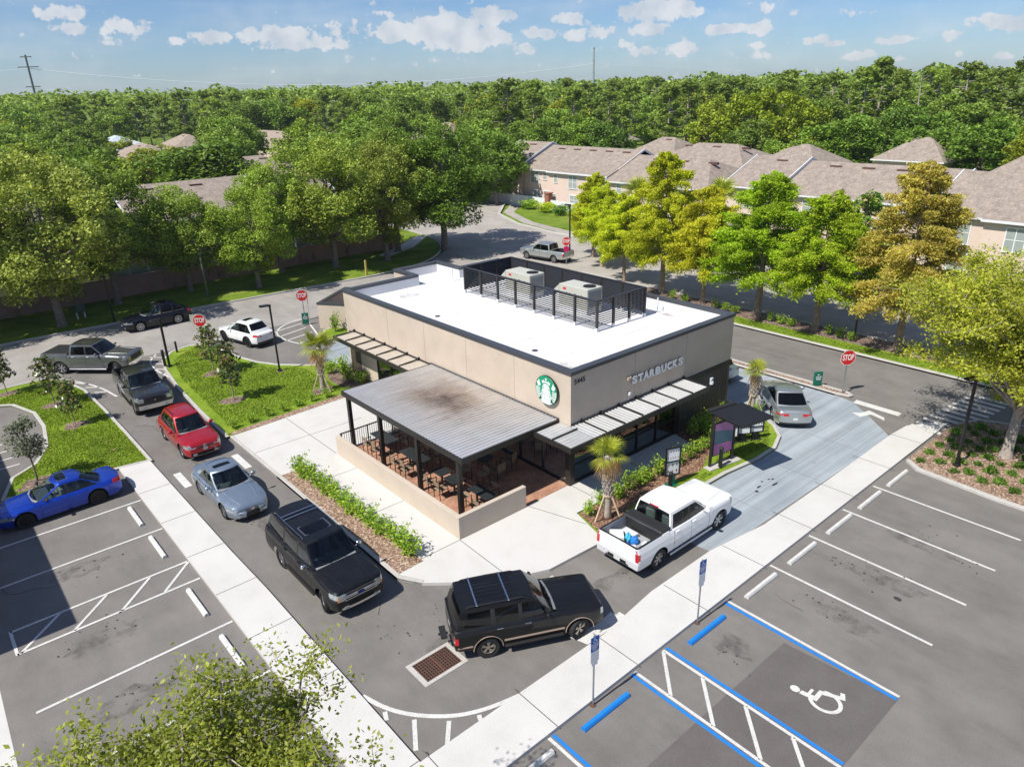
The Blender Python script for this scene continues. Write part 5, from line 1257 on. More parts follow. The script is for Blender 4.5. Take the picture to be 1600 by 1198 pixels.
# 3 silver blue sedan
S = base(cat='sedan', kind='sedan', W=1.84, H=1.43, wb=2.8, fo=.88, ro=1.02, rw=.335, sill=.2, belt=.93, deck=.96, xdk=-2.05, nose=.74, cowl=.95, xc=.78, xw=-.08, xt=-1.2, xrb=-1.95, lv=[.22, .29, .36, .43, .5, .56, .61, .66, .72, .79], rn=.3, rt=.16, fc=(.9, .26), rc=(.6, .16), tum=.09, tuck=.17, crown=.07, cf=.2, cr=.18, rarch=.04, tint=0,
         headl=(.45, .56, .66), taill=(.3, .74, .86), pill=[(-.42, -.5)], pd=.3, pa=.05, doors=[.7, -.38, -1.1], handles=[-.2, -.95],
         front=[('grille', 0, .42, .22, .66), ('headlight', .5, 1, .555, .66), ('chrome', .42, .46, .2, .68), ('intake', .72, .9, .26, .44)], rear=[('taillight', .4, 1, .74, .86), ('plate', 0, .2, .56, .7), ('trim', 0, 1, 0, .34)],
         fb=.16, rb=.12, paint=psil, sunroof=(-.72, -.42, .42), spokes=10, spw=.3, rim=.74, clad=.22, bulge=.012, gap_x=.84)
t3, i3 = make_car('sedan', 'silver blue sedan with a large dark spindle grille waiting in the lane', S, (-5.35, 9.55), -89, 0)
emblem(t3, oval(.085, .06), i3['xf']+.17, .6, M_chrome)
# 4 red SUV
S = base(cat='suv', W=1.84, H=1.67, wb=2.75, fo=.9, ro=1.0, belt=1.04, nose=.92, cowl=1.06, fc=(.75, .2), rc=(.5, .14), xc=.98, xw=.22, xt=-1.62, xrb=-2.12, rn=.24, rt=.14, rwv=2, rarch=.055, tuck=.19, tum=.08, cf=.17, cr=.12, crown=.07, bulge=.01, front=[('chrome', 0, .56, .74, .77), ('chrome', 0, .56, .82, .84), ('grille', 0, .58, .7, .86), ('headlight', .58, 1, .7, .86), ('intake', 0, .6, .34, .5), ('intake', .7, .92, .36, .5), ('chrome', 0, .9, .27, .32), ('plate', 0, .2, .54, .66)], headl=(.42, .7, .84),
         paint=pred, rails=M_alloyd, ribs=1, spokes=5, spw=.5, rim=.72, gap_x=.9, pill=[(-.2, -.3), (-1.15, -1.25)], tint=0)
t4, i4 = make_car('sport_utility_vehicle', 'bright red compact SUV with dark roof rails in the drive-through queue', S, (-4.8, 16.4), -90, 0)
mb = MB(); mb.tube([(i4['xf']+.1, .075*math.cos(a), .78+.075*math.sin(a)) for a in [k*math.pi/8 for k in range(17)]], .008, 5)
for a, b in (((-.045, .055), (-.02, -.05)), ((-.02, -.05), (0, .01)), ((0, .01), (.02, -.05)), ((.02, -.05), (.045, .055))): mb.bar((i4['xf']+.1, a[0], .78+a[1]), (i4['xf']+.1, b[0], .78+b[1]), .014)
mb.build('badge', M_chrome, t4)
# pickups
def pickup(**k):
    d = base(cat='pickup truck', kind='pickup', W=2.02, H=1.93, wb=3.65, fo=.92, ro=1.22, rw=.41, ww=.27, sill=.42, belt=1.3, rail=1.37, nose=1.25, cowl=1.34, xc=1.2, xw=.5, xt=-1.06, xrb=-1.2, xcab=-1.24, lv=LVT+[1.16], rn=.16, rt=.04, fc=(.35, .12), rc=(.15, .02),
             tum=.06, tuck=.15, crown=.07, bulge=.02, cf=.13, cr=.03, rarch=.03, headl=(.3, .96, 1.16), taill=(.12, .86, 1.24), pill=[(.02, -.08)], pd=.12, doors=[1.1, -.02, -1.05], handles=[.15, -.85],
             front=[('grille', 0, .64, .82, 1.18), ('headlight', .66, 1, .94, 1.16), ('bumper', 0, 1, .42, .72)], rear=[('taillight', .86, 1, .86, 1.24), ('plate', 0, .17, .6, .72), ('bumper', 0, 1, .42, .76)],
             fb=.06, rb=.01, boards=M_chrome, clad=.46, rim=.64, gap_x=1.16, bedz=.85, bumperm=M_chrome)
    d.update(k); return d
t5, i5 = make_car('pickup_truck', 'dark charcoal pickup with an open bed just behind the red SUV', pickup(paint=pdg, wb=3.56, front=[('grille', .06, .3, .86, 1.1), ('grille', .3, .62, .86, .96), ('grille', .36, .62, 1.0, 1.1), ('chrome', 0, .64, .82, .86), ('headlight', .66, 1, .88, 1.12), ('bumper', 0, 1, .42, .72)], spokes=5, spw=.55), (-4.85, 24.05), -92, 0)
emblem(t5, [(-.06, .07), (-.07, 0), (-.03, -.07), (.03, -.07), (.07, 0), (.06, .07)], i5['xf']+.065, .98, M_chrome)
t6, i6 = make_car('pickup_truck', 'medium grey pickup with a black tonneau cover turning in from the road', pickup(paint=pgry, tint=1, spokes=6, bumperm=M_chrome, grillem=M_blackpl, ribs=1, roofpaint=mat('paint_black_roof', (.03, .03, .032), .3, coat=1), front=[('chrome', 0, .64, .97, 1.0), ('grille', 0, .66, .8, 1.2), ('headlight', .68, .85, .94, 1.16), ('amber', .85, 1, .94, 1.16), ('bumper', 0, 1, .42, .72)]), (-5.55, 31.95), -45, -28)
MB().box((i6['xr']+.06, -.88, 1.35), (-1.2, .88, 1.385), .01).build('tonneau_cover', M_blackpl, t6)
t7, i7 = make_car('pickup_truck', 'white crew cab pickup with a black toolbox and clutter in its bed', pickup(paint=pw, tint=0, wb=3.74, bedm=mat('bed_liner_pale', (.35, .36, .37), .7), spokes=6, spw=.5, rear=[('taillight', .87, 1, .84, 1.26), ('plate', .03, .17, .56, .68), ('intake', .2, .5, .5, .6), ('bumper', 0, 1, .42, .74)], bumperm=paint('bumper_white', (.7, .71, .72), .2, .3)), (6.2, -5.33), 0, -6)
mb = MB(); mb.box((-1.72, -.9, 1.30), (-1.2, .9, 1.46), .015); mb.box((-1.68, -.8, .87), (-1.24, .8, 1.3), .01); tb = mb.build('toolbox', M_blackpl, t7)
MB().box((-1.74, -.88, 1.40), (-1.715, .88, 1.415)).build('toolbox_trim', M_alloy, tb)
mb = MB(); mb.box((-3.0, -.92, 1.345), (-1.72, -.84, 1.37)); mb.box((-3.0, .84, 1.345), (-1.72, .92, 1.37)); mb.box((-3.08, -.9, 1.345), (-3.0, .9, 1.37)); mb.build('bed_rail_cap', M_blackpl, t7)
zr7 = i7['rs'](1, 0)
MB().box((zr7[0]-.02, -.2, zr7[2]-.045), (zr7[0]+.05, .2, zr7[2]-.005)).build('brake_light', M_tail, t7)
CL_ = [('storage_box', 'white box lying in the bed of the white pickup by the left wall', (-2.6, .45, .86), (.55, .5, .3), (.75, .75, .73)), ('storage_bag', 'bright blue bag among the clutter in the white pickup bed', (-2.25, -.1, .86), (.35, .3, .28), (.02, .2, .6)), ('storage_box', 'small white carton in the white pickup bed near the tailgate', (-2.75, -.4, .86), (.35, .3, .2), (.7, .7, .7)),
       ('storage_bag', 'cyan plastic bag on top of the clutter in the white pickup bed', (-2.35, .12, .9), (.25, .25, .35), (.05, .45, .6)), ('storage_box', 'flat pale box against the toolbox in the white pickup bed', (-2.0, .35, .86), (.35, .6, .15), (.6, .62, .65)), ('storage_bag', 'white crumpled bag in the near corner of the white pickup bed', (-2.15, -.55, .86), (.4, .3, .22), (.75, .76, .8)), ('storage_bag', 'small dark blue bundle in the white pickup bed', (-2.6, -.1, .86), (.2, .25, .2), (.02, .06, .3))]
for nm, lab, (x, y, z), (a, b, h), col in CL_:
    mb = MB()
    if 'bag' in nm:
        mb.lathe([(0, 0), (a*.5, .02), (a*.55, h*.4), (a*.35, h*.8), (a*.1, h)], 12, 'z'); mb.v = [(p[0]*random.Random(int(p[0]*999)).uniform(.8, 1.15), p[1]*b/a, p[2]*random.Random(int(p[1]*999)).uniform(.8, 1.1)) for p in mb.v]; mb.f.append(tuple(range(48, 60)))
    else: mb.box((-a/2, -b/2, 0), (a/2, b/2, h), .012)
    o = mb.build(nm, mat('clutter_%d' % (len(MAT)), col, .6), None); o.location = (6.2+x, -5.33+y, z+.01); o.rotation_euler = (0, 0, (x*7) % 1); tag(o, lab, 'box' if 'box' in nm else 'bag', 'clutter in the white pickup bed')
t8, i8 = make_car('pickup_truck', 'silver mid-size pickup stopped beyond the roof screen at the cross street', pickup(paint=psv, W=1.9, H=1.79, wb=3.5, belt=1.16, rail=1.2, nose=1.08, cowl=1.19, rw=.38, lv=[.38, .45, .52, .6, .68, .76, .84, .9, .96, 1.02], headl=(.3, .8, .98), taill=(.1, .76, 1.08), front=[('grille', 0, .6, .7, 1.0), ('headlight', .62, 1, .8, 1.0), ('bumper', 0, 1, .4, .6)], rear=[('taillight', .86, 1, .76, 1.08), ('bumper', 0, 1, .4, .66)], boards=M_blackpl, bedz=.75), (36.75, 34.1), 99, 0)
# dark SUV in shade
t9, i9 = make_car('sport_utility_vehicle', 'very dark navy SUV on the road in the shade of the oaks', base(cat='suv', W=1.9, H=1.69, wb=2.8, fo=.95, ro=1.1, belt=1.06, nose=.9, cowl=1.06, xc=.95, xw=.1, xt=-1.45, xrb=-2.3, rarch=.06, tuck=.19, tum=.08, cf=.17, cr=.14, rt=.15, rc=(.6, .16), rw=.37, paint=pnavy, spokes=10, rim=.74, rails=M_blackpl, sunroof=(-.9, -.3, .4), lv=LVC, wtrim=M_chrome, fc=(.7, .2), headl=(.45, .68, .8)), (.3, 39.5), 182, 0)
# white SUV with rear towards the camera
t10, i10 = make_car('sport_utility_vehicle', 'white compact SUV stopped at the lane exit between the stop signs', base(cat='suv', W=1.85, H=1.67, wb=2.7, fo=.95, ro=.95, belt=1.04, nose=.86, cowl=1.05, xc=.95, xw=.12, xt=-1.45, xrb=-2.02, rw=.36, rarch=.06, tuck=.2, tum=.09, cf=.18, cr=.14, rt=.16, rc=(.6, .18), fc=(.85, .24), rwv=2, paint=pw, clad=.42, flare=1, sunroof=(-.75, -.25, .4), spokes=5, rimm=M_alloyd, rear=[('taillight', .5, 1, .84, .95), ('plate', 0, .2, .66, .78), ('trim', 0, 1, 0, .48)], taill=(.3, .84, .95)), (3.85, 30.5), 104, 0)
# blue sedan parked
t11, i11 = make_car('sedan', 'bright blue sedan with black wheels parked at the left edge', base(cat='sedan', kind='sedan', W=1.81, H=1.41, wb=2.73, fo=.9, ro=1.03, rw=.335, sill=.2, belt=.93, deck=.96, xdk=-2.0, nose=.76, cowl=.95, xc=.95, xw=.05, xt=-1.0, xrb=-1.85, lv=[.22, .29, .36, .43, .5, .56, .62, .68, .74, .8], rn=.28, rt=.16, fc=(.85, .24), rc=(.55, .16), tum=.08, tuck=.17, crown=.06, cf=.2, cr=.2, rarch=.04, headl=(.55, .58, .68), taill=(.32, .74, .86), pill=[(-.3, -.38), (-1.25, -1.3)], pd=.1, doors=[.75, -.3, -1.05], handles=[-.15, -.9], front=[('headlight', .5, 1, .58, .7), ('grille', 0, .5, .5, .64), ('intake', 0, .7, .26, .42)], rear=[('taillight', .45, 1, .74, .86), ('plate', 0, .2, .5, .62), ('trim', 0, 1, 0, .32)], fb=.16, rb=.1, paint=pblue, rimm=M_alloyd, mirm=M_blackpl, spokes=10, rim=.74, sunroof=(-.5, -.12, .38), tint=0, clad=.22, gap_x=1.0), (-11.2, 13.97), 181.5, 0)
# silver sedan in the drive lane
g1 = G(1198, 629); g2 = G(1215, 662.5)
t12, i12 = make_car('sedan', 'pale silver sedan turning round the palm in the blue grey drive-through lane', base(cat='sedan', kind='sedan', W=1.86, H=1.46, wb=2.8, fo=.92, ro=1.12, rw=.33, sill=.22, belt=.97, deck=1.0, xdk=-2.05, nose=.78, cowl=.98, xc=.9, xw=.0, xt=-1.15, xrb=-1.95, lv=[.24, .31, .38, .45, .52, .58, .64, .7, .76, .83], rn=.28, rt=.14, fc=(.85, .24), rc=(.55, .15), tum=.08, tuck=.16, crown=.06, cf=.2, cr=.14, rarch=.04, headl=(.5, .6, .7), taill=(.35, .74, .84), pill=[(-.35, -.43)], pd=.3, doors=[.75, -.35, -1.1], handles=[-.2, -.95], rear=[('taillight', .42, 1, .74, .85), ('plate', 0, .2, .54, .66), ('trim', 0, 1, 0, .36)], front=[('grille', 0, .5, .4, .66), ('headlight', .5, 1, .6, .72)], fb=.16, rb=.1, paint=psv, spokes=8, rim=.7, clad=.24, tint=1), (g1[0]*.5+g2[0]*.5+.9, g1[1]*.5+g2[1]*.5-.1), math.degrees(math.atan2(g1[1]-g2[1], g1[0]-g2[0])), 0)
t13, i13 = make_car('hatchback', 'pale blue grey car mostly hidden behind the right corner of the coffee shop', base(cat='car', W=1.8, H=1.5, wb=2.65, fo=.85, ro=.95, belt=.98, nose=.84, cowl=1.0, xc=.9, xw=.1, xt=-1.5, xrb=-2.05, paint=plb, rw=.33, rear=[('taillight', .6, 1, .78, .9), ('plate', 0, .2, .5, .62), ('trim', 0, 1, 0, .4)], taill=(.35, .78, .92)), (21.35, 4.2), 88, 0)
print('veh', len(bpy.data.objects))
# ================================================================== VEGETATION
rs_ = np.random.RandomState(11)
def leafmesh(name, pos, size, m, up=.35, aspect=1.6, droop=0., fold=True):
    """pos Nx3; one small two-triangle leaf (or quad) per point"""
    n = len(pos); nr = rs_.normal(size=(n, 3)); nr[:, 2] = np.abs(nr[:, 2])+up*2; nr /= np.linalg.norm(nr, axis=1)[:, None]
    a = rs_.normal(size=(n, 3)); a[:, 2] -= droop; a -= nr*np.sum(a*nr, axis=1)[:, None]; a /= np.linalg.norm(a, axis=1)[:, None]; b = np.cross(nr, a)
    s = (size*rs_.uniform(.65, 1.35, n))[:, None] if np.isscalar(size) else size[:, None]
    L = a*s*aspect*.5; Wd = b*s*.5
    v = np.stack([pos-L, pos+Wd*.9-L*.1, pos+L, pos-Wd*.9-L*.1], axis=1).reshape(-1, 3)
    me = bpy.data.meshes.new(name); me.vertices.add(4*n); me.vertices.foreach_set('co', v.astype(np.float32).ravel())
    me.loops.add(4*n); me.loops.foreach_set('vertex_index', np.arange(4*n, dtype=np.int32)); me.polygons.add(n)
    me.polygons.foreach_set('loop_start', np.arange(0, 4*n, 4, dtype=np.int32)); me.polygons.foreach_set('loop_total', np.full(n, 4, dtype=np.int32))
    me.materials.append(m); me.update(); me.validate(); return me
def clumps(cent, rad, n, flat=.75, shell=.55):
    """points in fuzzy shells round clump centres"""
    out = []
    for c, r in zip(cent, rad):
        k = max(6, int(n*(r/np.mean(rad))**2)); d = rs_.normal(size=(k, 3)); d /= np.linalg.norm(d, axis=1)[:, None]
        q = r*(shell+(1-shell)*rs_.uniform(0, 1, k)**.7)*rs_.uniform(.8, 1.1, k); p = d*q[:, None]; p[:, 2] *= flat
        p = p[p[:, 2] > -r*.45]; out.append(p+c)
    return np.concatenate(out)
def limb(mb, a, b, r0, r1, wob=.12, n=5, seg=6):
    a = np.array(a, float); b = np.array(b, float); L = np.linalg.norm(b-a); pts = []
    for i in range(n+1):
        t = i/n; p = a+(b-a)*t; p[2] += math.sin(math.pi*t)*L*.08; 
        if 0 < i < n: p = p+rs_.normal(size=3)*L*wob*.35
        pts.append(p)
    mb.tube(pts, [r0+(r1-r0)*i/n for i in range(n+1)], seg, cap=False); return pts
def tree_round(name, h, w, base_, n_cl, n_leaf, lsize, lm, bm, cr=1.15, label='', cat='tree', group=None, flat=.8, top=.0, trunk_r=.22, droop=0., skew=0., gaps=.2, limbs=12):
    t = thing(name, label, cat, group=group); cent = []; rad = []
    H2 = (h-base_)/2; zc = base_+H2
    while len(cent) < n_cl:
        d = rs_.normal(size=3); d /= np.linalg.norm(d); q = rs_.uniform(.35, 1)**.5
        lump = 1+.18*math.sin(3*math.atan2(d[1], d[0])+skew)+.12*math.sin(5*math.atan2(d[1], d[0])+2*skew+3*d[2])
        p = np.array([d[0]*w/2*q*lump, d[1]*w/2*q*lump, zc+d[2]*H2*q*(1 if d[2] > 0 else .85)])
        if rs_.uniform() < gaps and q > .8: continue
        if math.sin(2.3*p[0]+skew*3)*math.sin(2.1*p[1]+skew)*math.sin(1.9*p[2]+skew*2) > .45: continue
        cent.append(p); rad.append(rs_.uniform(.65, 1.25)*cr)
    cent = np.array(cent); rad = np.array(rad); cent[:, :2] *= (w/2-cr*.6)/(w/2); cent[:, 2] = np.minimum(cent[:, 2], h-rad*.6)
    pts = clumps(cent, rad, n_leaf, flat)
    link('crown', leafmesh('crown', pts, lsize, lm, droop=droop), t)
    mb = MB(); tb = base_+H2*.35
    mb.tube([(0, 0, -.1), (.02, .01, .3), (.06*h/10, -.03, tb*.5), (.0, .05, tb), (.1, 0, zc+H2*.4)], [trunk_r*1.5, trunk_r*1.05, trunk_r*.9, trunk_r*.75, trunk_r*.2], 10, cap=False)
    for i in rs_.choice(len(cent), min(limbs, len(cent)), replace=False):
        z0 = rs_.uniform(tb*.75, tb+H2*.3); limb(mb, (0, 0.02, z0), cent[i], trunk_r*.45, .03)
    mb.build('trunk', bm, t, True); return t

def cypress(label, lm, h=10.5, w=7.5, seed=0, dens=1.0):
    t = thing('cypress_tree', label, 'tree'); pts = []; mb = MB()
    mb.tube([(0, 0, -.1), (0, 0, .25), (.03, .02, h*.3), (-.02, .03, h*.65), (0, 0, h*.97)], [.3, .2, .16, .1, .02], 9, cap=False)
    z = 3.0
    while z < h-.2:
        f = (z-2.6)/(h-2.6); R0 = w/2*(1-f)**.62*(.6+.4*min(1, (z-2.4)/1.6)) if f > .0 else w/2; k = 7 if f < .7 else 5
        for j in range(k):
            a = rs_.uniform(0, 2*math.pi); R1 = R0*rs_.uniform(.6, 1.15)+.25; rise = rs_.uniform(.0, .3)*R1*(.4+f)
            m = int(6+R1*6); tip = None; pl_ = []
            for i in range(m+1):
                u = i/m; r = R1*u; zz = z+rise*u*1.4-.5*u*u*R1*.3; pl_.append((r*math.cos(a+u*.15), r*math.sin(a+u*.15), zz))
            mb.tube([pl_[0], pl_[m//2], pl_[m]], [.035, .02, .008], 5, cap=False)
            for i in range(max(1, int(m*.3)), m+1):
                u = i/m; c = np.array(pl_[i]); wd = .26*(1-.35*u)*(.35+R1*.3); nl = int(44*dens*(.5+.8*u))
                q = rs_.normal(size=(nl, 3))*[wd*.8, wd*.8, .13]; q[:, 2] -= np.abs(q[:, 2])*.7+ .12*np.abs(rs_.normal(size=nl)); pts.append(c+q)
        z += rs_.uniform(.28, .45)*(1.0 if f < .7 else .8)
    pts = np.concatenate(pts)
    link('crown', leafmesh('crown', pts, .075, lm, up=.1, aspect=2.3, droop=1.0), t); mb.build('trunk', M_barkc, t, True); return t

def airy(name, label, lm, bm, h, w, base_, nb, leafn, lsize, tr=.2, up=1.0, tilt=(0, 0), hang=0., tw=.45):
    """airy tree: ascending limbs with twigs carrying leaves"""
    t = thing(name, label, 'tree'); mb = MB(); pts = []
    mb.tube([(0, 0, -.1), (0, 0, .3), (tilt[0]*.3, tilt[1]*.3, base_), (tilt[0], tilt[1], base_+(h-base_)*.45)], [tr*1.5, tr, tr*.8, tr*.4], 10, cap=False)
    for i in range(nb):
        a = i*2.4+rs_.uniform(-.4, .4); z0 = rs_.uniform(base_*.8, base_+(h-base_)*.42); rr = w/2*rs_.uniform(.45, 1.05); zt = min(h, z0+(h-z0)*rs_.uniform(.25, 1.0)*up*(1.15-.5*rr/(w/2)))
        f0 = (z0-base_)/max(.1, (h-base_)*.45); o = (tilt[0]*max(0, f0), tilt[1]*max(0, f0)); P_ = limb(mb, (o[0], o[1], z0), (rr*math.cos(a), rr*math.sin(a), zt), tr*.32, .018, .14, 6, 6)
        for j in range(2, 7):
            c0 = P_[j]
            for q in range(4):
                d = rs_.normal(size=3); d[2] = abs(d[2])*.6+.1-hang; d /= np.linalg.norm(d); L = rs_.uniform(.5, 1.25)*tw*w*.22; e = c0+d*L; mb.tube([c0, (c0+e)/2+rs_.normal(size=3)*.04, e], [.014, .01, .004], 4, cap=False)
                k = leafn; u = rs_.uniform(.15, 1.05, k)[:, None]; pts.append(c0+(e-c0)*u+rs_.normal(size=(k, 3))*[.16*L+.05, .16*L+.05, .12*L+.03])
    pts = np.concatenate(pts); link('crown', leafmesh('crown', pts, lsize, lm, up=.3, aspect=1.8, droop=.3), t); mb.build('trunk', bm, t, True); return t

def pine(label='', h=17, seed=0):
    t = thing('pine_tree', label, 'tree', group='tall pines in the woods'); mb = MB(); pts = []
    mb.tube([(0, 0, -.1), (.1, 0, h*.4), (-.05, .1, h*.75), (0, 0, h*.97)], [.28, .2, .14, .03], 8, cap=False); cent = []; rad = []
    for i in range(60):
        z = h*rs_.uniform(.36, .99); f = (z/h-.36)/.63; r = rs_.uniform(.25, 1)*(3.1*(1-f**2.5)+.9); a = rs_.uniform(0, 6.28); c = np.array([r*math.cos(a), r*math.sin(a), z]); cent.append(c); rad.append(rs_.uniform(.5, 1.0)); mb.tube([(0, 0, z-.3), tuple(c)], [.06, .02], 4, cap=False)
    link('crown', leafmesh('crown', clumps(np.array(cent), np.array(rad), 70, .7), .3, L_pine, aspect=2.2), t); mb.build('trunk', M_barkl, t, True); return t

def magnolia(h, w, label, nl=520):
    t = thing('magnolia_tree', label, 'tree', group=None); mb = MB(); pts = []
    mb.tube([(0, 0, 0), (.02, 0, h*.4), (0, .02, h*.97)], [.035, .028, .01], 7, cap=False)
    for i in range(26):
        z = h*(.28+.7*i/26); f = z/h; r = w/2*(1-((f-.5)/.62)**2)*rs_.uniform(.7, 1.1); a = i*2.4; e = (r*math.cos(a), r*math.sin(a), z+.2*r+.1); mb.tube([(0, 0, z), e], [.012, .006], 4, cap=False)
        k = nl//26; u = rs_.uniform(.3, 1.15, k)[:, None]; pts.append(np.array([0, 0, z])+(np.array(e)-[0, 0, z])*u+rs_.normal(size=(k, 3))*.09)
    link('crown', leafmesh('crown', np.concatenate(pts), .13, L_mag, up=.2, aspect=2.0), t); mb.build('trunk', M_barkl, t, True); return t

def palm(h, label, fronds=17, dry=5, fl=1.05, stakes=True, lean=(0, 0), boots=.55):
    t = thing('palm_tree', label, 'palm tree'); r0 = .15
    mb = MB(); N_ = 16; mb.tube([(lean[0]*(i/N_)**1.5, lean[1]*(i/N_)**1.5, h*i/N_) for i in range(N_+1)], [r0*(1.15-.25*min(1, i/5)+(.12 if i/N_ > boots else 0)+.03*(i % 2)) for i in range(N_+1)], 12)
    mb.build('trunk', M_barkl, t, True)
    mb = MB()
    for i in range(70):
        u = boots*.75+(1-boots*.75)*i/70; a = i*2.4; z = h*u; x0, y0 = lean[0]*u**1.5, lean[1]*u**1.5; ca, sa = math.cos(a), math.sin(a); rr = r0*1.02
        mb.bar((x0+rr*ca, y0+rr*sa, z-.06), (x0+(rr+.09)*ca, y0+(rr+.09)*sa, z+.13), .075, .03, up=(ca, sa, .3))
    mb.build('leaf_boots', M_palmb, t)
    gm, dm = MB(), MB(); top = Vector((lean[0], lean[1], h-.02))
    for i in range(fronds+dry):
        isdry = i >= fronds; a = i*2.39996+rs_.uniform(-.2, .2); el = R_(rs_.uniform(-5, 78)) if not isdry else R_(rs_.uniform(-70, -30)); M = dm if isdry else gm
        d = Vector((math.cos(a)*math.cos(el), math.sin(a)*math.cos(el), math.sin(el))); pet = fl*(.55 if not isdry else .38); c = top+d*pet
        M.tube([top+Vector((0, 0, -.12 if isdry else 0)), top+d*pet*.5+Vector((0, 0, .03)), c], [.018, .014, .01], 5, cap=False)
        side = d.cross(Vector((0, 0, 1))).normalized(); upv = side.cross(d).normalized(); nseg = 22
        for k in range(nseg):
            th = R_(lerp(-118, 118, k/(nseg-1))); dd = (d*math.cos(th)+side*math.sin(th)).normalized(); L = fl*(.62+.25*math.cos(th))*rs_.uniform(.9, 1.08); w_ = .026*fl
            sag = .22*L if not isdry else .4*L; pv = []
            p1 = c+dd*L*.45+upv*.08*abs(math.sin(th)); p2 = c+dd*L+Vector((0, 0, -sag)); sd = dd.cross(upv).normalized()*w_
            M.add([c, p1+sd, p1-sd, p2], [(0, 1, 2), (1, 3, 2)])
    gm.build('frond', L_palm, t, fixn=False)
    if dry: dm.build('dry_frond', L_palmd, t, fixn=False)
    if stakes:
        for k in range(3):
            a = k*2.094+.9; MB().bar((.62*math.cos(a), .62*math.sin(a), 0), (.15*math.cos(a), .15*math.sin(a), 1.15), .06).build('stake', M_wood, t)
        mb = MB(); mb.lathe([(.19, 1.05), (.2, 1.1), (.19, 1.15)], 12, 'z'); mb.build('stake_strap', M_wood, t)
    return t
def shrub(h, w, n, label='', lm=None, ls=.07):
    t = thing('shrub', label, 'shrub'); mb = MB(); pts = []
    for i in range(9):
        a = i*2.4; r = w/2*rs_.uniform(.3, .95); z = h*rs_.uniform(.6, 1.0); mb.tube([(0, 0, 0), (r*.5*math.cos(a), r*.5*math.sin(a), z*.6), (r*math.cos(a), r*math.sin(a), z)], [.012, .009, .004], 4, cap=False)
        u = rs_.uniform(.25, 1.03, n//9)[:, None]; pts.append(np.array([r*math.cos(a), r*math.sin(a), z])*u+rs_.normal(size=(n//9, 3))*[.09*w/.6, .09*w/.6, .06])
    link('foliage', leafmesh('foliage', np.concatenate(pts), ls, lm or L_shrub, up=.2, aspect=1.9), t); mb.build('stem', M_bark, t); return t
class Once:
    """first use returns the prototype itself, later uses copies"""
    def __init__(s, protos): s.p = protos; s.used = [False]*len(protos); s.n = 0
    def put(s, loc, rz=0, sc=None, label=None, group=None, color=None, i=None):
        i = s.n % len(s.p) if i is None else i; s.n += 1; o = s.p[i]
        if not s.used[i]:
            s.used[i] = True; s.base = None; o['_pl'] = 1; del o['_pl']
            if len(loc) == 2: loc = (*loc, 0)
            o.location = loc; o.rotation_euler = (0, 0, rz)
            if sc is not None: o.scale = sc if isinstance(sc, (tuple, list)) else (sc,)*3
            if label: o['label'] = label
            if group: o['group'] = group
            if color: o.color = color; 
            for c in CHS(o):
                if color: c.color = color
            return o
        if len(loc) == 2: loc = (*loc, 0)
        c = o.copy(); COL.objects.link(c); c.location = loc; c.rotation_euler = (0, 0, rz); c.scale = (1, 1, 1)
        if sc is not None: c.scale = sc if isinstance(sc, (tuple, list)) else (sc,)*3
        if label: c['label'] = label
        if group: c['group'] = group
        elif 'group' in c and label and not group: pass
        for ch in CHS(o):
            d = ch.copy(); COL.objects.link(d); d.parent = c
            if color: d.color = color
            else: d.color = (1, 1, 1, 1)
        return c
_CH = {}
def CHS(o):
    if o.name not in _CH: _CH[o.name] = list(o.children)
    return _CH[o.name]
def col(r, g, b): return (r, g, b, 1)
# ---- oaks along the boundary wall (left to right in the photo)
OK = Once([tree_round('oak_tree', 12.6, 13.2, 1.7, 132, 400, .16, L_oak, M_bark, 1.2, trunk_r=.34, skew=s, limbs=16, gaps=.3, flat=.85) for s in (0, 1.3, 2.9)])
OAKS = [(-16.5, 46.0, -40, 262, 11), (-9.8, 49.8, 55, 262, 10.5), (-5.2, 44.8, 100, 240, 12.0), (-.2, 48.5, 185, 256, 10.5), (5.9, 48.4, 295, 292, 8.6), (10.9, 44.9, 400, 296, 8.4), (15.0, 49.2, 430, 262, 9.0), (19.8, 47.0, 530, 220, 12), (25.2, 45.8, 611, 226, 10.5), (28.4, 48.8, 640, 206, 12), (32.5, 45.8, 710, 199, 14)]
OLAB = ['oak cut off by the left edge of the photo behind the road', 'oak standing back against the stained wall near the left edge', 'broad oak with a bare pale trunk beside the small green utility box', 'oak behind the front of the navy car with its trunk near the black lamp post', 'oak above the back of the navy car in front of the wall',
        'slim light green oak rising between the navy car and the white compact car', 'oak against the wall behind the slim light green oak', 'oak behind the left lamp post beside the far wall, seen over the white compact car', 'oak behind the small yellow marker post at the rear kerb', 'oak at the end of the stained boundary wall', 'wide dark oak at the bend of the cross street left of the silver pickup']
for i, (x, y, opx, oy, ow) in enumerate(OAKS):
    s = AZ(opx, math.hypot(x-CAM[0], y-CAM[1]), oy)[2]/12.4
    OK.put((x, y), i*1.9, (ow/12.4, ow/12.4, s), OLAB[i], 'oaks along the stained wall', col(*[(1, 1, 1), (.85, .95, .8), (1.25, 1.15, 1.3), (.85, .95, .8), (1.0, 1.05, .9), (1.1, 1.2, .8), (.9, 1, .8), (1.05, 1.05, .9), (1.0, .95, .9), (.85, .95, .8), (.62, .8, .55)][i]))
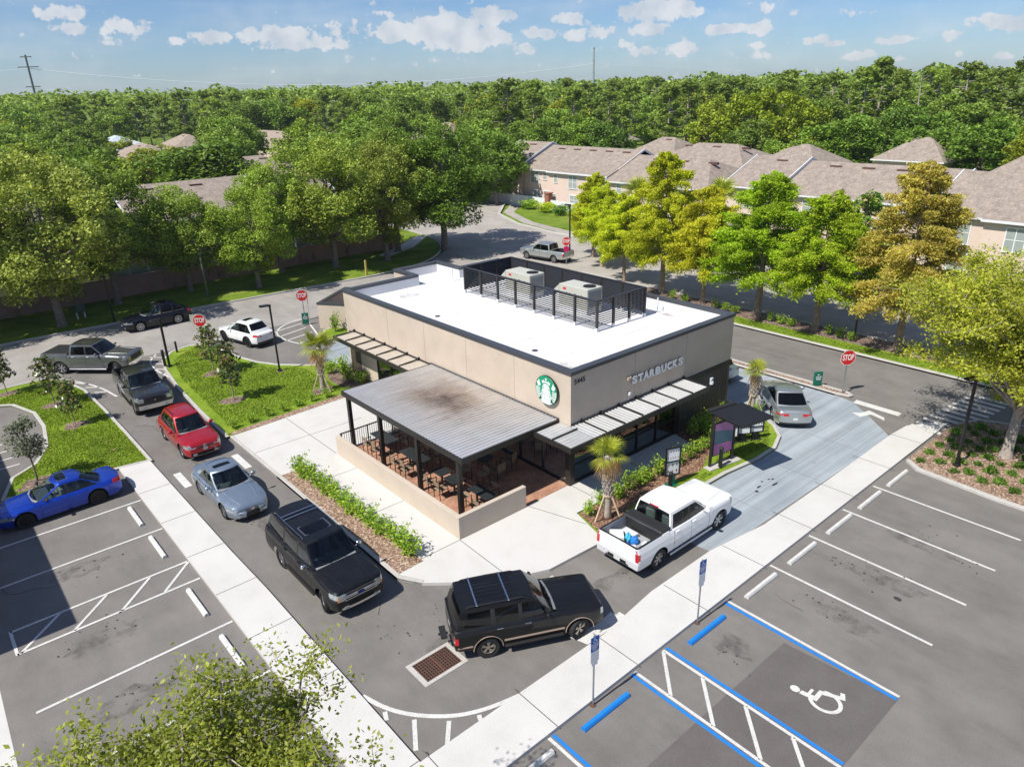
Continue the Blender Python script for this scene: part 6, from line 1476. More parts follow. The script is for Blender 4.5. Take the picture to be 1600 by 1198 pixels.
# ---- cypress row east
CYP = Once([cypress('', L_cyp, 10.2, 6.6), cypress('', L_cypo, 10.8, 6.8), cypress('', L_cyp, 9.2, 6.6)])
CT = [(40.9, 31.3, 0, .82, 1.0, (1.08, .95, .6), 'small yellow green cypress beyond the cross street stop sign'), (38.2, 27.6, 2, .86, .95, (1.02, .95, .6), 'slender yellow green cypress just right of the black lamp post beyond the roof'), (34.3, 17.2, 0, 1.12, 1.0, (1.12, .97, .6), 'tall golden green cypress at the left of the row behind the white roof'),
      (35.0, 22.0, 2, .86, 1.0, (1.05, .95, .6), 'small cypress between the lamp post and the tall golden green cypress'), (34.1, 13.0, 2, 1.02, 1.0, (1.2, .97, .8), 'sparse brownish yellow cypress behind the right part of the roof screen'), (34.1, 8.1, 0, 1.02, 1.25, (.74, .86, .5), 'broad bright green cypress in the middle of the row'),
      (33.8, 3.4, 2, 1.05, 1.15, (.88, .94, .6), 'yellow green cypress with gaps left of the rusty one'), (33.6, -2.3, 1, 1.08, 1.12, (.9, 1.0, .9), 'rusty orange cypress at the right end of the row')]
for x, y, k, s, sw, c, lab in CT: CYP.put((x, y, .1), x*3+y, (s*sw, s*sw, s), lab, 'cypress trees along the cross street', col(*c), i=k)
a_ = airy('cypress_tree', 'large yellow green tree overhanging the crosswalk at the right edge', L_elm, M_barkl, 9.8, 10.8, 2.1, 70, 85, .078, .24, up=1.0, tilt=(.3, -.2), hang=.15)
a_.location = (22.5, -11.9, .1); a_.rotation_euler = (0, 0, .4)
b_ = airy('cypress_tree', 'yellow green tree rising behind the one at the right edge of the photo', L_elm, M_barkl, 7.6, 9.4, 2.6, 50, 70, .09, .2, up=1.0, hang=.1)
b_.location = (33.8, -12.3, .1); [setattr(c, 'color', col(.85, 1.0, .75)) for c in b_.children]
f_ = airy('elm_tree', 'leafy tree top with arching twigs in the bottom left corner', L_fg, M_barkl, 7.9, 6.3, 2.5, 64, 105, .052, .11, up=1.15, hang=0.0, tw=.6)
f_.location = (-13.0, -11.2, 0); f_.rotation_euler = (0, 0, .9)
mgt = tree_round('magnolia_tree', 9.6, 5.2, 1.4, 46, 95, .24, L_mag, M_bark, .8, label='dark green magnolia with pale glints standing behind the rusty cypress', trunk_r=.14); mgt.location = (*AZ(1392, 60)[:2], 0); mgt.scale = (1, 1, .95)
for c in CHS(mgt): c.color = col(1.6, 2.0, 1.2)
# ---- small trees and palms
so = tree_round('oak_sapling', 3.3, 1.9, 1.0, 34, 60, .075, L_grey, M_bark, .34, label='young grey green oak in a mulch ring beside the blue sedan', trunk_r=.045); so.location = (-11.5, 17.2, .1)
MG = Once([magnolia(3.0, 1.25, ''), magnolia(2.7, 1.4, '')])
for (x, y, s, lab) in ((-10.8, 30.9, .95, 'young magnolia at the left edge near the road kerb'), (-9.0, 26.9, 1.05, 'young magnolia in front of the rear wheel of the grey pickup'), (-8.75, 22.9, .86, 'young magnolia on the left lawn nearest the drive lane queue'), (-.4, 25.3, 1.12, 'taller young magnolia on the middle lawn under the left stop sign'), (-1.1, 20.2, 1.15, 'young magnolia nearest the front on the middle lawn')):
    MG.put((x, y, .1), x, s, lab, 'young magnolias in mulch rings')
pm1 = palm(2.75, 'palm with green fan leaves on the middle lawn beside the left canopy', 19, 2, 1.05); pm1.location = (3.3, 17.75, .1)
pm2 = palm(2.85, 'palm with hanging orange fronds standing behind the white pickup', 15, 7, .74); pm2.location = (5.35, -2.85, .1)
pm3 = palm(2.3, 'palm with dry pale fronds at the curve beside the drive-through canopy', 13, 3, .7, lean=(.12, .05)); pm3.location = (18.35, -1.3, .1)
fp = palm(4.6, 'tall palm in front of the peach townhouses behind the golden cypress', 16, 2, 1.4, stakes=False); fp.location = (*AZ(1003, 76)[:2], 0); fp.scale = (1.3,)*3
for (x, y, lab) in ((*AZ(1142, 72)[:2], 'palm top showing above the middle of the cypress row'), (*AZ(1238, 68)[:2], 'palm top showing above the broad bright green cypress')):
    copy_tree(fp, (x, y, 0), x, lab, scale=1.36)
# ---- shrubs
SH = Once([shrub(.95, .75, 330), shrub(.8, .85, 360), shrub(1.05, .6, 260)])
HR = [(-2.2, 9.4), (-2.25, 8.75), (-2.2, 8.1), (-2.2, 7.4), (-2.15, 6.7), (-2.2, 6.0), (-2.15, 5.3), (-2.15, 4.6), (-2.15, 3.9), (-2.1, 3.2), (-2.05, 2.5), (-2.0, 1.8), (-1.95, 1.15), (-1.95, .5)]
for i, (x, y) in enumerate(HR): SH.put((x, y, .12), i*2.1, rnd.uniform(.95, 1.2), '%s shrub of the hedge beside the low patio wall, counted from its far end' % ORD[i], 'hedge shrubs beside the patio wall')
FR = [(4.9, -2.25), (5.9, -2.05), (6.9, -2.1), (7.6, -2.05), (8.3, -2.1), (8.9, -2.0), (9.6, -2.05), (10.3, -2.1), (11.1, -2.0), (11.9, -2.1), (12.6, -2.0), (13.3, -1.9)]
for i, (x, y) in enumerate(FR): SH.put((x, y, .1), i*1.7, rnd.uniform(.75, 1.0), '%s bright green shrub along the shaded front walk, counted from the palm end' % ORD[i], 'shrubs along the front walk')
for i, (x, y) in enumerate(((13.9, -.8), (14.7, -.9), (15.5, -.7), (16.3, -.9), (14.4, -1.5), (17.0, -1.6), (17.6, -2.0))): SH.put((x, y, .1), i*1.1, 1.1, '%s dark shrub in the shade of the ribbed wall, counted from the windows' % ORD[i] if i < 5 else '%s sunlit shrub beside the palm at the curve' % ['left', 'right'][i-5], 'shrubs against the ribbed wall')
for i, (x, y) in enumerate(((-2.6, 16.4), (-1.6, 16.5), (-.6, 16.6), (.3, 16.65), (1.2, 16.75), (2.1, 16.8), (3.0, 16.7))): SH.put((x, y, .1), i*1.3, .68, '%s low shrub along the lawn edge by the walk, counted from the lane' % ORD[i], 'low shrubs along the middle lawn')
for i, (x, y, s) in enumerate(((5.0, 20.1, 1.2), (5.5, 19.2, 1.3), (5.2, 18.2, 1.2), (5.6, 17.3, 1.1))): SH.put((x, y, .1), i*1.3, s, '%s green shrub beside the left canopy post, counted from the far end' % ORD[i], 'shrubs at the left end of the shop')
SH.put((9.4, 27.6, .1), 1, 1.4, 'rounded shrub on the small rear lawn beside the bin enclosure', 'shrubs at the left end of the shop')
ES = [(33.4, y) for y in (15.4, 14.2, 11.3, 10.4, 9.6, 6.6, 5.8, 5.0, 2.2, 1.4, .6, -3.6, -4.8, -6.2)]
for i, (x, y) in enumerate(ES): SH.put((x, y, .1), i*1.3, .85, '%s low shrub in the mulch under the cypress row, counted from the left' % ORD[i], 'shrubs under the cypress row')
# tufts in the east bed
TU = []
for k in range(2):
    t = thing('grass_tuft', '', 'grass tuft'); q = rs_.normal(size=(90, 3))*[.11, .11, .05]; q[:, 2] = np.abs(q[:, 2])+.07; link('blades', leafmesh('blades', q, .06, L_tuft, up=0, aspect=4.2, droop=-2.), t); TU.append(t)
TU = Once(TU); k = 0
for ix in range(6):
    for iy in range(11):
        x = 19.3+ix*1.05+(iy % 2)*.4+rnd.uniform(-.12, .12); y = -9.5-iy*.62+rnd.uniform(-.1, .1)
        if x > 25.6-(.4*iy if iy > 3 else 0)*.2 or (abs(x-22.5) < .5 and abs(y+11.9) < .5): continue
        TU.put((x, y, .1), k, rnd.uniform(.8, 1.3), 'small green grass tuft planted in the mulch bed at the right edge', 'grass tufts in the right mulch bed'); k += 1
# lawn blades (uncountable)
def inpoly(x, y, P):
    c = False; n = len(P)
    for i in range(n):
        (x1, y1), (x2, y2) = P[i], P[i-1]
        if (y1 > y) != (y2 > y) and x < (x2-x1)*(y-y1)/(y2-y1)+x1: c = not c
    return c
def blades(name, poly, n, z, avoid=()):
    xs = [p[0] for p in poly]; ys = [p[1] for p in poly]; out = []
    def edged(x, y):
        m = 9.
        for i in range(len(poly)):
            a, b = Vector(poly[i-1]), Vector(poly[i]); p = Vector((x, y)); L = (b-a); t = max(0, min(1, (p-a).dot(L)/max(1e-6, L.dot(L)))); m = min(m, (p-a-L*t).length)
        return m
    while len(out) < n:
        x, y = rnd.uniform(min(xs), max(xs)), rnd.uniform(min(ys), max(ys))
        if inpoly(x, y, poly) and edged(x, y) > .2 and not any(((x-a)/max(c, .01))**2+((y-b)/max(d, .01))**2 < 1.15 for a, b, c, d in avoid): out.append((x, y, z))
    o = link(name, leafmesh(name, np.array(out)+rs_.normal(size=(n, 3))*[0, 0, .008], .055, L_lawn, up=-.1, aspect=1.6, droop=-1.)); o['kind'] = 'stuff'; o['label'] = 'short bright lawn grass'
L_lawn = leaf_mat('leaf_lawn', [(.16, .25, .02), (.24, .345, .03), (.36, .43, .06)], trans=.3)
WI2 = inset(wi, .25) if False else wi
blades('grass', [p for p in wi if p[0] > -14], 26000, .125, RINGS); blades('grass', [(-2.9, 16.5), (-2.6, 22), (-2.4, 26), (-1.6, 30), (.3, 31.7), (1.2, 31), (1.6, 27.4), (2.2, 25.2), (3.0, 23.7), (4.4, 22.2), (4.4, 17.0), (1, 16.8)], 26000, .125, RINGS)
blades('grass', [(4.4, -3.8), (11.9, -3.85), (11.4, -3.15), (9.8, -3.0), (8, -2.9), (6.4, -3.1), (5.5, -3.6)], 2500, .125, RINGS); blades('grass', [(11.9, -3.85), (15.8, -4.05), (17.8, -2.9), (18.6, -1.4), (18.7, 0), (17.9, -1), (15.3, -1.8), (13.2, -2.5), (11.9, -3.2)], 4500, .125)
blades('grass', [(31.4, -14), (31.4, 26), (32.9, 26), (32.9, -14)], 22000, .11)
# ================================================================== STREET FURNITURE
def octagon(r): return [(r*math.cos(R_(22.5+45*i)), r*math.sin(R_(22.5+45*i))) for i in range(8)]
def face(mb, poly, M, z): mb.add([M @ Vector((x, y, z)) for x, y in poly], [tuple(range(len(poly)))])
def stop_sign(loc, yaw, label, h=2.2, r=.47, extra=None, pole_m=None):
    """yaw = direction the face looks (deg)"""
    t = thing('stop_sign', label, 'stop sign', (*loc, 0), R_(yaw)); X, Z = (0, 1, 0), (0, 0, 1)   # local face normal = +x
    MB().box((-.03, -.03, 0), (.03, .03, h+.35)).build('post', pole_m or M_galv, t)
    M = frame((.036, 0, h), X, Z); mb = MB(); P8 = octagon(r); mb.add([M @ Vector((x, y, z)) for z in (0, .006) for x, y in P8], [tuple(range(8))[::-1], tuple(range(8, 16))]+[(i, (i+1) % 8, 8+(i+1) % 8, 8+i) for i in range(8)]); mb.build('sign_plate', M_signwhite, t)
    mb = MB(); face(mb, octagon(r*.94), M, .0085); mb.build('red_face', M_signred, t, fixn=False)
    mb = text_mb('STOP', .33*r/.38, .002, .012); xs = [p[0] for p in mb.v]; k = 1.42*r/(max(xs)-min(xs)); mb.v = [(p[0]*k, p[1]*1.15, p[2]) for p in mb.v]
    mb.xf(M @ Matrix.Translation((0, 0, .012))); mb.build('lettering', M_signwhite, t, fixn=False)
    return t
TOCAM = math.degrees(math.atan2(CAM[1], CAM[0]))
stop_sign((24.4, -3.25), -122, 'red stop sign on a grey post on the narrow island right of the shop', 2.22)
s2 = stop_sign((1.2, 31.6), -118, 'red stop sign above the young magnolia left of the white compact car', 1.9)
mb = MB(); mb.box((-.06, -.62, 1.75), (-.05, -.12, 2.35)); mb.build('second_panel', mat('sign_back_beige', (.5, .48, .38), .6), s2)
s3 = stop_sign((9.2, 32.2), -112, 'red stop sign at the back of the shop left of the roof corner', 2.0)
mb = MB(); mb.box((-.06, .0, 1.9), (-.05, .45, 2.4)); mb.bar((-.08, .36, 0), (-.08, .36, 1.9), .05); mb.build('second_panel', MAT['sign_back_beige'], s3)
s4 = stop_sign((36.6, 30.9), -125, 'small dark red stop sign in front of the silver pickup bed', 2.3, .45)
mb = MB(); M = frame((.04, 0, 1.55), (0, 1, 0), (0, 0, 1)); face(mb, [(.3*math.cos(k*math.pi/8), .3*math.sin(k*math.pi/8)) for k in range(16)], M, .0); mb.build('round_sign', mat('sign_magenta', (.5, .01, .12), .5), s4, fixn=False)
def green_sign(loc, yaw, label, w=.5, h=.85, words=('DRIVE', 'THRU')):
    t = thing('direction_sign', label, 'sign', (*loc, .1), R_(yaw)); MB().box((-.06, -w/2, 0), (.06, w/2, h), .01).build('panel', M_signgreen, t)
    M = frame((.062, 0, h*.5), (0, 1, 0), (0, 0, 1)); mb = MB(); k = w/.5
    face(mb, [(-.09*k, .27), (-.02*k, .32), (-.02*k, .285), (.07*k, .285), (.07*k, .255), (-.02*k, .255), (-.02*k, .22)], M, .003); mb.build('arrow', M_signwhite, t, fixn=False)
    for i, q in enumerate(words):
        m2 = text_mb(q, .12, .001, .004); m2.xf(M @ Matrix.Translation((0, .12-.13*i, .005))); m2.build('lettering', M_signwhite, t, fixn=False)
    return t
green_sign((24.4, -1.75), -122, 'green drive-through arrow sign on the narrow island beside the stop sign')
green_sign((8.7, 31.0), -112, 'green direction sign under the stop sign behind the left palm')
# accessible parking signs
def hc_sign(loc, label):
    t = thing('parking_sign', label, 'parking sign', (*loc, 0), R_(-96)); MB().tube([(0, 0, 0), (0, 0, 2.5)], .028, 8).build('post', M_galv, t); MB().cyl((0, 0), .09, 0, .03, 10).build('post_base', M_rust, t)
    M = frame((.033, 0, 2.2), (0, 1, 0), (0, 0, 1)); mb = MB(); mb.box((.03, -.15, 2.0), (.036, .15, 2.5)); mb.build('blue_plate', M_signblue, t)
    mb = MB(); wheelchair(mb, frame((.0375, 0.01, 2.38), (0, 1, 0), (0, 0, 1)) @ Matrix.Scale(.2, 4)); mb.build('wheelchair_symbol', M_signwhite, t, fixn=False)
    mb = MB(); mb.box((.03, -.15, 1.62), (.036, .15, 1.99)); mb.build('white_plate', M_signwhite, t)
    for i, q in enumerate(('PARKING BY', 'DISABLED', 'PERMIT', 'ONLY')):
        m2 = text_mb(q, .06, .0005, .001); m2.xf(M @ Matrix.Translation((0, .04-.06*i, .005))); 
        m2.v = [(p[0], p[1], p[2]-.0) for p in m2.v]; m2.build('lettering', M_signwhite, t, fixn=False)
    mb = MB(); mb.box((.03, -.11, 1.5), (.036, .11, 1.61)); mb.build('fine_plate', M_signwhite, t)
    return t
hc_sign((-2.06, -9.02), 'disabled parking sign on a grey post in front of the old black SUV'); hc_sign((2.95, -8.98), 'disabled parking sign on a grey post below the white pickup')
# lamps
def lamp(loc, h, yaw, label, w=.11, z=.1):
    t = thing('street_lamp', label, 'lamp post', (*loc, z), R_(yaw)); MB().box((-w/2, -w/2, 0), (w/2, w/2, h), .01).build('pole', M_black, t)
    MB().box((-.13, -.13, 0), (.13, .13, .12), .02).build('pole_base', M_black, t); mb = MB(); mb.box((.05, -.16, h-.06), (.62, .16, h+.03), .02); mb.box((-.07, -.07, h-.1), (.1, .07, h+.02)); mb.build('lamp_head', M_black, t)
    MB().box((.1, -.12, h-.075), (.58, .12, h-.062)).build('lens', M_gutter, t); return t
lamp((20.0, -10.7), 4.3, 160, 'black lamp post standing in the right mulch bed'); lamp((2.85, 22.75), 4.35, 165, 'black lamp post on the middle lawn edge beside the left palm')
lamp((-2.05, 28.7), 3.25, 190, 'black lamp post beside the dark bollard at the left lane entrance', .12); lamp((33.4, .4), 4.6, 100, 'black lamp post between the last two cypress trees'); lamp((37.9, 31.7), 5.6, 100, 'tall thin black lamp post beyond the roof right of the silver pickup', .12, 0)
lamp((-1.9, 42.9), 3.6, 90, 'black lamp post on the far verge in front of the navy car', .13, 0); o = lamp((6.2, 45.0), 5.0, 200, 'grey green street lamp behind the back of the navy car', .12, 0)
for c in o.children: 
    if c.name.startswith('pole'): c.data.materials[0] = mat('pole_grey_green', (.12, .14, .12), .6)
def bollard(x, y, h, label, r=.09, z=.1, lit=True):
    t = thing('bollard', label, 'bollard', (x, y, z)); mb = MB(); mb.lathe([(0, 0), (r*1.1, 0), (r*1.1, .05), (r, .06), (r, h-.12), (0, h-.12)], 16, 'z'); mb.build('post', M_black, t)
    mb = MB(); mb.lathe([(r*1.05, h-.12), (r*1.08, h-.03), (r*.8, h), (0, h+.005)], 16, 'z'); mb.build('cap', M_blackpl, t); return t
bollard(12.2, -3.55, 1.05, 'black bollard in front of the drive-through order screen'); bollard(8.8, -3.35, 1.0, 'black bollard to the left of the white food menu board'); bollard(-2.25, 28.95, 1.15, 'black bollard touching the lamp post at the left lane entrance'); bollard(-.75, 31.3, .8, 'short dark bollard light on the middle lawn near the road', .07)
# menu boards
def board(x, y, yaw, w, h, z0, label, panels, name='menu_board', foot=True):
    t = thing(name, label, 'menu board', (x, y, .1), R_(yaw)); mb = MB()
    mb.box((-.05, -w/2-.05, z0-.05), (.05, -w/2, z0+h+.05)); mb.box((-.05, w/2, z0-.05), (.05, w/2+.05, z0+h+.05)); mb.box((-.05, -w/2, z0+h), (.05, w/2, z0+h+.05)); mb.box((-.05, -w/2, z0-.05), (.05, w/2, z0)); mb.box((-.045, -w/2, z0), (.0, w/2, z0+h)); mb.box((-.04, -w/2, z0+h*.5-.02), (.052, w/2, z0+h*.5+.02)); mb.build('frame', M_black, t)
    for i, p in enumerate(panels): p(t, -w/2+.01, w/2-.01, z0+.01 if i else z0+h*.5+.03, z0+h*.5-.03 if i else z0+h-.01)
    if foot: mb = MB(); mb.box((-.04, -w*.25, 0), (.04, w*.25, z0-.05)); mb.box((-.15, -w*.4, 0), (.15, w*.4, .05)); mb.build('stand', M_signgreen if z0 > .5 else M_black, t)
    return t
M_menuw = mat('menu_panel_white', (.8, .8, .79), .4)
def foods(rows, cols, cs):
    def f(t, y0, y1, z0, z1):
        MB().box((.002, y0, z0), (.012, y1, z1)).build('menu_panel', M_menuw, t)
        for k, cc in enumerate(cs):
            mb = MB()
            for i in range(rows):
                for j in range(cols):
                    if (i+j) % len(cs) != k: continue
                    cy = lerp(y0, y1, (j+.5)/cols); czz = lerp(z0, z1, (i+.55)/rows); r = min((y1-y0)/cols, (z1-z0)/rows)*.22
                    mb.add([(.0145, cy+r*math.cos(a), czz+r*1.1*math.sin(a)) for a in [q*math.pi/4 for q in range(8)]], [tuple(range(8))]); mb.add([(.0145, cy-r*1.2, czz-r*1.9), (.0145, cy+r*1.2, czz-r*1.9), (.0145, cy+r*1.2, czz-r*1.6), (.0145, cy-r*1.2, czz-r*1.6)], [(0, 1, 2, 3)])
            mb.build('food_picture', cc, t, fixn=False)
    return f
fo_ = [mat('food_brown', (.35, .15, .05), .6), mat('food_orange', (.65, .3, .08), .6), mat('food_dark', (.12, .05, .04), .6)]
board(9.35, -3.0, -112, .62, 1.25, .55, 'white two-panel food menu board in a black frame behind the white pickup', [foods(2, 5, fo_), foods(2, 3, fo_)])
# order canopy with digital screen
t = thing('order_canopy', 'tall black order point with a purple and teal screen under a flat canopy', 'order point', (12.6, -3.35, .1), R_(-100))
MB().box((-.12, -1.0, 0), (.3, 1.0, .06), .01).build('concrete_base', M_kerb, t)
for y in (-.75, .62): MB().box((-.06, y-.05, .06), (.06, y+.05, 2.75), .006).build('post', M_bronze, t)
MB().box((-.1, -.9, 2.7), (1.75, 1.05, 2.8), .01).build('canopy_roof', M_black, t)
MB().box((-.35, -.85, 2.72), (-.1, .75, 2.84), .01).build('canopy_arm', M_bronze, t)
MB().box((-.04, -.68, .55), (.05, .55, 2.2), .008).build('screen_case', M_black, t)
def spoly(name, pts, m): 
    mb = MB(); mb.add([(.0535, y, z) for y, z in pts], [tuple(range(len(pts)))]); mb.build(name, m, t, fixn=False)
pur = mat('screen_purple', (.26, .1, .24), .3, emit=((.3, .1, .32), .08)); tea = mat('screen_teal', (.04, .09, .13), .3, emit=((.02, .1, .14), .08)); redp = mat('screen_red', (.5, .06, .12), .3, emit=((.5, .05, .1), .2))
spoly('screen', [(-.64, .6), (.51, .6), (.51, 1.05), (-.64, 1.15)], pur); spoly('screen', [(-.64, 1.15), (.51, 1.05), (.51, 1.6), (-.1, 1.75), (-.64, 1.85)], tea); spoly('screen', [(-.64, 1.85), (-.1, 1.75), (.51, 1.6), (.51, 2.15), (-.64, 2.15)], redp if False else pur)
mb = MB(); mb.add([(.055, .12, 1.0), (.055, .2, .94), (.055, .26, 1.02), (.055, .2, 1.12)], [(0, 1, 2, 3)]); mb.build('screen_mark', redp, t, fixn=False)
M_reda = mat('menu_art_red', (.65, .02, .06), .5)
def artp(kind):
    def f(t, y0, y1, z0, z1):
        MB().box((.002, y0, z0), (.012, y1, z1)).build('menu_panel', M_menuw, t); mb = MB(); h = z1-z0; w = y1-y0
        if kind == 'red':
            for i in range(5): c = y0+w*(i+.6)/5.4; mb.add([(.0145, c-w*.075, z0+h*.85), (.0145, c+w*.075, z0+h*.85), (.0145, c+w*.05, z0+h*.35), (.0145, c-w*.05, z0+h*.35)], [(0, 3, 2, 1)])
            mb.add([(.0142, y0, z0+h*.78), (.0142, y1, z0+h*.78), (.0142, y1, z0+h*.95), (.0142, y0, z0+h*.95)], [(0, 1, 2, 3)]); mb.build('menu_art', M_reda, t, fixn=False)
        elif kind == 'dots':
            for i in range(5): c = y0+w*(i+.5)/5; mb.add([(.0145, c+w*.05*math.cos(a), z0+h*.5+w*.06*math.sin(a)) for a in [q*math.pi/4 for q in range(8)]], [tuple(range(8))])
            mb.build('menu_art', fo_[2], t, fixn=False)
    return f
x_, y_ = G(1142, 692, .1); board(x_, y_, -125, .55, 1.05, .35, 'white blank-looking menu panel just right of the black order point', [artp(''), artp('')])
x_, y_ = G(1158, 689, .1); board(x_, y_, -125, .78, .72, .42, 'menu panel with red artwork under the flat canopy', [artp('red'), artp('')]); x_, y_ = G(1179, 686, .1); board(x_, y_, -120, .72, .55, .42, 'menu panel with a row of small dark pictures nearest the palm', [artp('dots'), artp('')])
# utility box, marker
t = thing('backflow_valve', 'small green utility box on pale pipes beside the broad oak', 'utility box', (-3.6, 45.9, 0), .3); MB().box((-.35, -.25, .55), (.35, .25, 1.15), .04).build('cover', mat('box_green', (.06, .1, .08), .5), t)
for x in (-.3, .3): MB().tube([(x, 0, 0), (x, 0, .6)], .06, 8).build('pipe', M_gutter, t)
mb = MB(); mb.box((20.1, 41.5, 0), (20.25, 41.65, 1.5)); tag(mb.build('marker_post', mat('marker_yellow', (.55, .42, .1), .6)), 'small yellow marker post on the rear verge', 'post')
for i, (x, y) in enumerate(((-1.2, -1.3), )): pass

# ================================================================== BOUNDARY WALL AND HOUSES
W_ = [(-60, 50.6), (-8.6, 50.6), (6, 50.8), (17, 51.0), (28.9, 50.9)]
bw = thing('boundary_wall', 'long stained pink masonry wall behind the row of oaks', 'wall', (0, 0, 0))
for a, b in zip(W_, W_[1:]):
    MB().bar((a[0], a[1], .85), (b[0], b[1], .85), .2, 1.7).build('wall_panel', M_bwall, bw); MB().bar((a[0], a[1], 1.74), (b[0], b[1], 1.74), .28, .09).build('wall_cap', mat('wall_cap', (.3, .2, .17), .8), bw)
mb = MB(); mb.box((28.7, 50.6, 0), (29.2, 51.2, 2.0)); mb.box((28.65, 50.55, 2.0), (29.25, 51.25, 2.1)); mb.build('end_pillar', MAT['wall_cap'], bw)
M_fence = mat('vinyl_fence_pale', (.42, .48, .42), .6, var=.08)
for i, (x0, x1, y) in enumerate(((0.5, 12, 52.6), (13.5, 22, 53.0), (23, 28.5, 53.4))):
    f = thing('garden_fence', 'pale green white garden fence %s above the stained wall' % ['behind the navy car', 'behind the slim light green oak', 'near the end of the wall'][i], 'fence', (x0, y, .0)); n = int((x1-x0)/1.6)
    MB().box((0, -.03, .3), (x1-x0, .03, 2.3)).build('fence_panel', M_fence, f)
    mb = MB()
    for k in range(n+1): mb.box((k*(x1-x0)/n-.07, -.08, 0), (k*(x1-x0)/n+.07, .08, 2.5))
    split_build(mb, 'fence_post', M_gutter, f)
def window(h, x, y, z, w, hh, axis, sgn, glass=None, cols=2):
    """window on a facade; axis 'x' facade faces sgn*x"""
    def bx(mb, u0, u1, z0, z1, d0, d1):
        if axis == 'x': mb.box((x+sgn*d0, y+u0, z+z0), (x+sgn*d1, y+u1, z+z1))
        else: mb.box((x+u0, y+sgn*d0, z+z0), (x+u1, y+sgn*d1, z+z1))
    mb = MB(); f = .09; bx(mb, -w/2-f, w/2+f, -f, 0, 0, .09); bx(mb, -w/2-f, w/2+f, hh, hh+f*1.4, 0, .09); bx(mb, -w/2-f, -w/2, 0, hh, 0, .07); bx(mb, w/2, w/2+f, 0, hh, 0, .07)
    for k in range(1, cols): bx(mb, -w/2+w*k/cols-.04, -w/2+w*k/cols+.04, 0, hh, 0, .06)
    bx(mb, -w/2, w/2, hh*.5-.03, hh*.5+.03, 0, .055); o = mb.build('window', M_winf, h); mb = MB(); bx(mb, -w/2, w/2, 0, hh, -.02, .03); mb.build('pane', glass or M_houseglass, o)
def gable_roof(h, x0, x1, y0, y1, ze, zr_, axis='y', over=.45, th=.14, m=None, hip0=0., hip1=0.):
    """ridge along axis; hips inset at the two ends"""
    mb = MB(); m = m or M_shingle
    if axis == 'y':
        xm = (x0+x1)/2; a0, a1 = x0-over, x1+over; b0, b1 = y0-(over if hip0 else .1), y1+(over if hip1 else .1); r0, r1 = b0+hip0, b1-hip1; dz = over*(zr_-ze)/(xm-x0); zz = ze-dz
        vs = [(a0, b0, zz), (a1, b0, zz), (a1, b1, zz), (a0, b1, zz), (xm, r0, zr_), (xm, r1, zr_)]
    else:
        ym = (y0+y1)/2; a0, a1 = y0-over, y1+over; b0, b1 = x0-(over if hip0 else .1), x1+(over if hip1 else .1); r0, r1 = b0+hip0, b1-hip1; dz = over*(zr_-ze)/(ym-y0); zz = ze-dz
        vs = [(b0, a1, zz), (b0, a0, zz), (b1, a0, zz), (b1, a1, zz), (r0, ym, zr_), (r1, ym, zr_)]
        vs = [(b0, a1, zz), (b0, a0, zz), (b1, a0, zz), (b1, a1, zz), (r0, ym, zr_), (r1, ym, zr_)]
    up = [(p[0], p[1], p[2]+th) for p in vs]; n = 6
    fs = [(0, 1, 4), (1, 2, 5, 4), (2, 3, 5), (3, 0, 4, 5)]
    mb.add(vs+up, [tuple(reversed(f)) for f in fs]+[tuple(i+6 for i in f) for f in fs]+[(0, 1, 7, 6), (1, 2, 8, 7), (2, 3, 9, 8), (3, 0, 6, 9)]); rf = mb.build('roof', m, h)
    g = MB()
    c = [up[0], up[1], up[2], up[3]]
    for p, q in ((0, 1), (1, 2), (2, 3), (3, 0)):
        vert = abs(up[p][0]-up[q][0]) < .01
        g.bar((*up[p][:2], up[p][2]-.12), (*up[q][:2], up[q][2]-.12), .1, .16) if ((axis == 'y') == vert or (p in (0, 2) and (hip0 if p == 0 else hip1))) else None
    if not hip0: [g.bar((up[p][0], up[p][1], up[p][2]-.03), (up[4][0], up[4][1], up[4][2]-.03), .1, .26) for p in (0, 1)]
    if not hip1: [g.bar((up[p][0], up[p][1], up[p][2]-.03), (up[5][0], up[5][1], up[5][2]-.03), .1, .26) for p in (2, 3)]
    g.build('roof_trim', M_gutter, rf); return rf
def vents(rf, lst):
    for (x, y, z, lx, ly) in lst: MB().box((x-lx/2, y-ly/2, z-.1), (x+lx/2, y+ly/2, z+.16)).build('roof_vent', M_vent, rf)
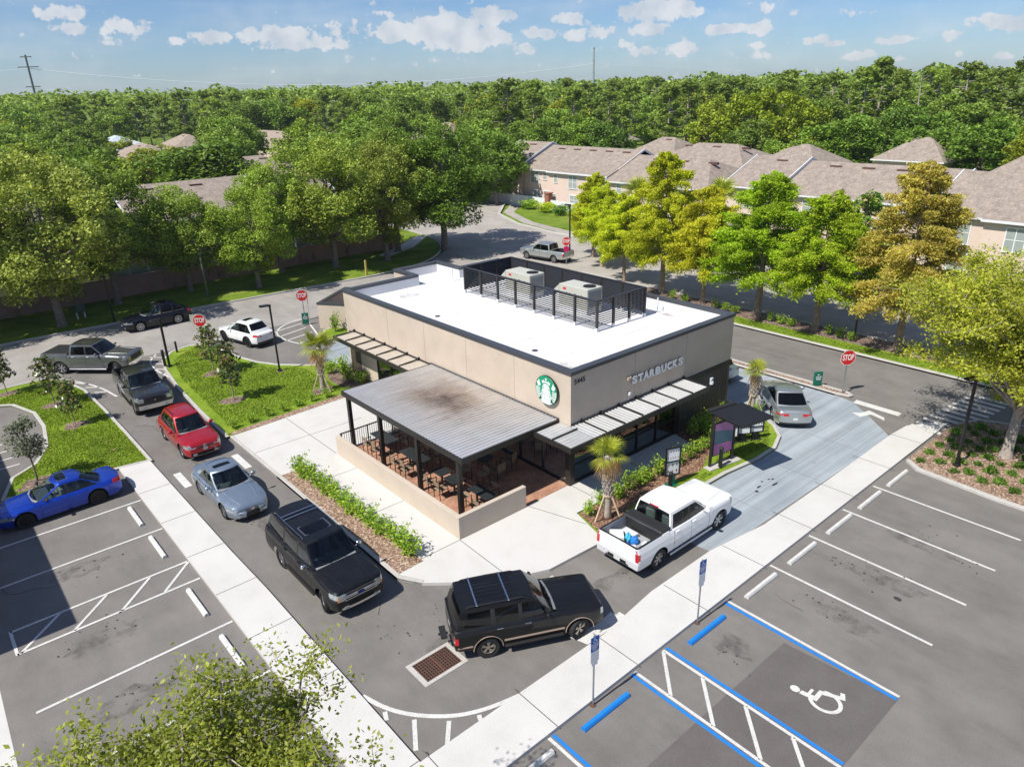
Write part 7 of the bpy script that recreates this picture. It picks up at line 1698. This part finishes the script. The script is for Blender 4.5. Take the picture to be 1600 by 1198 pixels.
def rowhouse(label, x0, x1, y0, y1, ze, zr_, wins=(), axis='y', hip0=0., hip1=0., nv=2, bay=None, side=None, wm=None):
    h = thing('townhouse', label, 'house', (0, 0, 0), 0, None); wm = wm or M_pink
    mb = MB()
    if axis == 'y':
        xm = (x0+x1)/2; vs = [(x0, y0, -.1), (x1, y0, -.1), (x1, y1, -.1), (x0, y1, -.1), (x0, y0, ze), (x1, y0, ze), (x1, y1, ze), (x0, y1, ze)]; fs = [(0, 1, 5, 4), (1, 2, 6, 5), (2, 3, 7, 6), (3, 0, 4, 7)]
        if not hip0: vs.append((xm, y0, zr_-.02)); fs.append((4, 5, len(vs)-1))
        if not hip1: vs.append((xm, y1, zr_-.02)); fs.append((6, 7, len(vs)-1))
    else:
        ym = (y0+y1)/2; vs = [(x0, y0, -.1), (x1, y0, -.1), (x1, y1, -.1), (x0, y1, -.1), (x0, y0, ze), (x1, y0, ze), (x1, y1, ze), (x0, y1, ze)]; fs = [(0, 1, 5, 4), (1, 2, 6, 5), (2, 3, 7, 6), (3, 0, 4, 7)]
        if not hip0: vs.append((x0, ym, zr_-.02)); fs.append((4, 7, len(vs)-1))
        if not hip1: vs.append((x1, ym, zr_-.02)); fs.append((5, 6, len(vs)-1))
    mb.add(vs, fs); mb.build('wall', wm, h)
    rf = gable_roof(h, x0, x1, y0, y1, ze, zr_, axis, hip0=hip0, hip1=hip1, m=side)
    if axis == 'y':
        sl = (zr_-ze)/((x1-x0)/2)
        for k in range(nv): y = lerp(y0, y1, (k+.7)/(nv+.6)); vents(rf, [(x0+(x1-x0)*.43, y, ze+sl*(x1-x0)*.43+.05, .45, 1.3)])
    else:
        sl = (zr_-ze)/((y1-y0)/2)
        for k in range(nv): x = lerp(x0, x1, (k+.7)/(nv+.6)); vents(rf, [(x, y0+(y1-y0)*.42, ze+sl*(y1-y0)*.42+.05, 1.3, .45)])
    if bay: mb = MB(); mb.box((x0-.9, bay[0], -.1), (x0+.1, bay[1], ze)); mb.build('bay', wm, h); mb = MB(); sl = (zr_-ze)/((x1-x0)/2); mb.add([(x0-1.35, bay[0]-.15, ze-.1), (x0-1.35, bay[1]+.15, ze-.1), (x0+.9, bay[1]+.15, ze+sl*.9+.3), (x0+.9, bay[0]-.15, ze+sl*.9+.3)], [(0, 3, 2, 1)]); q = mb.build('bay_roof', side or M_shingle, h); mb = MB(); mb.bar((x0-1.38, bay[0]-.15, ze-.12), (x0-1.38, bay[1]+.15, ze-.12), .1, .2); mb.build('gutter', M_gutter, h)
    for (a, z, w, hh, *rest) in wins:
        off = x0-(.9 if bay and bay[0] < a < bay[1] else 0)
        if axis == 'y': window(h, off, a, z, w, hh, 'x', -1, cols=1 if w < .9 else 2)
        else: window(h, a, y0, z, w, hh, 'y', -1, cols=1 if w < .9 else 2)
    return h
rowhouse('peach townhouse end section with a raised roof at the left of the near terrace', 61.4, 74, 65.2, 72.5, 5.65, 8.35, [(69, 3.6, 1.4, 1.3)], nv=1)
rowhouse('long peach townhouse section with four upstairs windows above the hedge', 61.6, 74, 47.2, 65.0, 5.25, 7.95, [(62.6, 3.2, 1.7, 1.6), (60.4, 3.8, .7, .9), (57.2, 3.7, .6, 1.1), (53.8, 3.1, 1.6, 1.7), (49.6, 3.0, 1.6, 1.7), (47.9, 3.6, .6, .9), (62.2, .9, 1.2, 1.2), (60.0, .9, 1.2, 1.2), (57.7, .4, .7, 1.6), (53.5, .9, 1.6, 1.2)], nv=5, bay=(47.2, 58.6))
rowhouse('lower peach townhouse section seen behind the golden cypress', 60.4, 73, 31.5, 47.0, 4.8, 7.4, [(45, 3.2, .8, 1.2), (41, 3, 1.6, 1.5), (36, 3, 1.6, 1.5)], hip0=4.5, nv=3)
rowhouse('peach townhouse section with a raised gable left of the palm tops', 61.0, 74, 22.8, 29.5, 5.5, 8.1, [(26, 3.2, 1.6, 1.5)], hip1=0, nv=1)
rowhouse('long townhouse section with a white framed window above the cypress row', 61.2, 74, 6.2, 22.6, 5.15, 7.8, [(19, 3.1, 1.6, 1.6), (10.6, 2.9, 2.1, 1.9), (15, 3.3, .8, 1)], nv=4)
rowhouse('peach townhouse at the right edge with two tall white windows', 57.6, 72, -30, 6.0, 5.2, 8.0, [(3.4, 2.7, 2.1, 1.9), (-1.4, 2.7, 1.4, 1.9), (2.9, .0, 1.4, 2.0), (-8, 2.7, 2, 1.9)], nv=3, bay=(-30, 1.1))
rowhouse('rear brown roofed wing rising behind the right edge townhouse', 73, 88, -30, 9, 5.4, 9.0, hip1=5, nv=3)
rowhouse('rear townhouse block with a long brown roof behind the palms', 78, 92, 38, 56, 4.9, 7.7, hip0=6, hip1=6, nv=3)
rowhouse('small hipped house among the trees beyond the terrace centre', 94, 104, 62, 72, 4.8, 7.2, hip0=4, hip1=4, nv=1); rowhouse('peach house corner peeping beyond the terrace roofs', 86, 96, 32, 41, 5.2, 7.6, hip0=4, hip1=4, nv=0)
rowhouse('hipped peach house half hidden in the right woods', 98, 108, 20, 29, 5.6, 8.2, hip0=4, hip1=4, nv=0); rowhouse('small brown roof showing between round trees right of centre', 110, 120, 92, 102, 5, 7.4, hip0=4, hip1=4, nv=0)
# left group behind the wall
rowhouse('peach townhouse behind the wall and the broad oak', -28, 1.5, 57, 69, 5.0, 7.4, [(-3, 3, 1.4, 1.4), (-8, 3, 1.4, 1.4), (-13, 3, 1.4, 1.4), (-4, .8, 1.6, 1.4)], 'x', nv=3)
rowhouse('peach townhouse with a brown roof behind the middle oaks', 4.5, 27, 58, 71, 5.2, 7.9, [(8, 3, 1.4, 1.4), (13, 3, 1.4, 1.4), (20, 3, 1.4, 1.4)], 'x', nv=4)
rowhouse('brown roofed townhouse glimpsed above the slim oak', 24, 38, 88, 101, 5, 7.6, axis='x', hip0=5, hip1=5, nv=2)
rowhouse('distant pale roofed terrace seen between oaks left of centre', 60, 74, 148, 176, 5, 7.8, m_ if False else (), nv=3, side=M_shingle2)
rowhouse('pale gabled house right of the distant terrace', 62, 72, 132, 142, 5, 7.4, nv=1, side=M_shingle2, wm=MAT['sidewalk_concrete'])
rowhouse('distant house with a pale blue hipped roof at the left', 30, 44, 186, 200, 4.6, 7.6, hip0=6, hip1=6, nv=0, side=M_shingle3); rowhouse('distant tan roofed house beside the pale blue roof', 45, 57, 176, 190, 4.6, 7.4, hip0=5, hip1=5, nv=1, side=M_shingle2); rowhouse('tan roofed house below the pale blue roof at the left', 24, 38, 140, 156, 4.6, 7.6, hip0=5, hip1=5, nv=1, side=M_shingle2)
rowhouse('small tan roof glimpsed at the centre above the oaks', 100, 108, 138, 146, 5.4, 8.4, hip0=3, hip1=3, nv=0, side=M_shingle2); rowhouse('long low roof glimpsed above the middle oak crowns', 66, 82, 110, 122, 5, 7.6, axis='x', hip0=5, hip1=5, nv=0)
# hedge blobs, brick pier and white fence in front of the near terrace
hg = shrub(1.5, 2.4, 900, 'rounded yellow green hedge bush at the corner before the peach terrace', L_shrub, .16); hg.location = (58.5, 60.5, -.1)
for i, (x, y, lab) in enumerate(((58, 56.5, 'yellow hedge bush next to the brick pier'), (57.6, 53, 'darker hedge bush right of the yellow one before the terrace'), (57.3, 49.5, 'hedge bush before the terrace partly behind the small cypress'))): copy_tree(hg, (x, y, -.1), i, lab, color=col(*[(1.5, 1.2, .6), (.5, .6, .6), (.8, .9, .8)][i]))
hg['group'] = 'hedge bushes before the terrace'
mb = MB(); mb.box((59.3, 57.3, -.1), (60.1, 58.1, 2.2)); mb.box((59.2, 57.2, 2.2), (60.2, 58.2, 2.35)); tag(mb.build('brick_pier', mat('brick_red', (.3, .12, .08), .9, var=.2, scale=6)), 'red brick pier by the yellow hedge in front of the terrace', 'pier')
t = thing('garden_fence', 'white garden fence running in front of the peach terrace', 'fence', (0, 0, 0)); MB().box((59.6, 34, -.1), (59.7, 57.2, 1.35)).build('fence_panel', M_gutter, t); MB().box((59.6, 58.2, -.1), (59.7, 71, 1.5)).build('fence_panel', M_gutter, t)

# ================================================================== WOODS
RT = Once([tree_round('shade_tree', 10.5, 10, 1.4, 64, 170, .29, L_green, M_bark, 1.25, trunk_r=.25, skew=s, limbs=6, label='round leafy green tree in the dense woods around the townhouses', group='leafy trees in the woods') for s in (0, 1.1, 2.3, 3.7)])
PN = Once([pine('tall pine with a bare pale trunk in the woods beyond the townhouses', 17) for _ in range(3)])
HOUSES = [(57, 50, 76, 75), (56, -32, 90, 50), (76, 34, 94, 58), (92, 60, 106, 74), (84, 30, 98, 43), (96, 18, 110, 31), (108, 90, 122, 104), (-30, 55, 29, 73), (22, 86, 40, 103), (58, 146, 76, 178), (60, 130, 74, 144), (28, 184, 46, 202), (43, 174, 59, 192), (22, 138, 40, 158), (98, 136, 110, 148), (64, 108, 84, 124), (46, -90, 62, 76), (35, 40, 62, 100)]
cx_, cy_ = float(CAM[0]), float(CAM[1])
def clear(x, y, r):
    for a, b, c, d in HOUSES:
        if a-r*.7 < x < c+r*.7 and b-r*.7 < y < d+r*.7: return False
    return True
SIGHT = [(100, 67, 30), (91, 36, 30), (103, 24, 30), (85, 47, 20), (67, 137, 34), (66, 160, 44), (37, 192, 60), (50, 183, 60), (31, 148, 45), (31, 94, 28), (104, 141, 22), (74, 116, 18), (115, 97, 16), (15, 64, 14), (80, 5, 20)]
def blocks(x, y):
    d = math.hypot(x-cx_, y-cy_); a = math.atan2(y-cy_, x-cx_)
    for hx, hy, ln in SIGHT:
        D = math.hypot(hx-cx_, hy-cy_); A = math.atan2(hy-cy_, hx-cx_)
        if d < D and d > min(D-ln, D*.5 if D > 150 else D) and abs(a-A)*D < (7.5 if D > 150 else 5.5): return True
    return False
aL = math.atan2(ray(-60, 137)[1], ray(-60, 137)[0]); aR = math.atan2(ray(1660, 137)[1], ray(1660, 137)[0])
placed = []
def can(x, y, sp): return all((x-a)**2+(y-b)**2 > sp*sp for a, b in placed)
# explicit mid-distance trees (seen between the houses)
MID = [(300, 105, 11.2, 16, (.75, .85, .8)), (262, 112, 10.2, 9, (.85, .95, .8)), (60, 92, 9.6, 13, (1.0, 1.0, 1)), (130, 98, 10.0, 11, (1.2, 1.15, .8)), (10, 100, 10, 12, (.9, .9, .9)), (90, 120, 10.5, 10, (.7, .8, .7)), (200, 150, 8.0, 10, (1.5, 1.25, .6)), (240, 165, 7.8, 10, (1.5, 1.25, .6)), (20, 130, 10.8, 12, (1.3, 1.2, .8)), (150, 185, 9, 11, (1.4, 1.2, .7)),
       (482, 118, 10.8, 11, (.85, .9, .8)), (470, 150, 12, 12, (1.1, 1.1, .8)), (430, 228, 15, 15, (.8, .9, .8)), (500, 135, 10.5, 12, (1, 1, .8)), (540, 112, 10, 10, (.9, .95, .8)), (600, 125, 11, 12, (.8, .9, .9)), (640, 110, 9.8, 10, (.85, .9, .8)), (720, 118, 10.8, 12, (.75, .85, .8)), (770, 112, 10.5, 11, (.7, .8, .7)), (560, 160, 13, 12, (1, 1.1, .8)), (465, 230, 15, 12, (1.8, 1.4, .5)), (1180, 150, 15.5, 13, (1.3, 1.18, .5)), (1240, 140, 14.5, 12, (1.3, 1.18, .5)), (1120, 155, 14, 11, (1.25, 1.12, .6)), (1330, 132, 11, 12, (.8, .95, .7)), (1250, 122, 8.6, 10, (1, 1.1, .8)), (1480, 128, 11.3, 12, (.8, .95, .8)), (1560, 122, 11, 12, (.75, .9, .7)), (1420, 140, 12.0, 10, (.7, .85, .7)), (950, 128, 11.0, 11, (.65, .8, .8)), (850, 132, 11.3, 11, (.85, .95, .8)), (910, 142, 11.5, 11, (.9, 1, .8))]
LABC = ['dark green', 'yellow green', 'bright green', 'deep green']
for i, (px, d, h, w, c) in enumerate(MID):
    x, y, _z = AZ(px, d); placed.append((x, y)); RT.put((x, y), i*1.3, (w/10, w/10, h/10.5), '%s round tree in the woods behind the houses' % ('yellowish' if c[0] > 1.5 else 'green'), 'mid-distance round trees', col(*c))
cnt = 0; r = random.Random(21); cand = []
for d0, d1, n, hmin, hmax, sp in ((100, 135, 60, 9, 11.5, 7.5), (135, 185, 90, 11, 14, 8.5), (185, 260, 110, 13, 16.2, 10)):
    tries = 0; m = 0
    while m < n and tries < n*14:
        tries += 1; a = r.uniform(aR, aL); d = r.uniform(d0, d1); x, y = cx_+d*math.cos(a), cy_+d*math.sin(a); u = (aL-a)/(aL-aR)  # 0 left .. 1 right
        if not clear(x, y, 5) or blocks(x, y) or not can(x, y, sp): continue
        placed.append((x, y)); m += 1; h = r.uniform(hmin, hmax)
        yel = r.random() < .1; g_ = r.uniform(.75, 1.15)
        if d > 140 and (u > .42 and r.random() < .62 or (.05 < u < .38 and d > 185 and r.random() < .8)):
            hh = r.uniform(15.5, 18.5) if u > .42 else r.uniform(16, 18.5)
            if u > .85: hh = r.uniform(17, 20)
            PN.put((x, y), r.uniform(0, 6), (hh/17*1.1, hh/17*1.1, hh/17), None, 'tall pines in the woods', col(g_, g_*1.02, g_))
        else: RT.put((x, y), r.uniform(0, 6), (h/10.5*r.uniform(.85, 1.1), h/10.5*r.uniform(.85, 1.1), h/10.5), 'yellowish leafy tree in the dense woods around the townhouses' if yel else 'round leafy green tree in the dense woods around the townhouses', 'yellowish woods trees' if yel else 'leafy trees in the woods', col(1.5, 1.25, .6) if yel else col(g_, g_*1.05, g_))
        cnt += 1
print('woods', cnt)
# bare snag
mb = MB(); x, y, _z = AZ(1440, 150); mb.tube([(x, y, 0), (x+.2, y, 9), (x, y+.3, 17)], [.25, .18, .04], 7)
for k in range(7): a = k*1.9; mb.tube([(x, y, 11+k*.8), (x+1.2*math.cos(a), y+1.2*math.sin(a), 12+k*.8)], [.05, .015], 4)
t = thing('dead_tree', 'bare pale dead tree trunk standing above the right woods', 'tree', (0, 0, 0)); mb.build('trunk', M_barkl, t)
# far forest: one mass to the horizon
P_ = []; C_ = []
for d0, d1, n, sz in ((255, 420, 1000, 1.), (420, 800, 1600, 1.2), (800, 1900, 2200, 1.8)):
    for _ in range(n):
        a = rs_.uniform(aR-.05, aL+.05); d = math.sqrt(rs_.uniform(d0*d0, d1*d1)); C_.append((cx_+d*math.cos(a), cy_+d*math.sin(a), rs_.uniform(8.5, 14.2)+(2.6 if d < 800 else 1.), d))
C_ = np.array(C_); pts = []; szs = []
for x, y, z, d in C_:
    k = 42 if d < 420 else (26 if d < 800 else 16); rr = 3.6 if d < 420 else (5.5 if d < 800 else 11)
    q = rs_.normal(size=(k, 3)); q /= np.linalg.norm(q, axis=1)[:, None]; q[:, 2] = np.abs(q[:, 2])*1.2-.3; pts.append(q*[rr, rr, 3.2]+[x, y, z]); szs.append(np.full(k, 1.2 if d < 420 else (2.2 if d < 800 else 5.)))
ff = link('far_forest', leafmesh('far_forest', np.concatenate(pts), np.concatenate(szs), L_far, up=.4, aspect=1.2) if False else leafmesh('far_forest', np.concatenate(pts), np.concatenate(szs), L_green, up=.4, aspect=1.2)); ff['kind'] = 'stuff'; ff['label'] = 'far woods reaching the horizon'
# power line
M_cable = mat('cable_pale', (.62, .68, .74), .6)
def pylon(px, d, top_y, label, tall, arms, m, lean=0.):
    x, y, z = AZ(px, d, 137); zt = AZ(px, d, top_y)[2]; t = thing('utility_pole', label, 'utility pole', (x, y, 0)); MB().tube([(0, 0, 0), (0, 0, zt)], [.45, .28], 8).build('pole', m, t)
    rx = RI[0], RI[1]
    for zo, w in arms: mb = MB(); mb.bar((-rx[0]*w, -rx[1]*w, zt-zo), (rx[0]*w, rx[1]*w, zt-zo), .3); mb.build('cross_arm', m, t)
    return Vector((x, y, zt))
pA = pylon(52, 300, 86, 'dark utility pole with cross arms on the left skyline', 35, [(.6, 1.8), (3.6, 3.4), (9.5, 2.4)], M_polew); pB = pylon(927, 290, 74, 'pale slim utility pole on the skyline above the shop', 30, [(.5, .5), (4.5, .5), (8.5, .5)], M_polel)
def cable(a, b, sag, label, r=.11):
    mb = MB(); pts = [a+(b-a)*(i/24)-Vector((0, 0, sag*4*(i/24)*(1-i/24))) for i in range(25)]; mb.tube(pts, r, 4, cap=False); tag(mb.build('power_cable', M_cable), label, 'cable', 'overhead power cables')
cable(pA-Vector((0, 0, 4)), pB-Vector((0, 0, 5.5)), 6, 'upper pale power cable sagging between the two utility poles', .08); cable(pA-Vector((0, 0, 10)), pB-Vector((0, 0, 10)), 6, 'lower pale power cable sagging between the two utility poles', .05)
d_ = (pB-pA).normalized()*260; cable(pB-Vector((0, 0, 5.5)), pB+d_+Vector((60, -60, -10)), 5, 'thin power cable running off to the right of the pale pole', .04); cable(pA-Vector((0, 0, 4)), pA-d_-Vector((0, 0, 4)), 5, 'power cable running off the left edge from the dark pole', .05)

# haze: the air itself
hm = bpy.data.materials.new('haze_air'); hm.use_nodes = True; nt = hm.node_tree; nt.nodes.clear()
o_ = nt.nodes.new('ShaderNodeOutputMaterial'); pv = nt.nodes.new('ShaderNodeVolumePrincipled'); pv.inputs['Density'].default_value = .00016; pv.inputs['Color'].default_value = (.84, .9, .97, 1); pv.inputs['Anisotropy'].default_value = .2
nt.links.new(pv.outputs[0], o_.inputs['Volume'])
hz = MB().box((-2900, -2900, -1.2), (2900, 2900, 48)).build('haze', hm); hz['kind'] = 'stuff'; hz['label'] = 'thin pale summer haze'
# ================================================================== LIGHT, SKY, CLOUDS
EL, AZS = R_(53), R_(179)     # sun seen towards -X
sun = bpy.data.lights.new('sun', 'SUN'); sun.energy = SUN_E; sun.angle = R_(.53); sun.color = (1, .955, .88)
so_ = bpy.data.objects.new('sun', sun); COL.objects.link(so_)
sd = Vector((math.cos(EL)*math.cos(AZS), math.cos(EL)*math.sin(AZS), math.sin(EL))); so_.rotation_euler = sd.to_track_quat('Z', 'Y').to_euler(); so_.location = sd*60+Vector((5, 5, 0))
world = bpy.data.worlds.new('World'); scene.world = world; world.use_nodes = True; nt = world.node_tree; nt.nodes.clear()
wo = nt.nodes.new('ShaderNodeOutputWorld'); bg = nt.nodes.new('ShaderNodeBackground'); bg.inputs[1].default_value = SKY_S
sky = nt.nodes.new('ShaderNodeTexSky'); sky.sky_type = 'NISHITA'; sky.sun_disc = False; sky.sun_elevation = EL; sky.sun_rotation = math.pi/2-AZS; sky.altitude = 0; sky.air_density = 1.0; sky.dust_density = .2; sky.ozone_density = 3.0
tc = nt.nodes.new('ShaderNodeTexCoord')
def MN(op, a, b=None, c=None):
    n = nt.nodes.new('ShaderNodeMath'); n.operation = op
    for i, q in enumerate((a, b, c)):
        if q is None: continue
        if isinstance(q, (int, float)): n.inputs[i].default_value = q
        else: nt.links.new(q, n.inputs[i])
    return n.outputs[0]
sp = nt.nodes.new('ShaderNodeSeparateXYZ'); nt.links.new(tc.outputs['Generated'], sp.inputs[0])
az = MN('ARCTAN2', sp.outputs[1], sp.outputs[0]); el = MN('ARCSINE', sp.outputs[2])
cv = nt.nodes.new('ShaderNodeCombineXYZ'); nt.links.new(az, cv.inputs[0]); nt.links.new(el, cv.inputs[1])
# warp
wn = nt.nodes.new('ShaderNodeTexNoise'); wn.inputs['Scale'].default_value = 55; wn.inputs['Detail'].default_value = 6; wn.inputs['Roughness'].default_value = .62; nt.links.new(cv.outputs[0], wn.inputs['Vector'])
def skydir(px, py):
    d = ray(px, py); d = d/np.linalg.norm(d); return math.atan2(d[1], d[0]), math.asin(d[2])
CL = [(100, 20, 46, 13, .8), (112, 45, 34, 10, .75), (190, 42, 40, 13, .7), (178, 66, 26, 9, .45), (328, 60, 34, 12, .75), (275, 66, 18, 8, .45), (440, 56, 60, 15, 1.), (480, 68, 70, 13, .75), (530, 48, 34, 16, .5), (640, 50, 62, 17, 1.1), (690, 45, 60, 24, 1.2), (730, 62, 66, 16, 1.1), (765, 27, 32, 15, 1.1), (760, 58, 40, 18, .9), (600, 22, 20, 7, .5), (840, 52, 30, 10, .8), (820, 78, 20, 10, .6), (893, 30, 26, 10, .9), (895, 56, 22, 9, 1.), (935, 52, 24, 10, .8),
      (980, 22, 26, 13, .8), (1030, 15, 52, 17, 1.2), (1080, 18, 22, 10, .9), (1010, 47, 28, 10, 1.), (1065, 76, 32, 11, .8), (1005, 80, 24, 9, .7), (970, 72, 16, 9, .6), (1130, 46, 38, 9, 1.), (1186, 46, 26, 10, .9), (1180, 70, 20, 7, .6), (1200, 13, 13, 8, .7), (1240, 20, 12, 9, .5), (1280, 62, 24, 8, 1.), (1305, 68, 22, 6, .8), (1330, 20, 30, 8, .35), (1400, 63, 42, 7, .8), (1335, 88, 30, 8, .6), (1350, 86, 16, 6, .6), (1410, 92, 16, 6, .5), (1480, 55, 22, 10, .6), (1497, 83, 14, 8, .6), (1565, 88, 22, 7, .6), (1560, 32, 60, 10, .8), (1590, 38, 40, 12, .9), (1170, 88, 60, 8, .35), (700, 95, 120, 8, .2), (560, 95, 60, 7, .25), (230, 118, 60, 6, .25), (1100, 60, 90, 6, .25)]
acc = None
for (px, py, rx, ry, amp) in CL:
    a0, e0 = skydir(px, py); a1, _ = skydir(px+rx, py); _, e1 = skydir(px, py-ry); wa, we = abs(a1-a0), abs(e1-e0)
    mp = nt.nodes.new('ShaderNodeMapping'); mp.inputs['Location'].default_value = (-a0/wa, -e0/we, 0); mp.inputs['Scale'].default_value = (1/wa, 1/we, 0); nt.links.new(cv.outputs[0], mp.inputs[0])
    ln = nt.nodes.new('ShaderNodeVectorMath'); ln.operation = 'LENGTH'; nt.links.new(mp.outputs[0], ln.inputs[0])
    v_ = MN('MULTIPLY', MN('MAXIMUM', MN('SUBTRACT', 1.5, ln.outputs['Value']), 0), amp); acc = v_ if acc is None else MN('MAXIMUM', acc, v_)
dens = MN('SUBTRACT', MN('MULTIPLY_ADD', MN('SUBTRACT', wn.outputs['Fac'], .5), 2.9, acc), .27)
cl = nt.nodes.new('ShaderNodeMapRange'); cl.interpolation_type = 'SMOOTHSTEP'; cl.inputs[1].default_value = 0; cl.inputs[2].default_value = .4; cl.inputs[3].default_value = 0; cl.inputs[4].default_value = .82; nt.links.new(dens, cl.inputs[0])
n2 = nt.nodes.new('ShaderNodeTexNoise'); n2.inputs['Scale'].default_value = 30; n2.inputs['Detail'].default_value = 5; mp = nt.nodes.new('ShaderNodeMapping'); mp.inputs['Location'].default_value = (3, 1.5, 0); nt.links.new(cv.outputs[0], mp.inputs[0]); nt.links.new(mp.outputs[0], n2.inputs['Vector'])
k = .9/SKY_S*.9
ccol = ramp(nt, n2.outputs['Fac'], [(.35, (CLB*.72, CLB*.78, CLB*.86)), (.62, (CLB, CLB, CLB*1.02))])
vm = nt.nodes.new('ShaderNodeVectorMath'); vm.operation = 'SCALE'; vm.inputs['Scale'].default_value = 10; nt.links.new(ccol, vm.inputs[0])
# thin veil
vn = nt.nodes.new('ShaderNodeTexNoise'); vn.inputs['Scale'].default_value = 6; vn.inputs['Detail'].default_value = 5; mp = nt.nodes.new('ShaderNodeMapping'); mp.inputs['Scale'].default_value = (1, 5, 1); nt.links.new(cv.outputs[0], mp.inputs[0]); nt.links.new(mp.outputs[0], vn.inputs['Vector'])
veil = nt.nodes.new('ShaderNodeMapRange'); veil.inputs[1].default_value = .4; veil.inputs[2].default_value = .8; veil.inputs[3].default_value = .04; veil.inputs[4].default_value = .36; nt.links.new(vn.outputs['Fac'], veil.inputs[0])
allf = MN('MAXIMUM', cl.outputs[0], veil.outputs[0])
hs = nt.nodes.new('ShaderNodeMix'); hs.data_type = 'RGBA'; nt.links.new(allf, hs.inputs[0]); nt.links.new(mixc(nt, 1., sky.outputs[0], (.75, .97, 1.3), "MULTIPLY"), hs.inputs[6]); nt.links.new(vm.outputs[0], hs.inputs[7])
nt.links.new(hs.outputs[2], bg.inputs[0]); nt.links.new(bg.outputs[0], wo.inputs[0])
vsx = scene.view_settings; vsx.view_transform = 'Standard'; vsx.look = 'None'; vsx.exposure = EXPO; vsx.gamma = 1; vsx.use_curve_mapping = False
scene.render.engine = 'CYCLES'
scene.cycles.max_bounces = 8; scene.cycles.transparent_max_bounces = 12; scene.cycles.diffuse_bounces = 3; scene.cycles.glossy_bounces = 3
